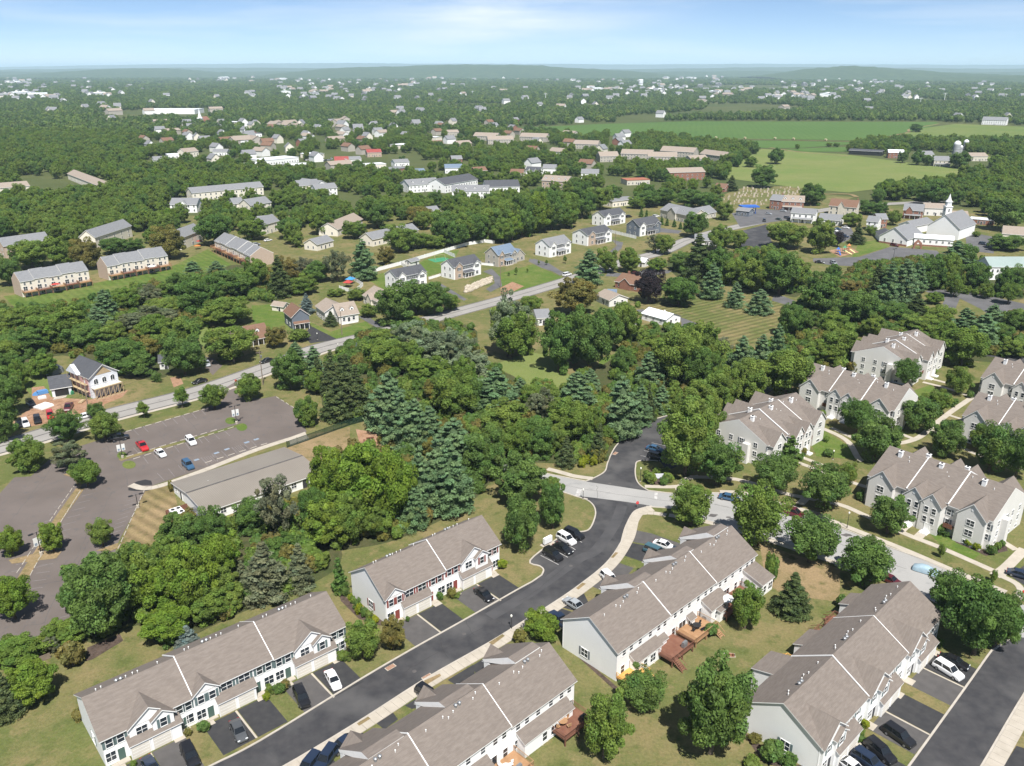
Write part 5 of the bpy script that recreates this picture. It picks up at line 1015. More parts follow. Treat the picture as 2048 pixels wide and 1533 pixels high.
# ---- town houses
TOWN = [
 (Y4, (210, 318), (290, 326), 10, 6.5, 9.5, bk_, Rg, 'tall brick house end beside the dormered brick inn', dict(chimney=.8)),
 (Y4, (292, 325), (455, 332), 9, 6, 9.5, bk_, 'shingle_tan', 'long brick inn with dormers and two storey porch by the graveyard', dict(dormers=3, porch=2.2)),
 (Y4, (362, 412), (535, 425), 10, 6, 8.5, sw_, Rg, 'white frame house with grey roof at the road corner', dict(porch=2.)),
 (Y4, (560, 425), (715, 440), 10, 3.2, 6, sw_, Rg, 'low white grey roofed house beside the car park', {}),
 (Y4, (635, 358), (830, 375), 10, 6, 10, st_, Rb, 'stucco house with brown roof, twin chimneys and gable', dict(cross=((.45, 4, .5, 3),), chimney=.95)),
 (Y4, (905, 470), (985, 478), 9, 5.5, 8, sw_, Rg, 'white house with pale porch roof behind the church', dict(porch=1.5)), (Y4, (985, 455), (1055, 455), 9, 5.5, 8, bk_, Rg, 'brick house joined to the white house behind the church', {}),
 (Y4, (1170, 385), (1310, 395), 10, 5.5, 9, bk_, Rg, 'brick victorian house with gabled front behind the church', dict(cross=((.3, 4, .6, 2.5),), porch=1.8)),
 (Y4, (1325, 365), (1470, 370), 10, 5, 7.5, sg_, Rt, 'grey house with shallow tan roof behind the steeple', {}), (Y4, (1480, 420), (1640, 425), 10, 4, 7, st_, Rt, 'tan roofed house just right of the steeple base', {}),
 (Y4, (1650, 425), (1825, 440), 8, 3, 3.2, bk_, 'metal_roof_white', 'low flat roofed brick building by the side street', dict(flat=True)), (Y4, (1885, 545), (2080, 560), 11, 4, 7.5, sc_, Rt, 'cream house with tan hipped roof by the side street', {}),
 (Y4, (1790, 830), (2120, 830), 12, 6.2, 9.5, sw_, 'metal_roof_green', 'two storey white office block with pale green metal roof', dict(cols=9)),
 (Y4, (-30, 365), (60, 375), 8, 3.5, 5, 'siding_slate', Rg, 'small blue grey filling station shop', {}),
 (Y7, (290, 615), (440, 650), 14, 5, 8.5, st_, Rg, 'grey roofed clubhouse with stone front', dict(cross=((.4, 8, 1, 3),))), (Y7, (440, 640), (560, 615), 12, 3.5, 7, st_, Rg, 'lower clubhouse wing with white cupola roof', {}),
 (Y7, (335, 440), (505, 435), 16, 7, 10, bk_, 'shingle_tan', 'brick commercial building with tan roof by the pasture', dict(cols=7)), (Y7, (130, 462), (240, 458), 14, 4, 4.4, st_, 'orange_roof', 'flat roofed shop with orange band', dict(flat=True)),
 (Y7, (60, 568), (165, 555), 14, 4, 5, sc_, Rg, 'low beige commercial building beside the new houses', {}), (Y7, (550, 490), (600, 495), 9, 3, 6, bk_, Rb, 'small brown roofed building at the graveyard edge', {}),
 (Y7, (0, 350), (90, 348), 14, 6, 10, 'siding_beige', Rt, 'tan roofed condominium block at the tree edge', {}), (Y7, (100, 335), (250, 340), 14, 6, 10, 'siding_beige', Rt, 'second tan roofed condominium block from the pasture road', {}), (Y7, (230, 350), (370, 352), 14, 6, 10, 'siding_beige', Rt, 'tan roofed condominium block with long plain ridge', {}),
 (Y7, (290, 320), (450, 330), 14, 6, 10.5, 'siding_beige', Rt, 'tan roofed condominium block nearest the soy field', {}), (Y7, (480, 335), (605, 352), 14, 6, 10, 'siding_beige', Rt, 'tan roofed condominium block beside the lone pasture trees', {}), (Y7, (440, 365), (520, 360), 12, 6, 9, 'siding_beige', Rt, 'small tan condominium block behind the commercial building', {}),
 (Y6, (1015, 295), (1150, 300), 14, 6, 10, 'siding_beige', Rt, 'tan condominium block among trees short of the soy field', {}), (Y6, (1100, 320), (1250, 318), 14, 6, 10, 'siding_beige', Rt, 'tan condominium block with stepped roof', {}), (Y6, (1285, 300), (1440, 306), 14, 6, 10.5, 'siding_beige', Rt, 'long tan condominium block at the edge of the field', {}),
 (Y6, (1600, 345), (1740, 350), 14, 6, 10, 'siding_beige', Rt, 'tan condominium block standing alone in trees', {}), (Y6, (860, 270), (930, 268), 13, 5, 8, 'siding_beige', Rt, 'small tan roofed block half hidden in far trees', {}), (Y6, (925, 340), (1005, 335), 12, 5, 8, 'brick_tan', Rt, 'pinkish roofed house row in the village trees', {}), (Y6, (760, 335), (840, 330), 12, 4, 7, 'brick_tan', Rb, 'brown roofed village house low in the trees', {}),
 (Y6, (640, 605), (820, 590), 16, 6, 9.5, sw_, Rg, 'white gabled townhouse block with dormers, westernmost of the cluster', dict(dormers=3)), (Y6, (850, 605), (1040, 570), 18, 6.5, 10.5, sw_, Rd, 'white townhouse block with tall dark gabled roof behind the dormered ones', {}),
 (Y6, (890, 640), (1105, 640), 14, 6, 9.5, sw_, Rg, 'white dormered townhouse block in front of the cluster', dict(dormers=4)), (Y6, (1090, 620), (1285, 615), 18, 6.5, 10.5, sw_, Rd, 'white townhouse block with dark roof at the cluster car park', {}), (Y6, (1415, 580), (1565, 590), 12, 7, 10.5, 'brick_tan', 'shingle_tan', 'brownstone row with dormers by the village car park', dict(dormers=4)),
 (Y6, (850, 490), (950, 488), 9, 5, 8, sw_, 'shingle_blue', 'white village house with purple grey roof', {}), (Y6, (1230, 520), (1305, 522), 9, 5, 8, sc_, Rb, 'cream village house with brown roof under the golden tree', {}), (Y6, (1320, 508), (1400, 512), 9, 5.5, 8.5, sw_, Rd, 'white village house with two dark front gables', dict(cross=((.3, 3, .4, 2), (.75, 3, .4, 2)))), (Y6, (1420, 490), (1495, 492), 9, 5, 8, sw_, Rg, 'white village house with grey gable roof', {}),
 (Y6, (1645, 520), (1745, 522), 9, 5, 8, sw_, Rg, 'white village house with blue grey roof at the wood', {}), (Y6, (1025, 505), (1095, 500), 9, 4.5, 7.5, bk_, Rb, 'brown roofed brick village house beside the golden tree', {}), (Y6, (890, 432), (950, 430), 9, 4.5, 7.5, bk_, Rg, 'grey roofed brick village house on the rise', {}),
 (Y6, (375, 470), (505, 462), 14, 4.5, 5.2, sc_, 'metal_roof_white', 'cream flat roofed shop with white roof', dict(flat=True)), (Y6, (505, 500), (640, 480), 16, 4, 4.4, bk_, Rg, 'flat grey roofed shop with brick front', dict(flat=True)), (Y6, (555, 450), (640, 445), 10, 4, 6.5, sw_, Rg, 'white shop with grey roof behind the flat roofed shop', {}),
 (Y6, (205, 432), (285, 430), 10, 3, 6.5, 'brick_tan', 'red_roof', 'restaurant with bright red roof', {}), (Y6, (395, 395), (478, 392), 10, 5, 8, 'brick_tan', 'red_roof', 'stucco house with red metal roof', {}), (Y6, (265, 430), (360, 425), 10, 4, 6, sg_, Rg, 'grey roofed shop beside the red roofed restaurant', {}),
 (Y6, (0, 600), (120, 590), 14, 5, 8.5, sc_, Rg, 'pale townhouse block with grey hipped roof left of the round tree', {}), (Y6, (110, 620), (215, 610), 12, 5, 8, sc_, Rg, 'grey roofed townhouse block beside a tall spruce', {}), (Y6, (655, 510), (735, 505), 9, 4, 6.5, sg_, 'shingle_blue', 'blue grey roofed shed like house by the cluster', {}),
 (Y5, (1130, 830), (1545, 790), 12, 6.2, 9.5, sc_, Rg, 'long pale townhouse row with grey roof on the hill wood', dict(cols=14, name='townhouse_row', cat='townhouses')), (Y5, (1000, 895), (1155, 895), 12, 5.5, 9, sw_, Rg, 'white grey roofed block below the long row', dict(cross=((.5, 6, .6, 2.5),))), (Y5, (1470, 900), (1590, 880), 12, 5.5, 9, sc_, Rg, 'pale grey roofed block behind the pine', {}), (Y5, (1370, 890), (1430, 885), 12, 5.5, 8.5, sc_, Rg, 'small grey roofed block among trees', {}),
 (Y5, (1740, 760), (1850, 775), 12, 5.5, 8.5, sw_, Rg, 'white block with grey cross gables by the village', {}), (Y5, (1850, 800), (1975, 790), 12, 5.5, 8.5, sw_, Rg, 'white block with dark valley roof by the village', {}), (Y5, (1530, 990), (1620, 980), 10, 4, 7, sc_, Rg, 'low grey roofed row end at the car park', {}),
 (Y5, (0, 790), (180, 775), 16, 5, 8, sc_, Rt, 'tan roofed townhouse row at the street on the left wood', {}), (Y5, (400, 700), (620, 790), 12, 5, 8, sc_, Rt, 'long tan roofed townhouse row slanting through the left wood', dict(cols=10, name='townhouse_row', cat='townhouses')),
 (Y5, (905, 610), (990, 605), 10, 4, 7, sw_, Rg, 'small white house in the left wood', {}), (Y5, (985, 580), (1085, 575), 14, 4, 4.4, sw_, 'metal_roof_white', 'flat white roofed building in the left wood', dict(flat=True)), (Y5, (1085, 580), (1165, 572), 12, 7, 10.5, sc_, Rt, 'tall cream building with tan roof in the left wood', {}), (Y5, (1245, 560), (1330, 560), 12, 4, 6.5, sw_, Rg, 'grey roofed white house row by the left wood', {}),
 (Y5, (1550, 620), (1750, 600), 24, 5, 5.4, sw_, 'metal_roof_white', 'large flat roofed white shop before the village', dict(flat=True)), (Y5, (1270, 500), (1390, 490), 14, 5, 9, 'brick_tan', Rb, 'pink brick house row with red brown roofs', {}), (Y5, (1455, 465), (1535, 462), 12, 7, 7.4, sw_, Rg, 'tall white flat roofed house among far trees', dict(flat=True)),
 (Y5, (840, 318), (1140, 318), 60, 9, 9.6, sw_, 'metal_roof_white', 'huge white warehouse with flat white roof', dict(flat=True, win=False, name='warehouse', cat='warehouse')),
 (Y7, (1390, 330), (1465, 332), 16, 6, 8.5, 'brick', 'metal_roof_white', 'red brick barn with white roof', dict(name='barn', cat='barn')), (Y7, (1610, 370), (1690, 372), 14, 6, 9.5, st_, Rg, 'stone farmhouse with grey roof by the silos', dict(porch=2.)), (Y7, (1540, 335), (1610, 335), 14, 5, 8, sg_, Rg, 'grey farm shed between the barn and the farmhouse', dict(name='barn', cat='barn')),
 (Y7, (1200, 312), (1360, 320), 12, 4.5, 6, 'black_metal', Rd, 'long low dark cattle shed on the pasture', dict(win=False, name='cattle_shed', cat='shed')), (Y7, (1790, 345), (1870, 345), 16, 5, 8, st_, Rt, 'farm building right of the silos', dict(name='barn', cat='barn')),
 (Y7, (1842, 168), (1960, 172), 18, 8, 13, sw_, Rg, 'white farmhouse on the skyline of the stubble field', {}),
]
for T, A, B, D, e, r, wl, rf, lb, kw in TOWN: house(T, A, B, D, e, r, wl, rf, lb, **kw)
# far church spire, silos, water tower, filling station canopy
sp = thing('church', 'distant church with thin white spire beside the warehouse', 'church', g(Y5, (1175, 385))); hh = hgt(sp.location.x, sp.location.y, Y5(0, 283)[1])
MB().box(-4, 4, -4, 4, 0, hh * .45).build('tower', 'siding_white', sp); MB().lathe([(3.6, hh * .45), (2.4, hh * .6), (1.6, hh * .7), (.2, hh)], 8).build('spire', 'steel_white', sp); MB().prism([(-7, 4, 0), (7, 4, 0), (7, 4, 8), (0, 4, 14), (-7, 4, 8)], (0, 30, 0)).build('nave', 'brick', sp)
for k, (x, yb, yt, wd, lb) in enumerate([(1717, 318, 246, 36, 'tall concrete silo with pale dome, left of the pair'), (1760, 305, 240, 26, 'slender tall silo with bright white dome'), (1737, 318, 268, 20, 'short narrow silo between the two tall ones')]):
    s = thing('silo', lb, 'silo', g(Y7, (x, yb))); h = hgt(s.location.x, s.location.y, Y7(0, yt)[1]); rr = wd * .414 / ppm(s.location) / 2 * .9
    MB().lathe([(rr, 0), (rr, h - rr)], 16).build('drum', 'silo', s); MB().lathe([(rr * 1.02, h - rr), (rr * .9, h - rr * .55), (rr * .5, h - rr * .12), (.1, h)], 16).build('dome', 'steel_white', s)
    for i in range(5): MB().lathe([(rr * 1.015, h * (i + .5) / 6), (rr * 1.015, h * (i + .5) / 6 + .3)], 16).build('hoop', 'grey_metal', s)
wt = thing('water_tower', 'white water tower on the distant plain', 'water tower', P(1281, 176)); h = hgt(wt.location.x, wt.location.y, 159); MB().lathe([(h * .30, 0), (h * .30, h * .93), (h * .2, h), (1, h)], 14).build('tank', 'steel_white', wt); MB().lathe([(h * .31, h * .5), (h * .31, h * .53)], 14).build('band', 'grey_metal', wt)
cn = thing('canopy', 'blue filling station canopy on posts', 'canopy', g(Y4, (60, 350)), .1); MB().box(-6, 6, -4, 4, 4.4, 5.2).build('roof', 'play_blue', cn)
for x, y in ((-4, -2), (4, -2), (-4, 2), (4, 2)): MB().box(x - .2, x + .2, y - .2, y + .2, 0, 4.4).build('post', 'play_blue', cn)
# ================================================================== TREES
def quads_mesh(name, V, tint, mats, extra=None):
    n = len(V) // 4; me = bpy.data.meshes.new(name); me.vertices.add(len(V)); me.vertices.foreach_set('co', np.asarray(V, np.float32).ravel())
    me.loops.add(n * 4); me.loops.foreach_set('vertex_index', np.arange(n * 4, dtype=np.int32)); me.polygons.add(n)
    me.polygons.foreach_set('loop_start', np.arange(0, n * 4, 4, dtype=np.int32)); me.polygons.foreach_set('loop_total', np.full(n, 4, np.int32))
    at = me.attributes.new('tint', 'FLOAT_COLOR', 'POINT'); c = np.ones((len(V), 4), np.float32); c[:, :3] = tint; at.data.foreach_set('color', c.ravel())
    for m in mats: me.materials.append(MATS[m])
    me.update(calc_edges=True); me.validate(); return me
def leaf_quads(rng, C, Rd, n_per, size, flat=1.0, up=.25, shell=.55, asp=1.0, droop=0.0):
    """n_per leaf faces round every clump centre C with radius Rd; returns verts (4 per face) and a tint per vertex"""
    k = len(C); N = k * n_per; idx = np.repeat(np.arange(k), n_per)
    d = rng.normal(size=(N, 3)); d[:, 2] += up; d /= np.linalg.norm(d, axis=1)[:, None]
    rr = shell + (1 - shell) * rng.random(N) ** .6
    off = d * (rr * Rd[idx])[:, None]; off[:, 2] *= flat; pos = C[idx] + off
    nrm = d * .8 + rng.normal(size=(N, 3)) * .55; nrm[:, 2] += .25; nrm /= np.linalg.norm(nrm, axis=1)[:, None]
    a = np.cross(nrm, rng.normal(size=(N, 3))); a /= np.linalg.norm(a, axis=1)[:, None] + 1e-9; b = np.cross(nrm, a)
    if droop: a[:, 2] -= droop; 
    s = (size * (.45 + 1.1 * rng.random(N) ** 1.5))[:, None]
    V = np.stack([pos - a * s * asp, pos + b * s * .6, pos + a * s * asp, pos - b * s * .6], 1).reshape(-1, 3)
    ct = rng.uniform(.72, 1.28, k); t = ct[idx] * rng.uniform(.8, 1.2, N); hue = rng.normal(-.01, .035, k)[idx]
    tint = np.stack([t * (1 + hue * 1.5), t, t * (1 - hue)], 1); return V, np.repeat(tint, 4, 0)
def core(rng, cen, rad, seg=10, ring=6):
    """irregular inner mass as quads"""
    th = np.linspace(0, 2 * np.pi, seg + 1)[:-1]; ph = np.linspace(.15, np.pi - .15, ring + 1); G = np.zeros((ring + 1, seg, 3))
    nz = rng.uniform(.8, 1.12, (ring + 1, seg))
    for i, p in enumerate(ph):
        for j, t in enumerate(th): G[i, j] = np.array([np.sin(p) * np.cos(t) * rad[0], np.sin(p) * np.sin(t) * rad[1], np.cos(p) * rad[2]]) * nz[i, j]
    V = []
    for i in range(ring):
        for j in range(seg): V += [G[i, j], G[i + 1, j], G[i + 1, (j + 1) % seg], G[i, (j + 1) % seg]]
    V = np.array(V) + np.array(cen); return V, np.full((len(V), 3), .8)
def trunk_mesh(rng, h, r, limbs, top):
    b = MB(); pts = [(0, 0, -.2), (rng.normal(0, .1), rng.normal(0, .1), h * .35), (rng.normal(0, .2), rng.normal(0, .2), h * .7), (rng.normal(0, .2), rng.normal(0, .2), top)]
    rs = [r * 1.25, r * .85, r * .55, r * .12]
    for i in range(3): b.bar(pts[i], pts[i + 1], rs[i], 0, 7, rs[i + 1])
    for i in range(limbs):
        z = h * (.32 + .4 * i / max(limbs, 1)); a = i * 2.4 + rng.random(); l = h * .30 * (1 - .4 * i / limbs)
        b.bar((0, 0, z), (math.cos(a) * l, math.sin(a) * l, z + l * .8), r * .42, 0, 5, r * .1)
    return b
def deciduous(seed, Hh=12., W=9., crown0=.22, lobes=34, n_per=210, size=.30, spread=.72, shape=1.0, open_=1.0, corew=.58):
    rng = np.random.default_rng(seed); zc = Hh * (1 + crown0) / 2; rz = Hh * (1 - crown0) / 2; rx = W / 2
    d = rng.normal(size=(lobes, 3)); d /= np.linalg.norm(d, axis=1)[:, None]; i = np.arange(lobes); 
    ga = np.pi * (3 - 5 ** .5); zz = 1 - 2 * (i + .5) / lobes; d = np.stack([np.sqrt(1 - zz ** 2) * np.cos(ga * i), np.sqrt(1 - zz ** 2) * np.sin(ga * i), zz], 1) + rng.normal(0, .16, (lobes, 3))
    prof = np.where(d[:, 2] < 0, 1.0, 1.0) * shape ** (d[:, 2])
    rr = spread * rng.uniform(.66, 1.16, lobes); C = np.stack([d[:, 0] * rx * rr * prof, d[:, 1] * rx * rr * prof, zc + d[:, 2] * rz * rr], 1)
    Rd = rng.uniform(.20, .42, lobes) * rx * open_
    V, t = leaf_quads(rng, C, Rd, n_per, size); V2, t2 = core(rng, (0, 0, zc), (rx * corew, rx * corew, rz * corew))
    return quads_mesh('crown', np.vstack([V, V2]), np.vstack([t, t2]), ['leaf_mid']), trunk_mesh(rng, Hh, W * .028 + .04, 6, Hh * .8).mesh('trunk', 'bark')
def conifer(seed, Hh=16., W=8., levels=13, per=8, n_per=46, size=.32, droop=.0, flat=.45, taper=.9, crown0=.06, tip=1.0):
    rng = np.random.default_rng(seed); C = []; Rd = []
    for l in range(levels):
        u = l / (levels - 1); z = Hh * (crown0 + (1 - crown0) * u) * .97; rad = W / 2 * max((1 - u) ** taper, .04) * (1.0 if u > .12 else .8 + u)
        m = max(2, int(per * (1 - u * .65)))
        for j in range(m):
            a = 2 * math.pi * (j + rng.random() * .9) / m + l * .7; f = rng.uniform(.58, 1.16)
            if rng.random() < .07: continue
            for q, s in ((.88, 1.0), (.48, .95)):
                if rad * q < .3 and q < .6: continue
                C.append((math.cos(a) * rad * q * f, math.sin(a) * rad * q * f, z + rng.normal(0, .34) * (1 - u) - droop * rad * q)); Rd.append((.20 * W * (1 - u * .72) * s * .62 + .15) * rng.uniform(.8, 1.2))
    C = np.array(C); Rd = np.array(Rd); V, t = leaf_quads(rng, C, Rd, n_per, size, flat, .35, .35, 1.3, .15)
    cv = []; n = 9
    for l in range(6):
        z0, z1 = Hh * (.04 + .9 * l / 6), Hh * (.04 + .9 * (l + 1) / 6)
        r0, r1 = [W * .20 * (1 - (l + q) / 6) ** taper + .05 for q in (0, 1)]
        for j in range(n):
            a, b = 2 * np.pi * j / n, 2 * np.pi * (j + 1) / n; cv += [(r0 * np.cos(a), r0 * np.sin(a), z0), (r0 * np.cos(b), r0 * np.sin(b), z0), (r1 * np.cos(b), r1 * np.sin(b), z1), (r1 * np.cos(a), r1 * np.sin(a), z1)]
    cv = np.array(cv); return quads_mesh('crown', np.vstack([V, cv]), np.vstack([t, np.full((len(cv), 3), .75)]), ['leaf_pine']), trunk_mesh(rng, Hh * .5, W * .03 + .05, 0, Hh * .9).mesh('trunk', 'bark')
PROTO = {}
def proto(kind, v):
    k = (kind, v)
    if k in PROTO: return PROTO[k]
    s = hash(kind) % 97 if False else sum(map(ord, kind)) * 7 + v * 13
    if kind == 'round': r = deciduous(s, 10, 9, .14, 62, 330, .185, .74, open_=.80)
    elif kind == 'big': r = deciduous(s, 14, 12, .10, 92, 330, .235, .76, open_=.68)
    elif kind == 'upright': r = deciduous(s, 10, 5.5, .2, 44, 260, .16, .70, .72)
    elif kind == 'loose': r = deciduous(s, 12, 9, .15, 70, 170, .19, .84, open_=.56, corew=.36)
    elif kind == 'shrub': r = deciduous(s, 3, 3.2, .0, 18, 120, .16, .66, corew=.72)
    elif kind == 'pine': r = conifer(s, 16, 9.5, 15, 11, 150, .20, -.08, .48, .58)
    elif kind == 'spruce': r = conifer(s, 16, 7.5, 20, 10, 100, .18, .18, .50, .90)
    elif kind == 'cone': r = conifer(s, 8, 2.8, 16, 7, 40, .16, .0, .9, .7, .03)
    PROTO[k] = r; return r
DIM = {'round': (10, 9), 'big': (14, 12), 'upright': (10, 5.5), 'loose': (12, 9), 'shrub': (3, 3.2), 'pine': (16, 9.5), 'spruce': (16, 7.5), 'cone': (8, 2.8)}
NV = {'round': 4, 'big': 4, 'upright': 2, 'loose': 3, 'shrub': 3, 'pine': 4, 'spruce': 3, 'cone': 1}
# code -> mesh kind, leaf material, look
CODE = {'D': ('big', 'leaf_dark', 'dark green broadleaf tree'), 'M': ('big', 'leaf_mid', 'mid green broadleaf tree'), 'Y': ('big', 'leaf_yellow', 'yellow green broadleaf tree'), 'O': ('big', 'leaf_olive', 'olive brown broadleaf tree'),
        'R': ('round', 'leaf_dark', 'round dark green street tree'), 'r': ('round', 'leaf_mid', 'round mid green tree'), 'y': ('round', 'leaf_yellow', 'small round yellow green tree'), 'U': ('upright', 'leaf_mid', 'narrow upright green tree'),
        'B': ('pine', 'leaf_pine', 'blue green white pine'), 'S': ('spruce', 'leaf_spruce', 'dark green spruce'), 'E': ('spruce', 'leaf_blue', 'pale blue spruce'), 'C': ('cone', 'leaf_dark', 'narrow dark green cone evergreen'), 'W': ('loose', 'leaf_silver', 'loose silvery green tree'), 'G': ('loose', 'leaf_grey', 'thin grey green tree'), 'Q': ('round', 'leaf_purple', 'dark purple leaved tree'), 'T': ('spruce', 'leaf_grey', 'grey olive spruce'),
        'h': ('shrub', 'leaf_dark', 'dark green shrub'), 'm': ('shrub', 'leaf_mid', 'mid green shrub'), 'j': ('shrub', 'leaf_bright', 'bright yellow green shrub'), 'o': ('shrub', 'leaf_olive', 'olive brown shrub')}
TREES = []          # (x, y, radius) kept clear by the woodland
NT = [0]
def plant(code, pos, h, wd, where, label=None):
    kind, lm, look = CODE[code]; v = NT[0] % NV[kind]; NT[0] += 1; cm, tm = proto(kind, v); H0, W0 = DIM[kind]
    sh = kind == 'shrub'; lb = label or (look + ' ' + where)
    o = thing('shrub' if sh else {'pine': 'pine_tree', 'spruce': 'spruce_tree', 'cone': 'cone_evergreen'}.get(kind, 'tree'), lb, 'shrub' if sh else 'tree', (pos[0], pos[1], 0), random.random() * 6.28, None if label else look + 's ' + where)
    o.scale = (wd / W0, wd / W0 * random.uniform(.92, 1.08), h / H0)
    if not sh: o.rotation_euler = (random.gauss(0, .03), random.gauss(0, .03), o.rotation_euler.z)
    c = link('crown', cm, o)
    if lm != cm.materials[0].name: c.material_slots[0].link = 'OBJECT'; c.material_slots[0].material = MATS[lm]
    link('trunk' if not sh else 'stem', tm, o); TREES.append((pos[0], pos[1], wd / 2)); return o
def grove(T, where, s):
    """'code x ybase ytop width' records read off the photograph"""
    for rec in s.split(','):
        f = rec.split()
        if not f: continue
        code, x, yb, yt, wd = f[0], *map(float, f[1:5]); a = T(x, yb); p = P(a[0], a[1]); h = hgt(p.x, p.y, T(x, yt)[1]); k = a[2] / ppm(p, h * .5)
        if code in 'DMYORrBSEWGTQ': h = max(h, 2.5)
        # the lowest visible leaves sit in front of the trunk foot: move the foot back by part of the crown radius
        r = wd * k / 2
        if code not in 'Chmjo': p = p + Vector((p.x, p.y, 0)).normalized() * r * .35
        h = hgt(p.x, p.y, T(x, yt)[1]); plant(code, p, max(h, .6), wd * k * (1.0 if code in 'RrUy' else 1.1), where)
grove(Z7, 'by the church parking lot', 'U 848 462 355 70,U 1068 405 270 88,r 1258 418 262 160,r 1470 365 205 150,r 1805 518 345 150,R 400 612 425 205,r 620 600 425 185,R 570 470 372 110,r 180 785 585 225,G 415 760 605 190,r 520 875 710 185')
grove(X4, 'in the parking lot islands', 'y 80 458 288 155,y 320 432 250 150,r 605 402 240 140,y 95 835 580 240')
grove(X4, 'in the belt between the hall and the townhouses', 'D 600 940 450 350,D 480 830 560 190,M 820 800 420 240,Y 960 790 470 300,Y 1150 800 390 280,Y 1290 590 310 230,D 1080 470 212 220,D 1270 430 172 190,M 1000 520 330 170,Y 980 965 760 270,M 1240 840 660 210,M 1340 775 640 180,G 1640 360 -30 210,D 1480 320 110 180,D 1650 450 330 170,M 1860 525 430 150,M 1300 730 520 200,D 1120 700 500 200,T 1560 715 370 310,T 1750 650 370 190,T 1430 660 470 130,M 1180 420 330 150')
grove(X4, 'at the townhouse lawn edge', 'E 1105 995 852 155,C 1985 655 455 90')
grove(X4, 'at the lower corner of the parking lot', 'M 110 1090 940 260,M 230 1010 945 190,M 390 970 840 230,o 430 1085 930 160,Y 210 1310 1080 250,S 60 1395 1120 210,G 310 1020 920 90,M 60 1000 950 160')
grove(X1, 'beside the church hall', 'Y 760 1450 855 430,Y 990 1430 865 300,Y 560 1330 880 240,Y 560 1560 1230 330,M 690 1550 1190 210,D 460 1460 1130 200,M 880 1500 1260 200,Y 860 1250 870 250')
grove(X1, 'in the tall pine belt', 'B 940 765 355 320,B 1010 865 465 270,B 1120 905 525 270,B 1230 935 585 250,B 1390 1010 665 320,B 1370 1335 825 330,B 1200 1345 900 270,B 1110 1435 1120 230,B 1290 1150 780 240,O 1240 965 790 130,B 320 300 150 140,B 440 460 178 170')
grove(X1, 'in the dark spruce clump', 'S 560 530 205 170,S 650 690 235 270,S 750 650 320 210,S 570 690 460 190,S 480 480 240 130,S 680 560 230 180')
grove(X1, 'beside the lot lawn', 'D 280 485 218 215,M 450 515 345 140,R 390 735 535 165')
grove(X1, 'along the shaded lane', 'M 920 355 130 280,M 1080 380 150 200,W 1100 260 10 280,W 1260 320 80 350,W 1370 330 60 250,M 1200 440 260 310,W 1500 430 195 270,B 1450 490 285 210,B 1650 660 325 350,B 1830 570 395 170,M 1390 690 375 300,O 1270 570 405 180,D 1500 650 375 210,M 1740 820 565 300,D 1600 1105 745 260,G 1990 690 470 200,M 1930 610 445 170,D 1960 950 680 240,M 1700 960 720 180,M 1460 560 260 180,D 1330 560 330 170')
grove(X2, 'around the clearing', 'D 480 770 285 300,D 720 760 225 310,D 880 590 245 250,M 1030 530 155 250,O 620 310 5 350,M 90 665 235 320,W 60 640 95 270,M 260 280 125 170,M 210 610 290 210,W 150 500 180 240,D 600 690 300 260,M 1430 870 365 360,M 1650 790 355 310,D 1560 890 515 270,D 1000 800 555 170,B 1220 870 585 240,M 1250 620 470 220,G 1800 640 470 150,D 1400 700 420 230,D 1700 830 560 180')
grove(X2, 'behind the dark apartment drive', 'B 620 1065 755 340,B 730 910 725 170,B 1000 1300 785 330,B 1130 1210 850 210,S 1220 1160 835 120,B 1310 1090 865 170,M 1400 1060 880 140,r 1620 1090 825 240,r 1790 1060 725 240,M 1980 960 655 200,M 530 1260 965 290,M 640 1340 1020 230,S 540 1535 1270 180,S 790 1480 1170 170,D 290 1430 1125 280,O 90 1270 1005 220,G 360 1170 895 190,M 420 1140 880 160,M 880 1335 1195 120,M 170 1480 1130 200,M 760 1300 1050 150,M 450 1420 1180 200')
grove(Z8, 'at the court road corner', 'R 490 1125 735 260,R 700 965 635 210,D 480 805 465 340,D 260 640 330 220,M 690 700 600 120')
grove(Z8, 'along the concrete street', 'r 1640 950 645 285')
grove(Z6, 'along the concrete street', 'R 150 1015 735 280,R 495 1065 815 280,R 800 1155 885 310,R 1180 1305 1065 260,r 400 1385 1005 345,R 710 1485 1185 325,R 1040 1605 1325 325')
grove(Z6, 'in front of the apartments', 'C 590 865 695 120,r 940 1005 865 130,r 1505 1435 1348 46')
grove(Z8, 'towering over the apartment drive bend', 'M 1600 610 75 350')
grove(Z5, 'on the verge of the street corner', 'r 1847 208 130 46')
grove(Z5, 'at the end of the right townhouse row', 'R 1560 470 150 320,R 1720 700 210 400,R 1850 640 270 300')
grove(Z5, 'on the lawn behind the townhouse decks', 'r 280 520 220 225,S 570 425 140 250,D 60 1340 690 420,m 435 205 20 80')
grove(Z3, 'on the lawn behind the townhouse decks', 'r 1920 960 540 300')
grove(Z4, 'on the lawn behind the townhouse decks', 'R 700 1450 1190 330')
grove(Z6, 'in the apartment courtyard', 'R 1000 700 485 220,R 1100 870 585 270,R 1360 690 475 240,r 1470 570 425 160,R 1290 415 232 150,r 1600 455 285 165,R 1530 840 615 220,R 1790 930 615 260,R 1950 970 685 210,r 1730 800 640 150')
grove(Z6, 'in the wood edge behind the apartments', 'M 570 480 165 290,M 345 530 245 210,M 200 570 300 190,M 50 650 375 220,B 300 340 95 165,B 420 310 85 150,B 510 280 15 130,M 90 780 470 190')
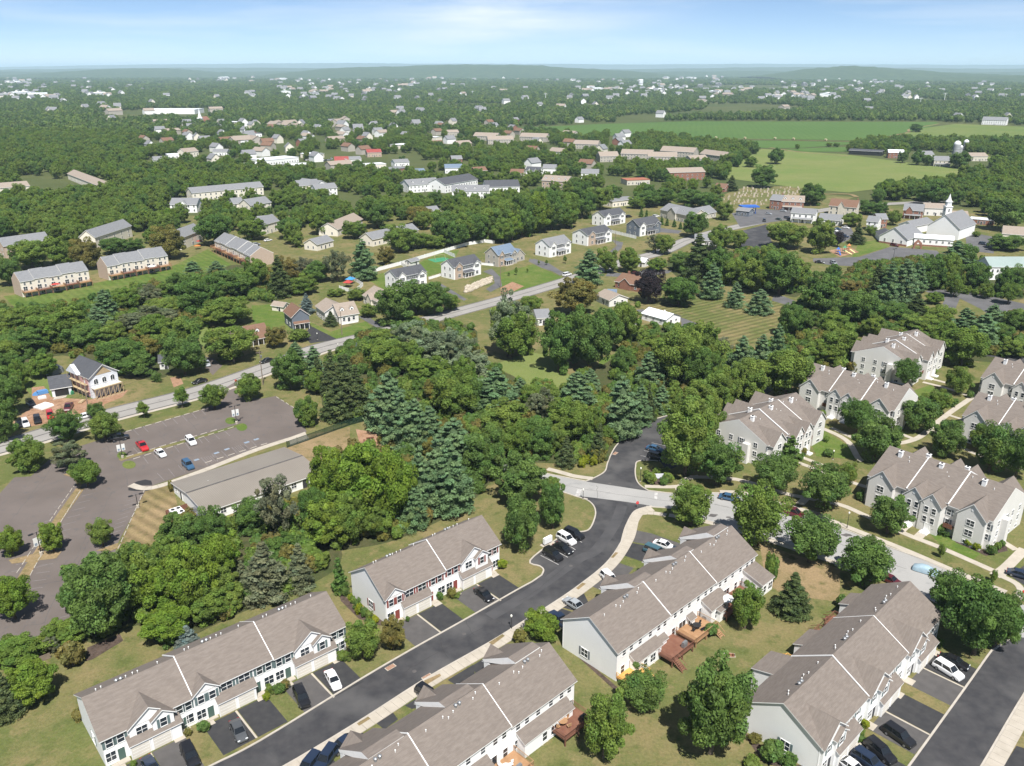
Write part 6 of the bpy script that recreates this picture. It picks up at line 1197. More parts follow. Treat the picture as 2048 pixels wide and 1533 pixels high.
grove(X5, 'in the wood edge behind the apartments', 'D 450 670 425 180,M 740 660 505 210,M 770 840 585 250,M 640 840 685 210,D 900 610 335 270,D 640 520 235 250,O 840 370 275 160,D 720 310 165 100,S 1010 460 155 180,B 1090 480 145 170,B 1210 440 125 190,B 1290 360 145 160,D 1150 570 425 180,M 1000 670 525 160,M 1330 650 525 270,S 1300 510 365 160,M 1450 600 445 190,B 1620 660 465 190,B 1730 750 495 240,B 1810 610 435 160,M 1600 870 585 270,D 1980 650 485 190,M 1960 800 675 200,M 1480 760 560 180,D 1850 700 560 180,D 560 640 480 150')
grove(X5, 'around the office car park', 'D 1400 340 105 170,M 1510 340 95 150,B 1560 200 5 220,r 1555 395 232 120,r 1925 445 290 135,r 1770 405 298 105,D 1700 355 138 155,D 1880 395 195 120,D 1960 370 175 190,M 1420 440 358 120,D 1620 200 20 150')
grove(X5, 'round the mown lawn', 'B 60 465 285 140,B 230 510 335 180')
grove(Y3, 'round the mown lawn', 'B 1440 750 495 170,D 1220 800 585 240,Q 1010 785 545 190')
grove(Y3, 'between the main road and the church', 'S 1360 630 295 260,D 1480 650 400 220,M 1570 660 455 190,M 1750 710 475 210,D 1900 730 415 250,M 1500 420 240 160,M 1620 405 268 115,B 600 650 405 200,M 720 570 400 150,M 880 570 398 150,M 1120 445 298 115,G 1060 435 305 105,D 1330 330 150 160,M 1070 560 468 140,D 1250 560 420 180,D 1700 620 420 160,M 1830 600 380 150,M 2000 700 480 200')
grove(Y4, 'beside the church grounds', 'M 320 610 405 260,M 570 645 405 200,Q 700 595 478 80,S 840 575 412 115,M 800 450 340 130,D 510 298 138 155,M 940 510 440 80,r 1100 440 330 120,S 560 450 370 60,D 900 360 260 140,D 1000 370 270 120,D 1380 300 110 200,M 1120 260 115 130,D 1900 480 250 240,D 1920 620 510 260,M 1700 520 480 60')
grove(Y1, 'behind the grey roofed townhouse rows', 'M 215 510 315 230,M 400 490 295 200,O 570 510 315 190,M 450 490 365 130,D 740 415 302 155,D 860 405 318 135,O 1090 445 235 200,M 970 345 248 95,D 1380 365 145 210,M 1620 325 185 160,D 60 620 420 160')
grove(Y1, 'in the wood between the rows and the road', 'B 1240 565 455 140,B 1390 545 455 130,D 1180 700 535 210,D 1300 810 555 260,D 1450 710 525 230,D 1540 670 535 210,M 1640 650 445 160,S 1800 690 415 180,M 1460 870 695 280,M 1490 1110 870 320,M 1160 1070 835 250,D 1190 1200 925 230,G 960 910 755 360,D 800 1170 955 270,O 940 1110 945 190,D 870 1195 1045 260,B 690 830 635 180,B 640 910 745 190,M 470 990 735 270,M 330 1010 795 270,M 230 870 745 150,D 560 1020 845 260,D 180 1060 895 230,M 80 910 775 210,M 290 1205 1055 170,M 60 1100 955 190,D 60 1230 1045 210,G 960 750 605 160,M 820 790 635 170,M 1040 820 700 220,M 1080 700 600 150,M 720 1000 860 200,M 1010 960 800 200')
grove(X3, 'beside the building yard', 'D 70 1130 770 250,D 60 1330 1000 220,M 110 960 790 160,M 180 900 650 140,h 1280 835 740 80')
grove(Y1, 'in the gardens along the main road', 'E 1965 795 662 110,O 1770 1015 875 125,m 1915 965 880 135')
grove(Y2, 'in the gardens along the main road', 'S 385 865 758 105,D 820 870 575 260,D 960 790 555 260,D 1090 790 565 210,O 730 705 655 130,M 640 805 715 110,M 560 690 605 120,B 610 550 265 190,G 430 565 345 160,O 80 630 400 180,M 200 650 515 190,G 190 530 395 160,M 1200 760 640 110,E 565 1045 975 42,M 420 660 610 120,D 300 560 420 170,M 750 1000 880 200')
grove(Y2, 'in the belt behind the white fence', 'O 760 450 325 120,M 850 360 175 200,M 930 340 205 160,M 1010 330 225 130,M 1100 335 245 140,D 1180 310 85 210,M 1280 310 95 180,D 1370 300 85 170,M 1430 280 55 180,D 1520 280 55 180,Y 1620 280 85 150,D 1700 260 55 160,Y 1800 230 -5 180,D 1890 210 5 160,M 1990 200 15 160,O 990 180 35 170,D 700 200 -5 180,M 540 270 145 160,M 320 240 45 150,D 100 270 115 170,S 210 130 -45 130,D 1240 330 150 150,M 1560 300 130 150')
grove(Y3, 'in the belt behind the white fence', 'M 60 330 60 180,D 150 330 40 170,Y 250 300 20 170,D 350 270 10 180,M 450 240 0 170,D 560 200 -10 180,M 680 140 -20 180,D 760 100 -30 150,D 1000 120 0 180,D 1120 110 -10 170,M 930 130 50 110,D 1300 130 0 220,D 1420 150 10 180,M 1530 210 80 110')
grove(Y3, 'newly planted by the new houses', 'U 445 505 445 28,U 318 515 475 22,U 265 512 482 18,U 110 585 525 24,U 188 565 535 18,U 60 590 560 22,C 1100 240 180 34,C 1140 245 195 30,C 1190 255 200 30,C 1230 268 220 28,C 1000 190 135 26,C 965 185 120 30')
grove(Y7, 'standing alone in the pasture', 'D 785 475 365 120,D 848 360 282 75,S 633 490 412 75,M 725 375 325 60,D 1020 555 458 105,D 665 375 315 36,r 952 288 262 26,D 1525 205 165 52')
grove(Y7, 'around the farm', 'D 1460 355 295 50,D 1530 365 290 60,D 1580 368 310 50,D 1735 380 300 90,M 1360 310 272 50,M 1285 300 250 70,r 1140 278 256 36,r 1105 276 255 32,D 1330 262 236 40,D 1660 275 240 36,D 1600 285 248 60,D 1450 275 248 50,D 1920 290 225 80,M 1910 380 315 70')
grove(Z2, 'in the front gardens of the townhouses', 'r 440 1180 905 250,O 640 1110 885 175')
grove(Z3, 'in the front gardens of the townhouses', 'Y 1560 240 80 190,o 1430 245 175 90')
# clipped shrubs
grove(Z2, 'in the bed beside the red shuttered row', 'h 310 725 655 60,j 345 750 705 45,m 365 775 725 45,h 392 805 738 55,j 405 850 765 60,h 440 870 800 55,m 475 880 822 55,j 515 910 858 60,j 480 960 880 70')
grove(Z2, 'at the townhouse doors', 'h 735 900 860 32,h 958 750 695 55,o 1035 735 670 75,m 1070 735 700 50,j 1380 535 468 80,m 300 1160 1105 60')
grove(Z1, 'at the townhouse doors', 'h 1640 690 630 70,o 1670 670 610 60,j 1560 730 690 45,m 1580 690 640 50,h 1195 915 850 80,o 1100 940 900 50,m 2010 500 445 70,o 460 850 780 80,m 785 1121 1090 40')
grove(Z5, 'by the right townhouse row', 'o 345 1220 1155 75,h 450 1330 1195 160,h 560 1370 1290 110,m 330 1390 1325 130,j 1045 1120 1075 60,m 1010 1180 1120 60,h 1010 1210 1165 60,m 1240 850 810 40,h 1515 610 560 45,m 110 1230 1150 20,h 885 360 270 60')
grove(Z6, 'at the apartment corners', 'h 1022 1085 1025 55,h 1490 1285 1220 90,j 1670 1355 1315 60,j 1720 1380 1340 55,h 1808 1410 1350 60,m 1845 1385 1330 50,h 1872 1365 1325 40,h 830 820 775 70,m 818 735 695 40,o 680 810 765 45,h 660 840 800 50,m 800 570 540 55,h 1680 470 425 40,h 1560 520 465 80,h 1890 300 270 60,m 1460 320 290 50,h 1380 1235 1200 60')
grove(Z8, 'round the entrance sign', 'm 1370 640 555 90,m 1410 580 535 70,m 1465 575 530 70,m 1490 630 560 80,h 1455 650 600 60,m 1350 600 550 60')
grove(Z8, 'by the bend of the apartment drive', 'j 900 530 462 60,j 928 505 440 55,j 980 515 445 58')
grove(Z4, 'by the townhouse decks', 'h 1165 920 840 110,h 1570 560 380 90,m 1540 600 500 60')
grove(Z7, 'at the hall corner', 'o 1005 890 820 40,m 1000 860 840 30')
grove(X1, 'by the road bend', 'o 760 290 230 110,m 700 260 225 70,m 800 330 290 60')
# ================================================================== CARS
def car_parts(root, kind):
    """x forward; lofted body, glazed cabin, roof skin, wheels and lamps"""
    S = {'sedan': (4.75, 1.84, .62, .92, 1.45, [(-2.37, .55, .80), (-2.25, .88, .86), (-1.5, .98, .92), (-.2, .97, .93), (.9, .95, .92), (1.7, .84, .90), (2.2, .70, .84), (2.37, .50, .74)], (-1.75, -1.0, .35, 1.15)),
         'suv': (4.75, 1.92, .70, 1.02, 1.72, [(-2.37, .60, .86), (-2.3, 1.0, .90), (-1.5, 1.08, .95), (-.2, 1.08, .96), (.9, 1.06, .95), (1.75, .98, .93), (2.25, .84, .88), (2.37, .60, .78)], (-2.25, -1.95, .45, 1.2)),
         'van': (5.1, 2.0, .70, 1.05, 1.78, [(-2.55, .60, .88), (-2.48, 1.05, .92), (-1.5, 1.1, .98), (.2, 1.1, .98), (1.3, 1.05, .96), (1.95, .95, .93), (2.4, .8, .86), (2.55, .55, .78)], (-2.45, -2.2, .75, 1.7)),
         'pickup': (5.7, 2.0, .75, 1.08, 1.85, [(-2.85, .70, .92), (-2.8, 1.05, .96), (-1.5, 1.08, .98), (-.4, 1.1, .99), (.9, 1.1, .98), (1.8, 1.08, .97), (2.6, .98, .93), (2.85, .65, .85)], (-.75, -.55, .55, 1.25))}[kind]
    Lc, Wc, zs, zb, zt, st, (x0, x1, x2, x3) = S; b = MB(); hw = Wc / 2; rings = []
    for x, zz, f in st:
        w = hw * f; rings.append([(x, -w * .96, .28), (x, -w, .5), (x, -w * .98, zz * .82), (x, -w * .86, zz), (x, w * .86, zz), (x, w * .98, zz * .82), (x, w, .5), (x, w * .96, .28)])
    n = 8; vs = [v for r_ in rings for v in r_]; fs = []
    for i in range(len(rings) - 1):
        for j in range(n): fs.append((i * n + j, (i + 1) * n + j, (i + 1) * n + (j + 1) % n, i * n + (j + 1) % n))
    fs += [tuple(range(n)), tuple(range((len(rings) - 1) * n, len(rings) * n))[::-1]]; b.add(vs, fs)
    body = b.mesh('body', 'paint_car_white'); c = MB(); zb2 = zb - .04; w0, w1 = hw * .86, hw * .70
    base = [(x0, -w0, zb2), (x3, -w0, zb2), (x3, w0, zb2), (x0, w0, zb2)]; top = [(x1, -w1, zt - .06), (x2, -w1, zt - .06), (x2, w1, zt - .06), (x1, w1, zt - .06)]
    c.add(base + top, [(0, 1, 5, 4), (1, 2, 6, 5), (2, 3, 7, 6), (3, 0, 4, 7), (4, 5, 6, 7)]); glass = c.mesh('windows', 'car_glass')
    r_ = MB(); r_.prism([(x1 - .05, -w1 - .02, zt - .07), (x2 + .05, -w1 - .02, zt - .07), (x2 + .05, w1 + .02, zt - .07), (x1 - .05, w1 + .02, zt - .07)], (0, 0, .05)); r_.prism([(x1 + .12, -w1 * .9, zt - .02), (x2 - .1, -w1 * .9, zt - .02), (x2 - .1, w1 * .9, zt - .02), (x1 + .12, w1 * .9, zt - .02)], (0, 0, .03))
    for s in (-1, 1):
        for xa, xb in ((x3, x2), (x0, x1), ((x0 + x3) / 2 - .15, (x1 + x2) / 2 - .1)): r_.bar((xa, s * w0, zb2), (xb, s * w1, zt - .05), .045)
    roofm = r_.mesh('roof', 'paint_car_white'); wm = MB(); 
    wm.lathe([(.33, -.11), (.34, -.06), (.34, .06), (.33, .11)], 14); wm.lathe([(.20, .112), (.20, .125)], 10, mi=1); wheel = wm.mesh('wheel', ['tyre', 'rim'])
    lo = {}
    for nm, m, me in (('body', None, body), ('roof', None, roofm), ('windows', 1, glass)): lo[nm] = link(nm, me, root)
    for sx in (-1, 1):
        for sy in (-1, 1):
            w = link('wheel', wheel, root, (sx * Lc * .30, sy * (hw - .12), .33)); w.rotation_euler = (-sy * math.pi / 2, 0, 0)
    hl = MB().box(-.06, .03, -.18, .18, -.07, .07).mesh('headlight', 'head_white'); tl = MB().box(-.03, .05, -.16, .16, -.09, .09).mesh('tail_light', 'tail_red')
    for sy in (-1, 1): link('headlight', hl, root, (Lc / 2 - .10, sy * hw * .62, .62)); link('tail_light', tl, root, (-Lc / 2 + .06, sy * hw * .66, .78))
    if kind == 'pickup': link('cargo_bed', MB().box(-2.65, -.85, -.75, .75, 1.06, 1.10).mesh('cargo_bed', 'black_metal'), root)
    return root
CARP = {}
def car(T, c, f, kind, col, label, group=None, scale=1.0):
    if kind not in CARP:
        r0 = thing('car', 'x', 'car'); car_parts(r0, kind); remember(r0); CARP[kind] = r0
    pr = CARP[kind]; a = T(*c); b = T(*f); p = P(a[0], a[1], .6); q = P(b[0], b[1], .6); p.z = q.z = 0
    o = copy_tree(pr); o.name = {'pickup': 'pickup_truck', 'van': 'van', 'suv': 'car', 'sedan': 'car'}[kind]; o.location = (p.x, p.y, .02); o.rotation_euler = (0, 0, math.atan2(q.y - p.y, q.x - p.x)); o.scale = (scale,) * 3
    tag(o, label, {'pickup': 'pickup truck', 'van': 'van'}.get(kind, 'car'), group)
    if not group and 'group' in o: del o['group']
    for ch in o.children:
        if ch.name.split('.')[0] in ('body', 'roof'): ch.material_slots[0].link = 'OBJECT'; ch.material_slots[0].material = MATS['paint_car_' + col]
    return o
CARS = [
 (Z1, (1948, 612), (1978, 668), 'sedan', 'white', 'white sedan with black glass roof by the open garage'), (Z1, (1765, 715), (1790, 770), 'suv', 'black', 'black car with roof bars on the grey drive of the green shuttered row'), (Z1, (1395, 910), (1422, 968), 'sedan', 'grey', 'dark grey sedan on the middle drive of the green shuttered row'), (Z1, (1112, 1055), (1140, 1112), 'suv', 'black', 'black car beside the dry grass strip of the end townhouse pair'), (Z1, (885, 1125), (910, 1165), 'sedan', 'navy', 'dark car on the drive under the last townhouse gable'),
 (Z2, (1255, 712), (1305, 752), 'sedan', 'black', 'black sedan on the drive of the red shuttered row'), (Z2, (1727, 442), (1772, 470), 'suv', 'black', 'black hatchback with open panoramic roof in the small parking bay'), (Z2, (1795, 400), (1850, 430), 'sedan', 'black', 'black sedan between hatchback and white car in the parking bay'), (Z2, (1818, 335), (1875, 368), 'suv', 'white', 'white estate car in the small parking bay'), (Z2, (1870, 302), (1925, 326), 'suv', 'black', 'black car at the tree end of the small parking bay'),
 (Z2, (1868, 778), (1825, 750), 'sedan', 'silver', 'silver blue sedan tucked behind the townhouse roof edge'), (Z2, (1770, 890), (1720, 848), 'pickup', 'navy', 'dark pickup beside the white gable wall'),
 (Z3, (895, 553), (935, 580), 'suv', 'black', 'black car on the drive across the court road'), (Z3, (395, 845), (360, 870), 'sedan', 'navy', 'dark blue car half hidden by the townhouse roof'), (Z3, (300, 928), (270, 970), 'suv', 'navy', 'dark blue car nearest the court road sidewalk end'), (Z3, (198, 970), (165, 1010), 'suv', 'navy', 'navy car parked with its nose to the sidewalk end'),
 (Z4, (848, 308), (890, 322), 'sedan', 'white', 'white sedan on the curved drive by the street corner'), (Z4, (790, 355), (840, 375), 'van', 'teal', 'teal van beside the white sedan on the curved drive'), (Z4, (475, 540), (512, 575), 'suv', 'white', 'white car poking out from a townhouse roof'),
 (Z5, (1605, 705), (1690, 740), 'sedan', 'black', 'black estate car beside the white wagon'), (Z5, (1570, 760), (1655, 812), 'suv', 'white', 'white wagon on the top drive of the right row'), (Z5, (1258, 1175), (1335, 1228), 'suv', 'black', 'black car alone on a grey drive of the right row'), (Z5, (1140, 1272), (1220, 1338), 'suv', 'black', 'black car beside the dry strip of the right row'), (Z5, (1065, 1335), (1140, 1385), 'suv', 'navy', 'navy car between black and white cars of the right row'), (Z5, (965, 1375), (1040, 1430), 'sedan', 'white', 'white car at the near end of the right row'),
 (Z5, (1200, 188), (1250, 210), 'sedan', 'maroon', 'maroon sedan parked on the concrete street behind a tree'), (Z5, (2025, 155), (2060, 165), 'sedan', 'navy', 'dark car in the lot beyond the street corner'),
 (Z6, (235, 1068), (285, 1078), 'sedan', 'blue', 'blue sedan parked alone on the concrete street'), (Z6, (612, 1158), (660, 1172), 'van', 'maroon', 'dark red minivan parked on the concrete street'), (Z6, (770, 1195), (825, 1215), 'suv', 'black', 'black car on the street under the tree shade'),
 (Z8, (1400, 402), (1440, 412), 'sedan', 'blue', 'blue sedan in the apartment drive bay'), (Z8, (1410, 458), (1450, 470), 'suv', 'black', 'black car in deep shade in the apartment drive bay'),
 (Z7, (833, 622), (860, 652), 'pickup', 'red', 'bright red pickup in the church lot'), (Z7, (938, 662), (965, 684), 'sedan', 'white', 'white sedan beside the lot island'), (Z7, (1117, 592), (1140, 615), 'suv', 'white', 'white car with black sunroof in the church lot'), (Z7, (1100, 732), (1130, 760), 'suv', 'blue', 'blue grey car by the hall walk'), (Z7, (700, 572), (740, 566), 'suv', 'black', 'black car under a lot tree'),
 (Z7, (1168, 242), (1125, 254), 'sedan', 'black', 'black sedan driving on the main road by the lot'), (Z7, (1560, 122), (1520, 133), 'sedan', 'black', 'black car driving on the main road by the pole'), (Z7, (492, 447), (450, 458), 'sedan', 'white', 'white sedan on the main road behind the lot tree'), (Z7, (148, 488), (160, 510), 'suv', 'white', 'white car at the building yard verge'), (Z7, (218, 468), (225, 495), 'suv', 'black', 'black car between white and red at the building yard'), (Z7, (293, 440), (300, 468), 'suv', 'red', 'red car at the building yard verge'), (Z7, (400, 395), (385, 425), 'pickup', 'maroon', 'dark red pickup by the unfinished house'), (Z7, (180, 372), (195, 385), 'suv', 'black', 'black car by the blue tarpaulin'), (Z7, (1212, 138), (1225, 160), 'sedan', 'silver', 'silver car in the red drive by the roadside trees'), (Z7, (115, 490), (125, 510), 'suv', 'black', 'dark car half under a tree at the building yard'),
 (Y3, (458, 578), (500, 568), 'van', 'white', 'white mail van on the main road'), (Y3, (470, 260), (500, 268), 'pickup', 'black', 'dark pickup behind the new houses'), (Y3, (880, 183), (905, 180), 'suv', 'black', 'dark car behind the white new house'), (Y3, (1065, 180), (1090, 178), 'suv', 'white', 'white car by the clubhouse hedge'), (Y3, (925, 575), (945, 572), 'suv', 'maroon', 'dark red car in the ranch house drive'),
 (Y4, (1755, 570), (1790, 575), 'suv', 'navy', 'navy car on the side street by the office block'), (Y4, (1115, 580), (1150, 586), 'suv', 'maroon', 'maroon car at the church entrance'), (Y4, (675, 708), (690, 714), 'suv', 'silver', 'silver car on the lane below the playground'), (Y4, (575, 702), (600, 704), 'sedan', 'black', 'dark car on the lane near the trees'), (Y4, (962, 706), (990, 712), 'van', 'black', 'black van at the corner of the church lot'), (Y4, (755, 516), (785, 520), 'suv', 'navy', 'navy car in the small car park behind the church'), (Y4, (705, 462), (735, 466), 'sedan', 'blue', 'blue car in the small car park behind the church'), (Y4, (762, 452), (785, 455), 'sedan', 'white', 'white car in the small car park behind the church'), (Y4, (680, 474), (700, 478), 'suv', 'white', 'white car by the purple tree car park'), (Y4, (280, 392), (300, 396), 'sedan', 'green', 'green car on the corner by the white frame house'), (Y4, (312, 332), (340, 336), 'suv', 'silver', 'silver car before the brick inn'), (Y4, (175, 402), (180, 415), 'suv', 'black', 'black car waiting at the town corner'), (Y4, (340, 382), (360, 386), 'suv', 'grey', 'grey car at the side of the white frame house'), (Y4, (205, 352), (240, 356), 'sedan', 'silver', 'silver car before the filling station'),
 (Y1, (1640, 350), (1670, 345), 'suv', 'silver', 'pale car in the car park of the brick ended row'), (Y1, (1715, 322), (1740, 318), 'sedan', 'white', 'white car in the car park of the brick ended row')]
for args in CARS: car(*args)
rc = random.Random(4)
for i in range(12): car(Y6, (30 + 14 * i, 408 + rc.uniform(-4, 10)), (44 + 14 * i, 409), rc.choice(['sedan', 'suv']), rc.choice(['white', 'black', 'silver', 'grey']), 'car in the village shop car park beside the red roof', 'cars in the village shop car park')
for i in range(7): car(Y6, (1330 + 22 * i, 600 - 2 * i + rc.uniform(-5, 6)), (1340 + 22 * i, 606), rc.choice(['sedan', 'suv']), rc.choice(['white', 'black', 'silver', 'blue']), 'car in the brownstone row car park', 'cars in the brownstone row car park')
for o in CARP.values():
    for c in list(o.children): bpy.data.objects.remove(c)
    bpy.data.objects.remove(o)
# car under a cover
cc = thing('covered_car', 'car under a pale blue grey fabric cover on the concrete street', 'car', (0, 0, 0)); p0 = P(*Z5(1428, 125)[:2], .6); p1 = P(*Z5(1505, 148)[:2], .6); cc.location = (p0.x, p0.y, 0); cc.rotation_euler = (0, 0, math.atan2(p1.y - p0.y, p1.x - p0.x))
b = MB(); rg = []
for x, z, f in ((-2.4, .5, .75), (-2.2, .95, .88), (-1.5, 1.12, .95), (-.9, 1.42, .92), (.2, 1.46, .92), (.9, 1.2, .95), (1.6, .98, .94), (2.2, .85, .85), (2.4, .5, .72)):
    w_ = .95 * f; rg.append([(x, -w_ * 1.03, .12), (x, -w_, .6 * z + .1), (x, -w_ * .8, z * .93), (x, -w_ * .3, z), (x, w_ * .3, z), (x, w_ * .8, z * .93), (x, w_, .6 * z + .1), (x, w_ * 1.03, .12)])
for i in range(8):
    for j in range(7): pass
vs = [v for r_ in rg for v in r_]; b.add(vs, [(i * 8 + j, (i + 1) * 8 + j, (i + 1) * 8 + j + 1, i * 8 + j + 1) for i in range(8) for j in range(7)] + [tuple(range(8)), tuple(range(64, 72))[::-1]]); cm_ = b.build('cover', 'cover_cloth', cc)
for p_ in cm_.data.polygons: p_.use_smooth = True

# ================================================================== LOT FURNITURE, LAMPS, POLES
WS = MB().prism([(-.9, -.09, 0), (.9, -.09, 0), (.9, .09, 0), (-.9, .09, 0)], (0, 0, .09)).prism([(-.88, -.06, .09), (.88, -.06, .09), (.88, .06, .09), (-.88, .06, .09)], (0, 0, .05)).mesh('wheel_stop', 'curb')
def stops(T, a, b, n, label, off=0.0):
    pa = g(T, a); pb = g(T, b); ang = math.atan2(pb.y - pa.y, pb.x - pa.x)
    for i in range(n): q = pa.lerp(pb, i / max(n - 1, 1)); tag(link('wheel_stop', WS, None, (q.x, q.y, .02), ang + random.gauss(0, .03)), label, 'wheel stop', label)
stops(Z7, (760, 680), (1250, 532), 9, 'pale wheel stop along the upper side of the lot island'); stops(Z7, (800, 693), (1350, 517), 10, 'pale wheel stop along the lower side of the lot island')
stops(Z7, (750, 535), (1200, 405), 9, 'pale wheel stop along the roadside edge of the church lot'); stops(Z7, (1220, 715), (1545, 612), 6, 'pale wheel stop beside the hall walk'); stops(Z7, (1625, 340), (1740, 412), 5, 'pale wheel stop at the lawn end of the church lot')
stops(Z7, (838, 895), (680, 1250), 11, 'pale wheel stop along the dry bank beside the hall'); stops(Z7, (438, 850), (300, 1050), 7, 'pale wheel stop on the far side of the long lot strip'); stops(Z7, (465, 895), (345, 1085), 8, 'pale wheel stop on the hall side of the long lot strip'); stops(Z7, (280, 1085), (110, 1350), 7, 'pale wheel stop on the far side of the strip below the banners'); stops(Z7, (320, 1120), (185, 1365), 7, 'pale wheel stop on the hall side of the strip below the banners')
def lot_light(T, base, top, label, banner=True, rz=.6):
    p = g(T, base); h = hgt(p.x, p.y, T(*top)[1]); o = thing('lot_light', label, 'lamp post', p, rz); MB().lathe([(.35, 0), (.35, .7), (.3, .75)], 10).build('footing', 'concrete', o); MB().bar((0, 0, .7), (0, 0, h), .09, n=8, r2=.07).build('pole', 'black_metal', o)
    MB().bar((-.8, 0, h - .1), (.8, 0, h - .1), .05).build('arm', 'black_metal', o)
    for s in (-1, 1):
        MB().box(s * 1.1 - .45, s * 1.1 + .45, -.25, .25, h - .18, h - .02).build('lamp_head', 'black_metal', o)
        if banner:
            bo = MB().box(s * .12 if s > 0 else -.95, .95 if s > 0 else -.12, -.02, .02, h * .42, h * .78).build('banner', 'fabric_white', o); MB().box(s * .3 if s > 0 else -.8, .8 if s > 0 else -.3, -.026, .026, h * .45, h * .56).build('banner_print', 'paint_blue', bo)
    return o
lot_light(Z7, (1385, 490), (1370, 385), 'lot light with white banners at the far end of the island'); lot_light(Z7, (718, 692), (690, 590), 'lot light with white banners near the red pickup'); lot_light(Z7, (243, 1258), (210, 1125), 'lot light with white banners between two small yellow green trees', rz=.9); lot_light(Z7, (808, 982), (785, 905), 'plain lot light at the dry bank', False)
lot_light(Y4, (1100, 712), (1105, 605), 'pale lot light in the church lot with double head', False)
def post_lamp(T, base, top, label):
    p = g(T, base); h = max(hgt(p.x, p.y, T(*top)[1]), 2.6); o = thing('post_lamp', label, 'lamp post', p); MB().lathe([(.22, 0), (.22, .1)], 10).build('footing', 'concrete', o); MB().lathe([(.12, .1), (.10, .5), (.06, .6), (.05, h - .45)], 8).build('post', 'black_metal', o); MB().lathe([(.08, h - .45), (.17, h - .38), (.19, h - .15), (.12, h - .02), (.03, h + .05)], 10).build('globe', 'lamp_glass', o)
post_lamp(F1_, (1022.8, 1258), (1022.8, 1230), 'black post lamp beside the court road sidewalk'); post_lamp(Z6, (943, 1252), (958, 1155), 'black post lamp on the verge of the concrete street'); post_lamp(Z8, (1298, 625), (1302, 530), 'black post lamp by the entrance sign'); post_lamp(Z6, (858, 840), (862, 790), 'black post lamp in the apartment courtyard'); post_lamp(Z8, (908, 745), (905, 680), 'black post lamp at the stop line'); post_lamp(Y2, (432, 1030), (432, 990), 'dark post lamp on the main road edge'); post_lamp(Y2, (290, 955), (290, 925), 'small white post lamp by the black drive')
POLES = []
def pole(T, base, top, label, arm=True):
    p = g(T, base); h = hgt(p.x, p.y, T(*top)[1]); o = thing('utility_pole', label, 'utility pole', p, R(20)); MB().bar((0, 0, 0), (0, 0, h), .17, n=8, r2=.11).build('pole', 'pole_wood', o); POLES.append((p, h))
    if arm: MB().box(-1.1, 1.1, -.06, .06, h - .9, h - .75).build('cross_arm', 'pole_wood', o); MB().lathe([(.2, h - 2.6), (.22, h - 2.5), (.22, h - 1.8), (.15, h - 1.7)], 8, (.35, 0, 0)).build('transformer', 'grey_metal', o)
pole(X3, (722, 1050), (700, 880), 'utility pole in front of the unfinished house', False); pole(Y1, (1500, 1110), (1478, 905), 'tall utility pole with cross arm in front of the roadside trees'); pole(Y2, (458, 925), (448, 760), 'pale utility pole on the lawn of the tan roofed house', False); pole(Y2, (1540, 600), (1535, 420), 'thin utility pole by the asphalt drive bend', False); pole(Y3, (785, 420), (785, 290), 'thin utility pole before the white fence run', False); pole(Y3, (1078, 560), (1082, 460), 'short pole by the ranch house', False)
pole(Z7, (1540, 265), (1523, 60), 'pale utility pole between the lot and the main road')
POLES = POLES[:3] + POLES[-1:]
for i in range(len(POLES)): pass
def wire(a, b, za, zb, k):
    b_ = MB(); n = 14; last = None
    for i in range(n + 1):
        t = i / n; q = (a.x + (b.x - a.x) * t, a.y + (b.y - a.y) * t, za + (zb - za) * t - 4 * 1.4 * t * (1 - t))
        if last: b_.bar(last, q, .022, n=3)
        last = q
    tag(b_.build('overhead_wire', 'black_metal'), 'sagging dark overhead wire strung along the main road poles', 'wire', 'overhead wires along the main road')
(p1, h1), (p2, h2), (p3, h3), (p4, h4) = POLES
pw = p1 + (p1 - p2)
for k, dz in enumerate((.2, .8, 2.2, 3.0)): wire(pw, p1, h1 - dz, h1 - dz, k); wire(p1, p2, h1 - dz, h2 - dz, k); wire(p2, p3, h2 - dz, h3 - dz, k)
# signs, cabinets, drains
def sign(T, base, top, label, m='sign_red', sz=.38, name='stop_sign', n=8, text=None):
    p = g(T, base); h = max(hgt(p.x, p.y, T(*top)[1]), 1.6); o = thing(name, label, 'sign', p, math.atan2(p.x, -p.y) * .0 + .15); MB().bar((0, 0, 0), (0, 0, h), .035, n=6).build('post', 'grey_metal', o)
    f = MB().prism([(sz * math.cos(2 * math.pi * (i + .5) / n), -.06, h - sz + sz * math.sin(2 * math.pi * (i + .5) / n)) for i in range(n)][::-1], (0, .03, 0)).build('face', m, o)
    if text:
        cu = bpy.data.curves.new('lettering', 'FONT'); cu.body = text; cu.align_x = 'CENTER'; cu.align_y = 'CENTER'; cu.size = sz * .72; to = bpy.data.objects.new('lettering', cu); dg = bpy.context.evaluated_depsgraph_get(); COL.objects.link(to); dg.update(); me = bpy.data.meshes.new_from_object(to.evaluated_get(dg)); bpy.data.objects.remove(to); me.materials.clear(); me.materials.append(MATS['paint_white'])
        q = link('lettering', me, f, (0, -.068, h - sz)); q.rotation_euler = (math.pi / 2, 0, 0)
sign(Z8, (1278, 805), (1275, 760), 'red octagonal stop sign at the court road mouth', text='STOP'); sign(Z7, (1385, 280), (1380, 232), 'red octagonal stop sign at the church lot entrance', text='STOP'); sign(Z5, (2035, 300), (2030, 262), 'small red sign at the far street corner', text=None, name='road_sign'); sign(Z6, (840, 1320), (838, 1290), 'small blank green street sign on the verge', 'sign_green', .3, 'road_sign', 4)
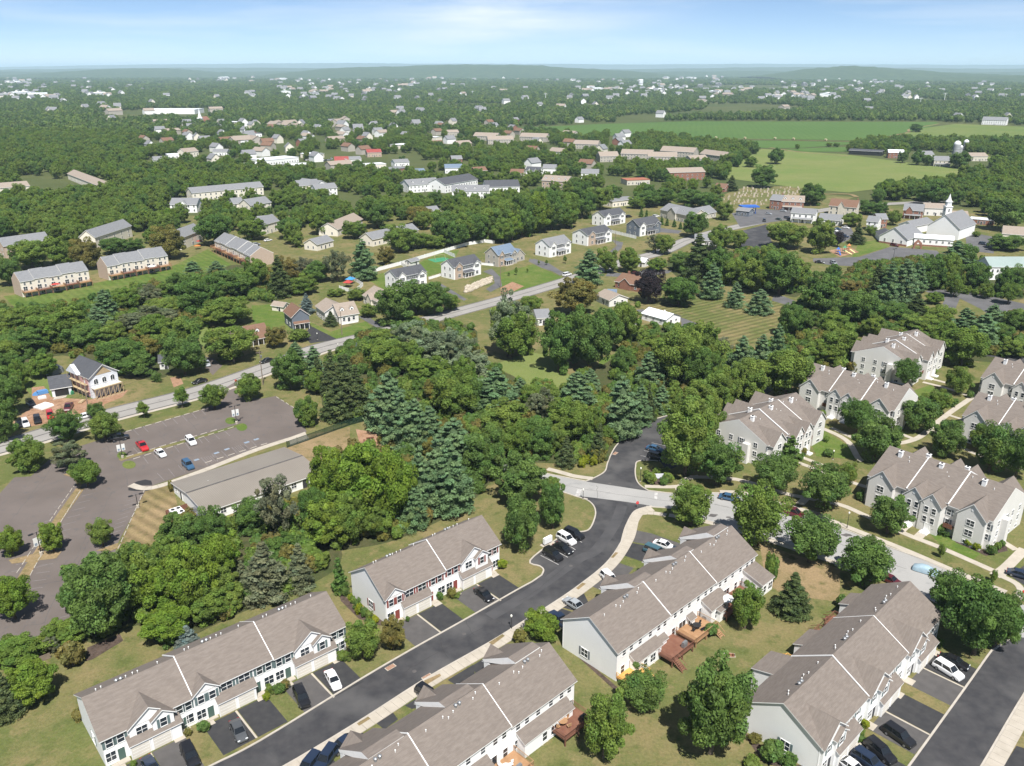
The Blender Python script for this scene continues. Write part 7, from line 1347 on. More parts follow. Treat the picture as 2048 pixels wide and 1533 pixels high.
o = thing('mailbox_cabinet', 'white cluster mailbox cabinet on a concrete pad beside the parking bay', 'mailbox', g(Z2, (1690, 372)), .75); MB().box(-1.1, 1.1, -.28, .28, .45, 1.75).build('cabinet', 'white_plastic', o); MB().box(-.9, -.7, -.1, .1, 0, .45).build('leg', 'grey_metal', o); MB().box(.7, .9, -.1, .1, 0, .45).build('leg', 'grey_metal', o); MB().box(-1.5, 1.5, -.8, .8, 0, .08).build('pad', 'concrete', o)
for k in range(4): MB().box(-1.0 + .5 * k, -.56 + .5 * k, -.30, -.282, .6, 1.65).build('mailbox_door', 'plastic_white', o)
o = thing('entrance_sign', 'low pale green entrance sign panel between white posts in a ring of shrubs', 'sign', g(Z8, (1422, 612)), .05); MB().box(-1.2, 1.2, -.08, .08, .3, 1.5).build('panel', 'wrap_white', o)
for s in (-1, 1): MB().box(s * 2.6 - .25, s * 2.6 + .25, -.25, .25, 0, 1.3).box(s * 2.6 - .32, s * 2.6 + .32, -.32, .32, 1.3, 1.42).build('pillar', 'trim', o)
def drain(T, p, label, rz=.75, m='rust'):
    o = thing('storm_drain', label, 'drain', g(T, p), rz); o.location.z = .02; MB().box(-.9, .9, -.45, .45, 0, .03).build('frame', 'concrete', o)
    for i in range(5): MB().box(-.75, .75, -.36 + .16 * i, -.26 + .16 * i, .03, .05).build('grate_bar', m, o)
drain(Z2, (618, 1212), 'rusty storm drain on the gutter below the red shuttered row'); drain(Z2, (868, 1278), 'rusty storm drain beside the sidewalk island'); drain(Z4, (1295, 1065), 'rusty field drain on the lawn between the deck rows', .0); drain(Z8, (1128, 435), 'rusty storm drain on the apartment drive bend', 1.0); drain(Z5, (185, 662), 'second rusty lawn drain near the large tree', -.3)
# ================================================================== DECKS AND GARDEN FURNITURE
def deck_at(row, u, w, dp, h, m, label, stairs=None):
    q = Q[row]; c, t, n = row_frame(q); L, D = q[3], q[4]; p = c + t * (L * u) + n * (D / 2); o = thing('deck', label, 'deck', p, R(q[2])); deck_parts(o, w, dp, h, m, stairs); return o
def on_row(row, u, out, z=0): q = Q[row]; c, t, n = row_frame(q); p = c + t * (q[3] * u) + n * (q[4] / 2 + out); p.z = z; return p
deck_at('T4', .0, 4.6, 3.2, .9, 'deck_new', 'new orange timber deck at the end of the deck row', 3.2); deck_at('T4', .22, 6.0, 4.4, 1.3, 'deck_brown', 'dark red brown deck with steps and covered grill', .3); deck_at('T4', .39, 6.4, 4.2, 1.2, 'deck_tan', 'tan deck with a dark dining set', 5.2); deck_at('T4', .635, 4.8, 3.8, 1.0, 'deck_brown', 'brown deck with a pale round umbrella', None); deck_at('T4', .77, 4.6, 3.4, 1.0, 'deck_brown', 'brown deck beside the round tree', None)
deck_at('T3', .84, 6.0, 4.2, 1.3, 'deck_brown', 'red brown deck with a grill on the corner townhouse', 5.8); deck_at('T3', .52, 6.6, 4.0, .9, 'deck_tan', 'wide tan deck with a pale dining set', 4.8); deck_at('T3', .36, 5.0, 3.6, .9, 'deck_brown', 'brown deck under a pale hexagonal umbrella', None)
def umbrella(p, m, label, r=1.6, n=6):
    o = thing('patio_umbrella', label, 'umbrella', p, .4); MB().bar((0, 0, 0), (0, 0, 2.4), .03, n=6).build('pole', 'grey_metal', o); MB().lathe([(r, 1.95), (r * .55, 2.25), (.04, 2.5)], n).build('canopy', m, o); MB().lathe([(.25, 0), (.25, .08)], 8).build('base', 'black_metal', o)
umbrella(on_row('T3', .44, 2.4, .9), 'fabric_white', 'pale hexagonal patio umbrella on the near deck', 1.9); umbrella(on_row('T4', .69, 1.9, 1.0), 'fabric_white', 'pale round patio umbrella on a brown deck', 1.5, 8)
def dining(p, m, label):
    o = thing('dining_set', label, 'dining set', p, .5); MB().lathe([(.75, .70), (.75, .75)], 10).build('table_top', m, o); MB().bar((0, 0, 0), (0, 0, .7), .06, n=6).build('pedestal', m, o)
    for k in range(4):
        a = k * math.pi / 2 + .4; x, y = math.cos(a) * 1.1, math.sin(a) * 1.1; b = MB().box(x - .25, x + .25, y - .25, y + .25, .38, .45); b.bar((x - .2, y - .2, 0), (x - .2, y - .2, .4), .03).bar((x + .2, y + .2, 0), (x + .2, y + .2, .4), .03); b.box(x + math.cos(a) * .24 - .22, x + math.cos(a) * .24 + .22, y + math.sin(a) * .24 - .04, y + math.sin(a) * .24 + .04, .45, .95); b.build('chair', m, o)
dining(on_row('T3', .60, 2.0, .9), 'plastic_white', 'pale round dining set on the wide tan deck'); dining(on_row('T4', .47, 2.0, 1.2), 'black_metal', 'dark round dining set on the tan deck'); dining(on_row('T3', .89, 1.8, 1.3), 'deck_tan', 'wooden dining set on the corner deck')
def grill(p, label, m='black_metal'):
    o = thing('grill', label, 'grill', p, .8); MB().box(-.5, .5, -.3, .3, .1, .75).build('cart', m, o); MB().prism([(-.5, -.3, .78), (-.5, .3, .78), (-.5, .2, 1.1), (-.5, -.2, 1.1)], (1.0, 0, 0)).build('lid', m, o)
grill(on_row('T3', .955, 3.4, 1.3), 'black grill on the corner deck'); grill(on_row('T4', .33, 3.5, 1.3), 'grey covered grill on the dark red brown deck', 'grey_metal'); grill(on_row('T3', .63, 3.2, .9), 'grey covered grill beside the wide tan deck steps', 'grey_metal')
for row, u, lb in (('T4', .195, 'grey air conditioner between the first two decks'), ('T4', .575, 'grey air conditioner by the deck row bay'), ('T3', .79, 'grey air conditioner beside the corner deck'), ('T3', .815, 'second grey air conditioner beside the corner deck')):
    o = thing('air_conditioner', lb, 'air conditioner', on_row(row, u, .9)); MB().box(-.45, .45, -.45, .45, .05, .85).build('cabinet', 'grey_metal', o); MB().lathe([(.36, .85), (.36, .9), (.1, .92)], 10).build('fan', 'black_metal', o); MB().box(-.6, .6, -.6, .6, 0, .05).build('pad', 'concrete', o)
q5 = Q['T5']; c5, t5, n5 = row_frame(q5)
for u, w_, m, lb in ((.33, 4.4, 'deck_new', 'orange timber deck behind the right townhouse row'), (.60, 4.0, 'deck_brown', 'brown deck with railing behind the right townhouse row'), (.74, 3.6, 'deck_brown', 'small brown deck near the rear bays of the right row')):
    o = thing('deck', lb, 'deck', c5 + t5 * (q5[3] * u + w_) - n5 * (q5[4] / 2), R(q5[2]) + math.pi); deck_parts(o, w_, 3.0, .9, m, .2)
# ================================================================== FENCES, PLAYGROUND, GRAVES, ROCKS
def fence(T, pts, h, label, m='trim', step=2.4, name='vinyl_fence'):
    line = gp(T, pts); o = thing(name, label, 'fence', line[0])
    for a, b in zip(line, line[1:]):
        L = (b - a).length; n = max(1, int(round(L / step))); ang = math.atan2(b.y - a.y, b.x - a.x)
        for i in range(n):
            p = a.lerp(b, i / n) - line[0]; w_ = L / n; k = (round(w_, 1), h, m)
            if k not in PN: PN[k] = (MB().box(.07, w_ - .07, -.02, .02, .08, h - .08).box(.07, w_ - .07, -.04, .04, h - .14, h).box(.07, w_ - .07, -.04, .04, .04, .16).mesh('panel', m), MB().box(-.07, .07, -.07, .07, 0, h + .12).mesh('post', m))
            link('panel', PN[k][0], o, p, ang); link('post', PN[k][1], o, p, ang)
fence(Y2, [(560, 525), (700, 488), (860, 445), (985, 408), (1130, 365), (1310, 312), (1430, 292), (1500, 300)], 1.8, 'long white vinyl fence along the tree belt behind the new houses'); fence(Y2, [(860, 445), (900, 475)], 1.8, 'short white vinyl fence run dividing the back lawns'); fence(Y2, [(1150, 360), (1230, 395)], 1.8, 'white vinyl fence run beside the green play mat'); fence(Y2, [(1050, 545), (1150, 515)], 1.2, 'low white fence joining the first two new houses'); fence(Y2, [(1410, 445), (1510, 455)], 1.2, 'low white fence beside the blue roofed house'); fence(Y3, [(740, 290), (930, 335)], 1.8, 'white vinyl fence run before the slate house'); fence(Y2, [(440, 610), (540, 640), (600, 590), (530, 545)], 1.6, 'white fence round the red canopies'); fence(Y2, [(455, 855), (570, 835)], .9, 'white picket fence of the tan roofed house')
m_ = MATS['chain'] = bpy.data.materials.new('chain'); m_.use_nodes = True; b_ = m_.node_tree.nodes['Principled BSDF']; b_.inputs['Base Color'].default_value = (.02, .05, .03, 1); b_.inputs['Alpha'].default_value = .45
fence(Z7, [(1680, 632), (1800, 590), (2048, 500), (2160, 470)], 1.8, 'dark green chain link fence round the hall lawn', 'chain', 3.0, 'chain_link_fence'); fence(X4, [(150, 1100), (300, 1040)], 1.1, 'grey rail fence in the shrubs by the lot', 'pole_wood', 2.4, 'rail_fence')
pg = thing('playground', 'playground set with blue slide, yellow slide and orange tower', 'playground', g(Y4, (750, 640)), .3); sheet('play_surface', gp(Y4, [(640, 620), (780, 590), (860, 630), (720, 665)]), .02, 'soil')
for x, y, m, h in ((-4, 0, 'play_blue', 2.6), (0, 0, 'play_green', 3.2), (5, 3, 'play_orange', 3.4)):
    b = MB()
    for dx in (-.8, .8):
        for dy in (-.8, .8): b.bar((x + dx, y + dy, 0), (x + dx, y + dy, h), .08)
    b.box(x - .9, x + .9, y - .9, y + .9, h * .5, h * .5 + .12); b.build('tower', m, pg); MB().lathe([(1.3, h), (.05, h + 1.1)], 4, (x, y, 0)).build('tower_roof', m, pg)
for x, y, dx, m in ((-4, -.9, -1.2, 'play_blue'), (0, -.9, 1.6, 'play_yellow'), (5, 2.0, 1.0, 'play_yellow')): MB().prism([(x - .35, y, 1.5), (x + .35, y, 1.5), (x + .35 + dx, y - 3, .15), (x - .35 + dx, y - 3, .15)], (0, 0, .25)).build('slide', m, pg)
sp2 = thing('swing_set', 'green play mat with a wooden swing set in a fenced lawn', 'swing set', g(Y2, (1125, 410)), .6); MB().box(-5, 5, -4, 4, 0, .05).build('mat', 'play_green', sp2); MB().bar((-3, -1, 0), (-3, 0, 2.6), .08).bar((-3, 1, 0), (-3, 0, 2.6), .08).bar((3, -1, 0), (3, 0, 2.6), .08).bar((3, 1, 0), (3, 0, 2.6), .08).bar((-3, 0, 2.6), (3, 0, 2.6), .08).build('frame', 'lumber', sp2)
for x in (-1.5, .5): MB().bar((x, 0, 2.6), (x, 0, .5), .02).bar((x + .5, 0, 2.6), (x + .5, 0, .5), .02).box(x, x + .5, -.12, .12, .45, .5).build('swing', 'play_green', sp2)
for p, m, lb in (((500, 595), 'fabric_red', 'red garden canopy in the white fenced yard'), ((515, 572), 'fabric_blue', 'blue garden canopy beside the red one')):
    o = thing('garden_canopy', lb, 'canopy', g(Y2, p), .5); MB().lathe([(2.6, 2.2), (1.4, 2.7), (.05, 3.3)], 4).build('canopy', m, o)
    for k in range(4): a = k * math.pi / 2; MB().bar((2.4 * math.cos(a), 2.4 * math.sin(a), 0), (2.4 * math.cos(a), 2.4 * math.sin(a), 2.2), .04).build('post', 'grey_metal', o)
for T, p, m, lb, z in ((Y1, (970, 485), 'fabric_white', 'white canopy on a deck of the cream row', 2.3), (Y1, (355, 600), 'fabric_red', 'pinkish umbrella on a deck of the cream row', 2.3), (Y1, (1262, 355), 'play_orange', 'orange umbrella beside the cream row end', .0), (Y1, (1275, 325), 'fabric_red', 'red umbrella beside the cream row end', .0)):
    a = T(*p); q = P(a[0], a[1], z + 2.2); q.z = z; umbrella(q, m, lb, 2.0)
pool = thing('swimming_pool', 'turquoise swimming pool glimpsed between trees', 'pool', g(X2, (975, 375)), -.3); MB().box(-6, 6, -3, 3, 0, .5).build('shell', 'trim', pool); MB().box(-5.6, 5.6, -2.6, 2.6, .5, .52).build('water', 'water_pool', pool)
rk = random.Random(9); RKM = []
for k in range(4):
    rr = np.random.default_rng(k); b = MB().lathe([(.55, -.2), (.75, .1), (.62, .45), (.3, .62)], 7); b.v = [(x * rr.uniform(.8, 1.25), y * rr.uniform(.75, 1.1), z * rr.uniform(.85, 1.2)) for x, y, z in b.v]; RKM.append(b.mesh('boulder', 'stone'))
bl = [(1300, 625), (1330, 618), (1365, 600), (1400, 585), (1440, 570), (1475, 555)]
for r_ in range(3):
    for i in range(17):
        t = i / 16 * (len(bl) - 1); j = min(int(t), len(bl) - 2); u = t - j; x = bl[j][0] + (bl[j + 1][0] - bl[j][0]) * u + r_ * 3; y = bl[j][1] + (bl[j + 1][1] - bl[j][1]) * u - r_ * 14 + 8
        p = g(Y2, (x, y)); tag(link('boulder', RKM[(i + r_) % 4], None, (p.x, p.y, .1 + .15 * r_), rk.random() * 6), 'pale boulder in the stone bank below the stone gabled house', 'boulder', 'boulders of the stone bank').scale = (rk.uniform(1.0, 1.7),) * 3
gs = MB().prism([(-.45, -.09, 0), (.45, -.09, 0), (.45, -.09, .75), (.3, -.09, .95), (-.3, -.09, .95), (-.45, -.09, .75)], (0, .18, 0)).box(-.55, .55, -.2, .2, 0, .12).mesh('gravestone', 'stone')
for r_ in range(9):
    for i in range(20):
        u = i / 19; x = 590 + 390 * u + rk.uniform(-6, 6) + r_ * 3; y = 552 - r_ * 9 - u * 18 + rk.uniform(-2, 2) + (u * 24 if r_ < 3 else 0)
        if rk.random() < .2 or not in_poly(x, y, [(585, 530), (690, 475), (950, 468), (980, 490), (970, 560), (800, 560), (600, 560)]): continue
        p = g(Y7, (x, y)); tag(link('gravestone', gs, None, (p.x, p.y, .05), .2 + rk.gauss(0, .1)), 'pale gravestone in the graveyard beside the pasture', 'gravestone', 'gravestones beside the pasture').scale = (rk.uniform(.9, 1.9),) * 3
for x, y in ((700, 237), (845, 238), (935, 241), (1090, 246), (560, 235)): p = g(Y7, (x, y)); o = tag(MB().lathe([(1.2, -1.6), (1.2, 1.6)], 12).build('hay_bale', 'hay'), 'round hay bale on the track along the soy field', 'hay bale', 'hay bales on the track'); o.location = (p.x, p.y, 1.4); o.rotation_euler = (math.pi / 2, 0, .4)
for T, p, lb in ((X1, (825, 828), 'square of brown timber benches round a fire pit'),):
    o = thing('bench_ring', lb, 'bench', g(T, p), .3)
    for k in range(4): a = k * math.pi / 2; MB().box(-1.0, 1.0, -.18, .18, .3, .45).box(-.9, -.7, -.15, .15, 0, .3).box(.7, .9, -.15, .15, 0, .3).build('bench', 'deck_brown', o).matrix_local = Matrix.Rotation(a, 4, 'Z') @ Matrix.Translation((0, -1.7, 0))
    MB().lathe([(.5, 0), (.5, .3), (.35, .3), (.35, .1)], 10).build('fire_pit', 'stone', o)
# lattice power pylons on the distant plain
for x, yb, yt in ((1091, 206, 186), (1293, 200, 184), (1888, 205, 186), (945, 193, 182), (1840, 210, 196), (2010, 203, 188)):
    p = P(x, yb); h = hgt(p.x, p.y, yt); o = thing('power_pylon', 'pale thin power pylon on the distant plain', 'pylon', p, 0, 'power pylons on the distant plain'); MB().bar((0, 0, 0), (0, 0, h), 1.1, r2=.5).build('mast', 'steel_white', o); MB().box(-6, 6, -.4, .4, h * .86, h * .88).box(-4.5, 4.5, -.4, .4, h * .95, h * .97).build('cross_arm', 'steel_white', o)
# ================================================================== FAR WOODLAND (uncountable) AND TOWN SPECKS
def blob_mesh(seed, n=34, size=2.1, Hh=12, W=10):
    rng = np.random.default_rng(seed); k = 9; d = rng.normal(size=(k, 3)); d /= np.linalg.norm(d, axis=1)[:, None]
    C = np.stack([d[:, 0] * W * .30, d[:, 1] * W * .30, Hh * .56 + d[:, 2] * Hh * .26], 1); V, t = leaf_quads(rng, C, rng.uniform(.24, .34, k) * W, n, size * .55, shell=.7)
    V2, t2 = core(rng, (0, 0, Hh * .52), (W * .38, W * .38, Hh * .40), 7, 4); return quads_mesh('far_tree', np.vstack([V, V2]), np.vstack([t, t2]), ['leaf_far'])
CLEAR_PX = [[Y7(*p)[:2] for p in pts] for pts in [
    [(-500, 185), (0, 160), (430, 149), (1620, 152), (1720, 160), (2300, 180), (2300, 258), (1900, 256), (1500, 254), (1290, 262), (1190, 300), (1440, 345), (1740, 385), (1725, 460), (1350, 485), (1230, 560), (980, 600), (600, 575), (560, 500), (620, 400), (780, 290), (560, 268), (420, 245), (300, 232), (-200, 220)],
    [(600, 600), (980, 560), (1240, 600), (1800, 600), (1900, 780), (600, 780)]]]
def clear(px, py, X, Y):
    for c in CLEAR_PX:
        if in_poly(px, py, c): return True
    for a, ang, L, D in FOOT:
        dx, dy = X - a.x, Y - a.y; ca, sa = math.cos(ang), math.sin(ang); lx, ly = dx * ca + dy * sa, -dx * sa + dy * ca
        m = 6 + Y * .004
        if -m < lx < L + m and -m - Y * .05 < ly < D + m * .6: return True
    return False
def to_px(X, Y, z=0):
    cf = Y * CP - (z - CAMH) * SP; up = Y * SP + (z - CAMH) * CP; return CX + FPX * X / cf, CY - FPX * up / cf
OPENS = []
OPENS += [(P(x, y), r) for x, y, r in [(1900, 205, 120), (960, 212, 90), (1180, 212, 70), (1930, 172, 200), (700, 330, 40), (790, 318, 35), (560, 325, 25), (620, 330, 22), (470, 400, 14), (160, 372, 22), (60, 360, 20), (110, 385, 16), (40, 340, 14), (520, 390, 14), (660, 305, 25), (1250, 370, 30), (1130, 372, 20), (1210, 395, 20), (860, 330, 25), (1120, 345, 16), (30, 310, 14), (350, 318, 20), (640, 480, 10), (700, 462, 10)]]
from mathutils import noise as mnoise
def gap(x, y):
    k = 1 / 420 if y < 4000 else 1 / 900
    return mnoise.noise(Vector((x * k, y * k * .55, 3.1))) > (.40 if y < 4000 else .34)
LONE = [P(rs0.uniform(-40, 2090), 150 + 110 * rs0.random() ** 1.6) for rs0 in [random.Random(21)] for _ in range(70)]
LONE = [p for p in LONE if not any(in_poly(*to_px(p.x, p.y), c) for c in CLEAR_PX)]
_rt = random.Random(5); TOWNS = []
while len(TOWNS) < 80:
    x_, y_ = _rt.uniform(300, 1260), _rt.uniform(246, 345); p_ = P(x_, y_)
    if y_ > 300 and (x_ < 420 or 800 < x_ < 1060): continue
    if any(in_poly(x_, y_, c) for c in CLEAR_PX) or clear(x_, y_, p_.x, p_.y) or any((p_ - q).length < 38 for q in TOWNS): continue
    TOWNS.append(p_)
def scatter(y0, y1, spacing, jitter, wmax, keep=.97, near=False):
    pts = []; rng = np.random.default_rng(int(y0)); Y = y0
    while Y < y1:
        sp = spacing(Y); hw = .66 * Y + 60; X = -hw
        while X < hw:
            x = X + rng.normal(0, sp * jitter); y = Y + rng.normal(0, sp * jitter); X += sp * rng.uniform(.75, 1.25)
            if rng.random() > keep: continue
            px, py = to_px(x, y)
            if px < -80 or px > 2130: continue
            if y > 1250 and gap(x, y): continue
            if near and not any(in_poly(px, py, w) for w in WOODS_PX): continue
            if clear(px, py, x, y): continue
            if any((x - o.x) ** 2 + ((y - o.y) * .6) ** 2 < r * r for kk in (-1, 0, 1) for o, r in OC.get(int(y // 400) + kk, ())): continue
            if y < 900 and any(abs(x - a) < r + 1.5 and abs(y - b) < r + 1.5 for a, b, r in TREES): continue
            if y < 700 and min((Vector((x, y, 0)) - q).length_squared for q in R0c[::3]) < 130: continue
            pts.append((x, y))
        Y += sp * .9
    return pts
WOODS_PX = [[Y1(*p)[:2] for p in [(-60, -40), (1000, 20), (1200, 200), (1150, 280), (900, 300), (640, 320), (340, 380), (220, 300), (-60, 330)]], [Y1(*p)[:2] for p in [(1290, 120), (2048, 60), (2300, 200), (2048, 420), (1700, 300), (1420, 260), (1320, 240)]],
            [Y2(*p)[:2] for p in [(550, 80), (1900, -20), (2048, 150), (1700, 240), (1250, 310), (900, 380), (640, 330)]], [Y4(*p)[:2] for p in [(1640, 60), (2100, 40), (2100, 420), (1850, 430), (1640, 300)]], [Y4(*p)[:2] for p in [(840, 180), (1640, 120), (1640, 290), (1150, 270), (860, 290)]]]
OPENS += [(p, 14 + p.y * .008) for p in LONE] + [(p, 15 + p.y * .006) for p in TOWNS] + [(Vector((p.x, p.y - p.y * .03, 0)), 12) for p in TOWNS]
OPENS += [(g(Y7, (1725, 330)), 45), (g(Y7, (1650, 375)), 45), (P(330, 226), 130), (P(330, 232), 110), (P(400, 240), 40)]
OC = {}
for o_, r_ in OPENS: OC.setdefault(int(o_.y // 400), []).append((o_, r_))
pA = scatter(430, 640, lambda Y: 9.5, .3, 0, .95, True) + scatter(640, 1300, lambda Y: 11.5, .32, 0, .93)
pB = scatter(1300, 3200, lambda Y: 12.5 + (Y - 1300) * .0045, .35, 0, .92); pC = scatter(3200, 9500, lambda Y: 24 + (Y - 3200) * .006, .4, 0, .86)
def instancer(name, pts, protos, smin, smax, label, squash=1.0):
    me = bpy.data.meshes.new(name); me.from_pydata([(x, y, -.3) for x, y in pts], [], []); rng = np.random.default_rng(len(pts))
    a = me.attributes.new('sc', 'FLOAT', 'POINT'); a.data.foreach_set('value', rng.uniform(smin, smax, len(pts)).astype(np.float32)); a = me.attributes.new('rt', 'FLOAT', 'POINT'); a.data.foreach_set('value', rng.uniform(0, 6.28, len(pts)).astype(np.float32))
    o = link(name, me); tag(o, label, 'woodland', kind='stuff')
    ng = bpy.data.node_groups.new(name, 'GeometryNodeTree'); ng.interface.new_socket('Geometry', in_out='INPUT', socket_type='NodeSocketGeometry'); ng.interface.new_socket('Geometry', in_out='OUTPUT', socket_type='NodeSocketGeometry')
    N = ng.nodes; gi = N.new('NodeGroupInput'); go = N.new('NodeGroupOutput'); m2p = N.new('GeometryNodeMeshToPoints'); iop = N.new('GeometryNodeInstanceOnPoints'); ng.links.new(gi.outputs[0], m2p.inputs[0]); ng.links.new(m2p.outputs[0], iop.inputs['Points'])
    jn = N.new('GeometryNodeGeometryToInstance')
    for pm in protos[::-1]:
        po = bpy.data.objects.new(pm.name + '_source', pm); oi = N.new('GeometryNodeObjectInfo'); oi.inputs['Object'].default_value = po; oi.inputs['As Instance'].default_value = True; ng.links.new(oi.outputs['Geometry'], jn.inputs[0])
    ng.links.new(jn.outputs[0], iop.inputs['Instance']); iop.inputs['Pick Instance'].default_value = True
    rv = N.new('FunctionNodeRandomValue'); rv.data_type = 'INT'; rv.inputs[4].default_value = 0; rv.inputs[5].default_value = len(protos) - 1
    ng.links.new(rv.outputs[2], iop.inputs['Instance Index'])
    for nm, out in (('sc', 'Scale'), ('rt', 'Rotation')):
        na = N.new('GeometryNodeInputNamedAttribute'); na.data_type = 'FLOAT'; na.inputs[0].default_value = nm; cx = N.new('ShaderNodeCombineXYZ')
        if nm == 'sc':
            mu = N.new('ShaderNodeMath'); mu.operation = 'MULTIPLY'; mu.inputs[1].default_value = squash; ng.links.new(na.outputs[0], cx.inputs[0]); ng.links.new(na.outputs[0], cx.inputs[1]); ng.links.new(na.outputs[0], mu.inputs[0]); ng.links.new(mu.outputs[0], cx.inputs[2])
        else: ng.links.new(na.outputs[0], cx.inputs[2])
        ng.links.new(cx.outputs[0], iop.inputs[out])
    ng.links.new(iop.outputs[0], go.inputs[0]); md = o.modifiers.new('scatter', 'NODES'); md.node_group = ng; return o
def tinted(me, m): 
    c = me.copy(); c.materials[0] = MATS[m]; return c
nearp = [tinted(proto('big', v)[0], m) for v, m in ((0, 'leaf_dark'), (1, 'leaf_mid'), (2, 'leaf_mid'), (3, 'leaf_yellow'), (1, 'leaf_mid'), (0, 'leaf_mid'), (2, 'leaf_dark'), (3, 'leaf_mid'), (1, 'leaf_mid'), (0, 'leaf_dark'))]
instancer('woodland', pA, nearp, .58, .95, 'broadleaf wood closing round the village and the new houses')
fb = [tinted(blob_mesh(5), 'leaf_far'), tinted(blob_mesh(6), 'leaf_dark'), tinted(blob_mesh(7), 'leaf_mid'), tinted(blob_mesh(8), 'leaf_far')]
instancer('far_woodland', pB, fb, .75, 1.2, 'unbroken woodland beyond the village and the fields'); instancer('distant_woodland', pC, fb, 1.4, 2.3, 'hazy woodland covering the distant plain', .62)
print('far trees', len(pA), len(pB), len(pC))
UG = []
rng_ = np.random.default_rng(12)
for poly in UNDER:
    xs = [p[0] for p in poly]; ys = [p[1] for p in poly]; n = int((max(xs) - min(xs)) * (max(ys) - min(ys)) / 9)
    for _ in range(n):
        x, y = rng_.uniform(min(xs), max(xs)), rng_.uniform(min(ys), max(ys))
        if in_poly(x, y, poly) and not clear(0, 0, x, y) and not any(in_poly(x, y, q) for q in OPENLAWN): UG.append((x, y))
ugp = [tinted(proto('shrub', v)[0], m) for v, m in ((0, 'leaf_dark'), (1, 'leaf_mid'), (2, 'leaf_dark'), (1, 'leaf_olive'), (0, 'leaf_mid'))]
instancer('undergrowth', UG, ugp, .7, 1.5, 'dense shrub undergrowth filling the tree belts')
print('undergrowth', len(UG))
# distant houses that still read as white specks
def speck(w, d, e, r, wl, rf):
    b = gable_walls(w, d, e, r); rr = gable_roof(w, d, e, r, ov=.4, th=.25); b.add(rr.v, rr.f, 1); return b.mesh('far_house', [wl, rf])
SPM = [speck(14, 10, 6, 10, 'siding_white', 'shingle_grey'), speck(18, 11, 6, 9.5, 'siding_white', 'shingle_tan'), speck(12, 10, 6.5, 11, 'siding_cream', 'shingle_grey'), speck(24, 12, 6, 9, 'siding_beige', 'shingle_tan'), speck(40, 22, 7, 8.5, 'siding_white', 'metal_roof_white')]
rs = random.Random(3)
CL = [((625, 186, 60, 5), 22, 'white estate houses in the wooded plain left of the hills'), ((740, 189, 40, 4), 8, 'white houses in the wooded plain beyond the village'), ((800, 176, 45, 4), 10, 'scattered pale houses below the middle hill'), ((850, 160, 30, 3), 8, 'white buildings at the foot of the middle hill'), ((1180, 185, 55, 6), 18, 'white estate houses left of the water tower'), ((1260, 182, 70, 6), 16, 'white estate houses round the water tower'), ((1420, 190, 90, 7), 26, 'white estate houses right of the water tower'), ((1620, 197, 90, 6), 22, 'pale terrace roofs before the right hill'), ((1380, 160, 70, 4), 14, 'faint far houses behind the water tower'), ((430, 163, 40, 3), 10, 'far white roofs below the left hill'), ((60, 200, 80, 6), 14, 'pale sheds on the far left plain'), ((180, 195, 60, 8), 10, 'scattered houses on the far left plain'), ((30, 168, 40, 3), 8, 'faint white roofs at the left horizon'), ((200, 225, 40, 6), 10, 'village roofs left of the warehouse'), ((540, 160, 50, 4), 6, 'faint white roofs in the middle distance'), ((800, 232, 60, 8), 8, 'white houses half hidden in far woodland'), ((580, 262, 60, 12), 12, 'village houses among trees near the spire'), ((1800, 195, 60, 6), 8, 'pale buildings before the right hill slope'), ((960, 228, 60, 6), 6, 'single pale houses in the far wood'), ((500, 290, 60, 10), 8, 'village street houses among round trees'), ((690, 262, 40, 8), 6, 'small village houses behind the red roof')]
for (cx, cy, sx, sy), n, lb in CL:
    for i in range(int(n * .55)):
        p = P(cx + rs.gauss(0, sx * .5), min(max(cy + rs.gauss(0, sy * .55), 153), 320)); far = p.y > 2500
        o = link('far_house', SPM[rs.choice([0, 0, 1, 2, 3, 4] if far else [0, 1, 2, 3])], None, (p.x, p.y, 0 if not far else 2.5), rs.choice([.7, -.8, .2, 1.2]) + rs.gauss(0, .2)); k = min(1 + p.y / 6500, 2.2); o.scale = (k, k, k * 1.15); tag(o, lb, 'house', lb)
for p in LONE:
    k = min(1 + p.y / 9000, 1.6); o = link('far_house', SPM[rs.choice([0, 1, 2, 2, 3])], None, (p.x, p.y, 0), rs.uniform(0, 3)); o.scale = (k, k, k * 1.1); tag(o, 'small pale house alone in the wooded plain', 'house', 'lone houses in the wooded plain')
TM = SPM[:4] + [speck(13, 10, 5.5, 9, 'brick', 'shingle_grey'), speck(15, 10, 6, 9.5, 'siding_beige', 'shingle_brown'), speck(22, 14, 4.5, 5, 'siding_cream', 'metal_roof_white')]
for p in TOWNS: tag(link('far_house', TM[_rt.choice([0, 0, 1, 2, 3, 4, 5, 6])], None, (p.x, p.y, 0), .75 + _rt.choice([0, 1.57]) + _rt.gauss(0, .15)), 'small village house among the trees behind the new houses', 'house', 'small village houses among the trees')
db = [MB(), MB()]; rd = random.Random(31)
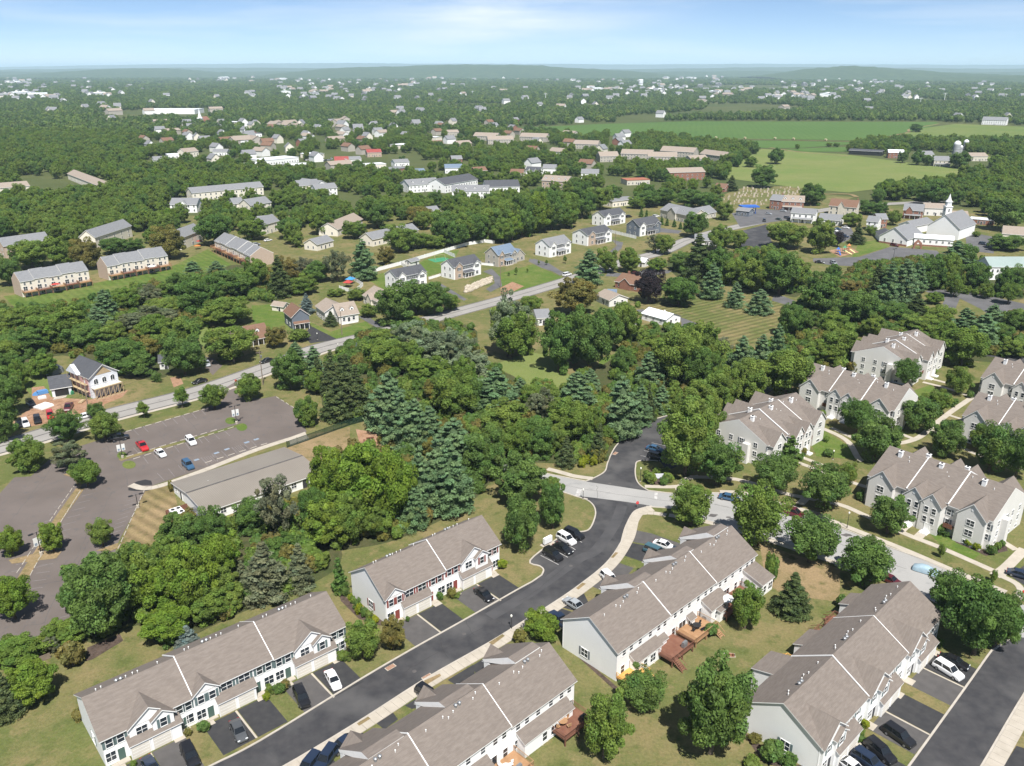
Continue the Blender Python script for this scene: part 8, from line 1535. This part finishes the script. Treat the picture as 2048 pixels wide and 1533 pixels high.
for i in range(280):
    x_, y_ = (rd.uniform(-20, 2070), 149 + 62 * rd.random() ** 1.5) if i % 2 else (rd.gauss(rd.choice([640, 1200, 1420, 1620, 60, 800, 1300, 1750]), 60), rd.uniform(158, 205)); p = P(x_, y_)
    if any(in_poly(x_, y_, c) for c in CLEAR_PX): continue
    k = min(1 + p.y / 6500, 2.4); b1 = gable_walls(14 * k, 10 * k, 6 * k, 10 * k); b2 = gable_roof(14 * k, 10 * k, 6 * k, 10 * k, ov=.4, th=.3); a_ = rd.uniform(0, 3.14); ca, sa = math.cos(a_), math.sin(a_); q = db[i % 3 == 0]
    for bb, mi in ((b1, 0), (b2, 1)): q.add([(p.x + v[0] * ca - v[1] * sa, p.y + v[0] * sa + v[1] * ca, v[2] + 3) for v in bb.v], bb.f, mi)
db[0].add(db[1].v, [f_ for f_ in db[1].f], 1); o = db[0].build('distant_houses', ['siding_white', 'shingle_grey']); tag(o, 'countless pale house roofs sprinkled through the distant woodland', 'houses', kind='stuff')
# hills
def ridge(name, x0, x1, Y0, depth, top_px, prof, mat_='far_hill', n=60):
    b = MB(); X0 = (x0 - CX) / FPX * Y0; X1 = (x1 - CX) / FPX * Y0; m = 14; rng = np.random.default_rng(int(x0 + 2000)); nz = np.cumsum(rng.normal(0, 1, (n + 1,))); nz -= np.linspace(nz[0], nz[-1], n + 1); nz /= (abs(nz).max() + 1e-6)
    for j in range(m + 1):
        v = j / m; y = Y0 + (v - .35) * depth
        for i in range(n + 1):
            u = i / n; hpk = hgt(0, Y0 / CP * CP, 0) if False else (HOR - top_px) / FPX * Y0 + CAMH
            z = hpk * np.interp(u, *zip(*prof)) * (math.sin(math.pi * min(v / .7, 1) / 2) if v < .7 else math.cos((v - .7) / .3 * math.pi / 2)) * (1 + .10 * nz[i]) + rng.normal(0, 2.2)
            b.v.append((X0 + (X1 - X0) * u, y, max(z, -1) if 0 < j < m else -2))
    for j in range(m):
        for i in range(n): a = j * (n + 1) + i; b.f.append((a, a + 1, a + n + 2, a + n + 1)); b.m.append(0)
    o = b.build(name, mat_); o['kind'] = 'structure'
    for p in o.data.polygons: p.use_smooth = True
mat('far_hill', (.040, .075, .022), .95, (.070, .105, .032), .012, c3=(.03, .055, .018), scale3=.03, lo3=.5, hi3=.65)
ridge('hill', 560, 1330, 9000, 2600, 131, [(0, .35), (.12, .75), (.3, .92), (.45, 1), (.55, .94), (.68, 1), (.78, .8), (1, .3)])
ridge('hill', 20, 520, 9500, 2600, 138, [(0, .1), (.2, .6), (.45, 1), (.6, 1), (.75, .7), (1, .2)]); ridge('hill', 1520, 2000, 7600, 2200, 134, [(0, .2), (.25, .8), (.4, 1), (.6, .85), (.75, .6), (1, .4)])
ridge('hill', 1780, 2300, 6200, 1500, 150, [(0, .1), (.3, .8), (.6, 1), (1, .9)])
ridge('ridge', -300, 2400, 11000, 2200, 142, [(0, .7), (.08, .95), (.2, .6), (.33, .9), (.5, .6), (.66, .95), (.8, .7), (1, .9)], n=160)
ridge('ridge', -300, 2400, 14500, 3000, 135, [(0, .9), (.1, .6), (.25, .9), (.4, .8), (.55, .7), (.7, .95), (.85, .75), (1, 1)], n=160)
ridge('ridge', -300, 2400, 26000, 5000, 128, [(0, .6), (.1, .5), (.22, .85), (.35, 1), (.5, .9), (.65, .9), (.8, .8), (1, .85)], n=160)
# air
mat('haze_air', (1, 1, 1)); hm = MATS['haze_air']; n_ = hm.node_tree; n_.nodes.remove(n_.nodes['Principled BSDF']); pv = n_.nodes.new('ShaderNodeVolumePrincipled'); pv.inputs['Color'].default_value = (.62, .82, 1.0, 1); pv.inputs['Density'].default_value = 5.5e-5; pv.inputs['Anisotropy'].default_value = -.1
n_.links.new(pv.outputs[0], n_.nodes['Material Output'].inputs['Volume'])
hz = MB().box(-45000, 45000, -300, 45000, -4, 260).build('haze', 'haze_air'); hz['kind'] = 'stuff'; tag(hz, 'pale summer haze over the whole valley', 'haze')
# ================================================================== tell look-alike plants of small groups apart by what they stand nearest to
LAND = [('the unfinished house', g(X3, (850, 950))), ('the church hall', Vector((-60, 172, 0))), ('the red pickup', g(Z7, (833, 620))), ('the white mailbox cabinet', g(Z2, (1690, 372))), ('the stop line', g(Z8, (880, 705))), ('the blue sedan', g(Z6, (235, 1068))), ('the minivan', g(Z6, (612, 1158))), ('the covered car', g(Z5, (1428, 125))), ('the maroon sedan', g(Z5, (1200, 188))), ('the entrance sign', g(Z8, (1422, 612))), ('the white metal barn', Vector((58, 312, 0))), ('the brick ranch house', g(Y3, (860, 690))), ('the playground', g(Y4, (750, 640))), ('the steeple church', g(Y4, (1250, 560))), ('the office block', g(Y4, (1950, 830))), ('the white wagon', g(Z5, (1570, 760))), ('the garden shed', g(Y1, (1780, 775))), ('the slate blue house', g(Y2, (180, 880))), ('the black drive', g(Y2, (330, 930))), ('the tan roofed house', g(Y2, (500, 840))), ('the red canopy', g(Y2, (500, 595))), ('the boulder bank', g(Y2, (1400, 590))), ('the clubhouse', g(Y7, (400, 630))), ('the graveyard', g(Y7, (780, 520))), ('the silos', g(Y7, (1735, 318))), ('the red barn', g(Y7, (1430, 330))), ('the cattle shed', g(Y7, (1280, 316))), ('the commercial building', g(Y7, (420, 440))), ('the rusty lawn drain', g(Z4, (1295, 1065))), ('the orange deck', on_row('T4', .05, 2)), ('the corner deck', on_row('T3', .9, 2)), ('the tan deck', on_row('T4', .46, 2)), ('the red shuttered row', Vector((-18, 128, 0))), ('the green shuttered row', Vector((-50, 100, 0))), ('the fire pit', g(X1, (825, 828))), ('the apartment drive', g(Z8, (1200, 430))), ('the swimming pool', g(X2, (975, 375))), ('the main road', g(Z7, (1170, 300))), ('the lot entrance', g(Z7, (1350, 290))), ('the bannered light by the pickup', g(Z7, (718, 692))), ('the bannered light at the island end', g(Z7, (1385, 490))), ('the far street corner', g(Z5, (2035, 300)))]
GR = {}
for o in COL.objects:
    if o.parent is None and o.get('category') in ('tree', 'shrub') and o.get('group'): GR.setdefault(o['group'], []).append(o)
for gname, mem in GR.items():
    if len(mem) == 1: del mem[0]['group']; continue
    if len(mem) > 6: continue
    pick = {}
    for nm, p in LAND:
        ds = sorted((((Vector((m.location.x, m.location.y, 0)) - Vector((p.x, p.y, 0))).length, i) for i, m in enumerate(mem)))
        lim = 30 + mem[0].location.y * .06
        if ds[0][0] < lim and ds[0][0] < ds[1][0] * .72:
            i = ds[0][1]
            if i not in pick or ds[0][0] < pick[i][0]: pick[i] = (ds[0][0], nm)
    used = [v[1] for v in pick.values()]
    if len(pick) == len(mem) and len(set(used)) == len(used):
        for i, m in enumerate(mem):
            lb = m['label'] + ', nearest ' + pick[i][1]
            if len(lb.split()) <= 16: m['label'] = lb
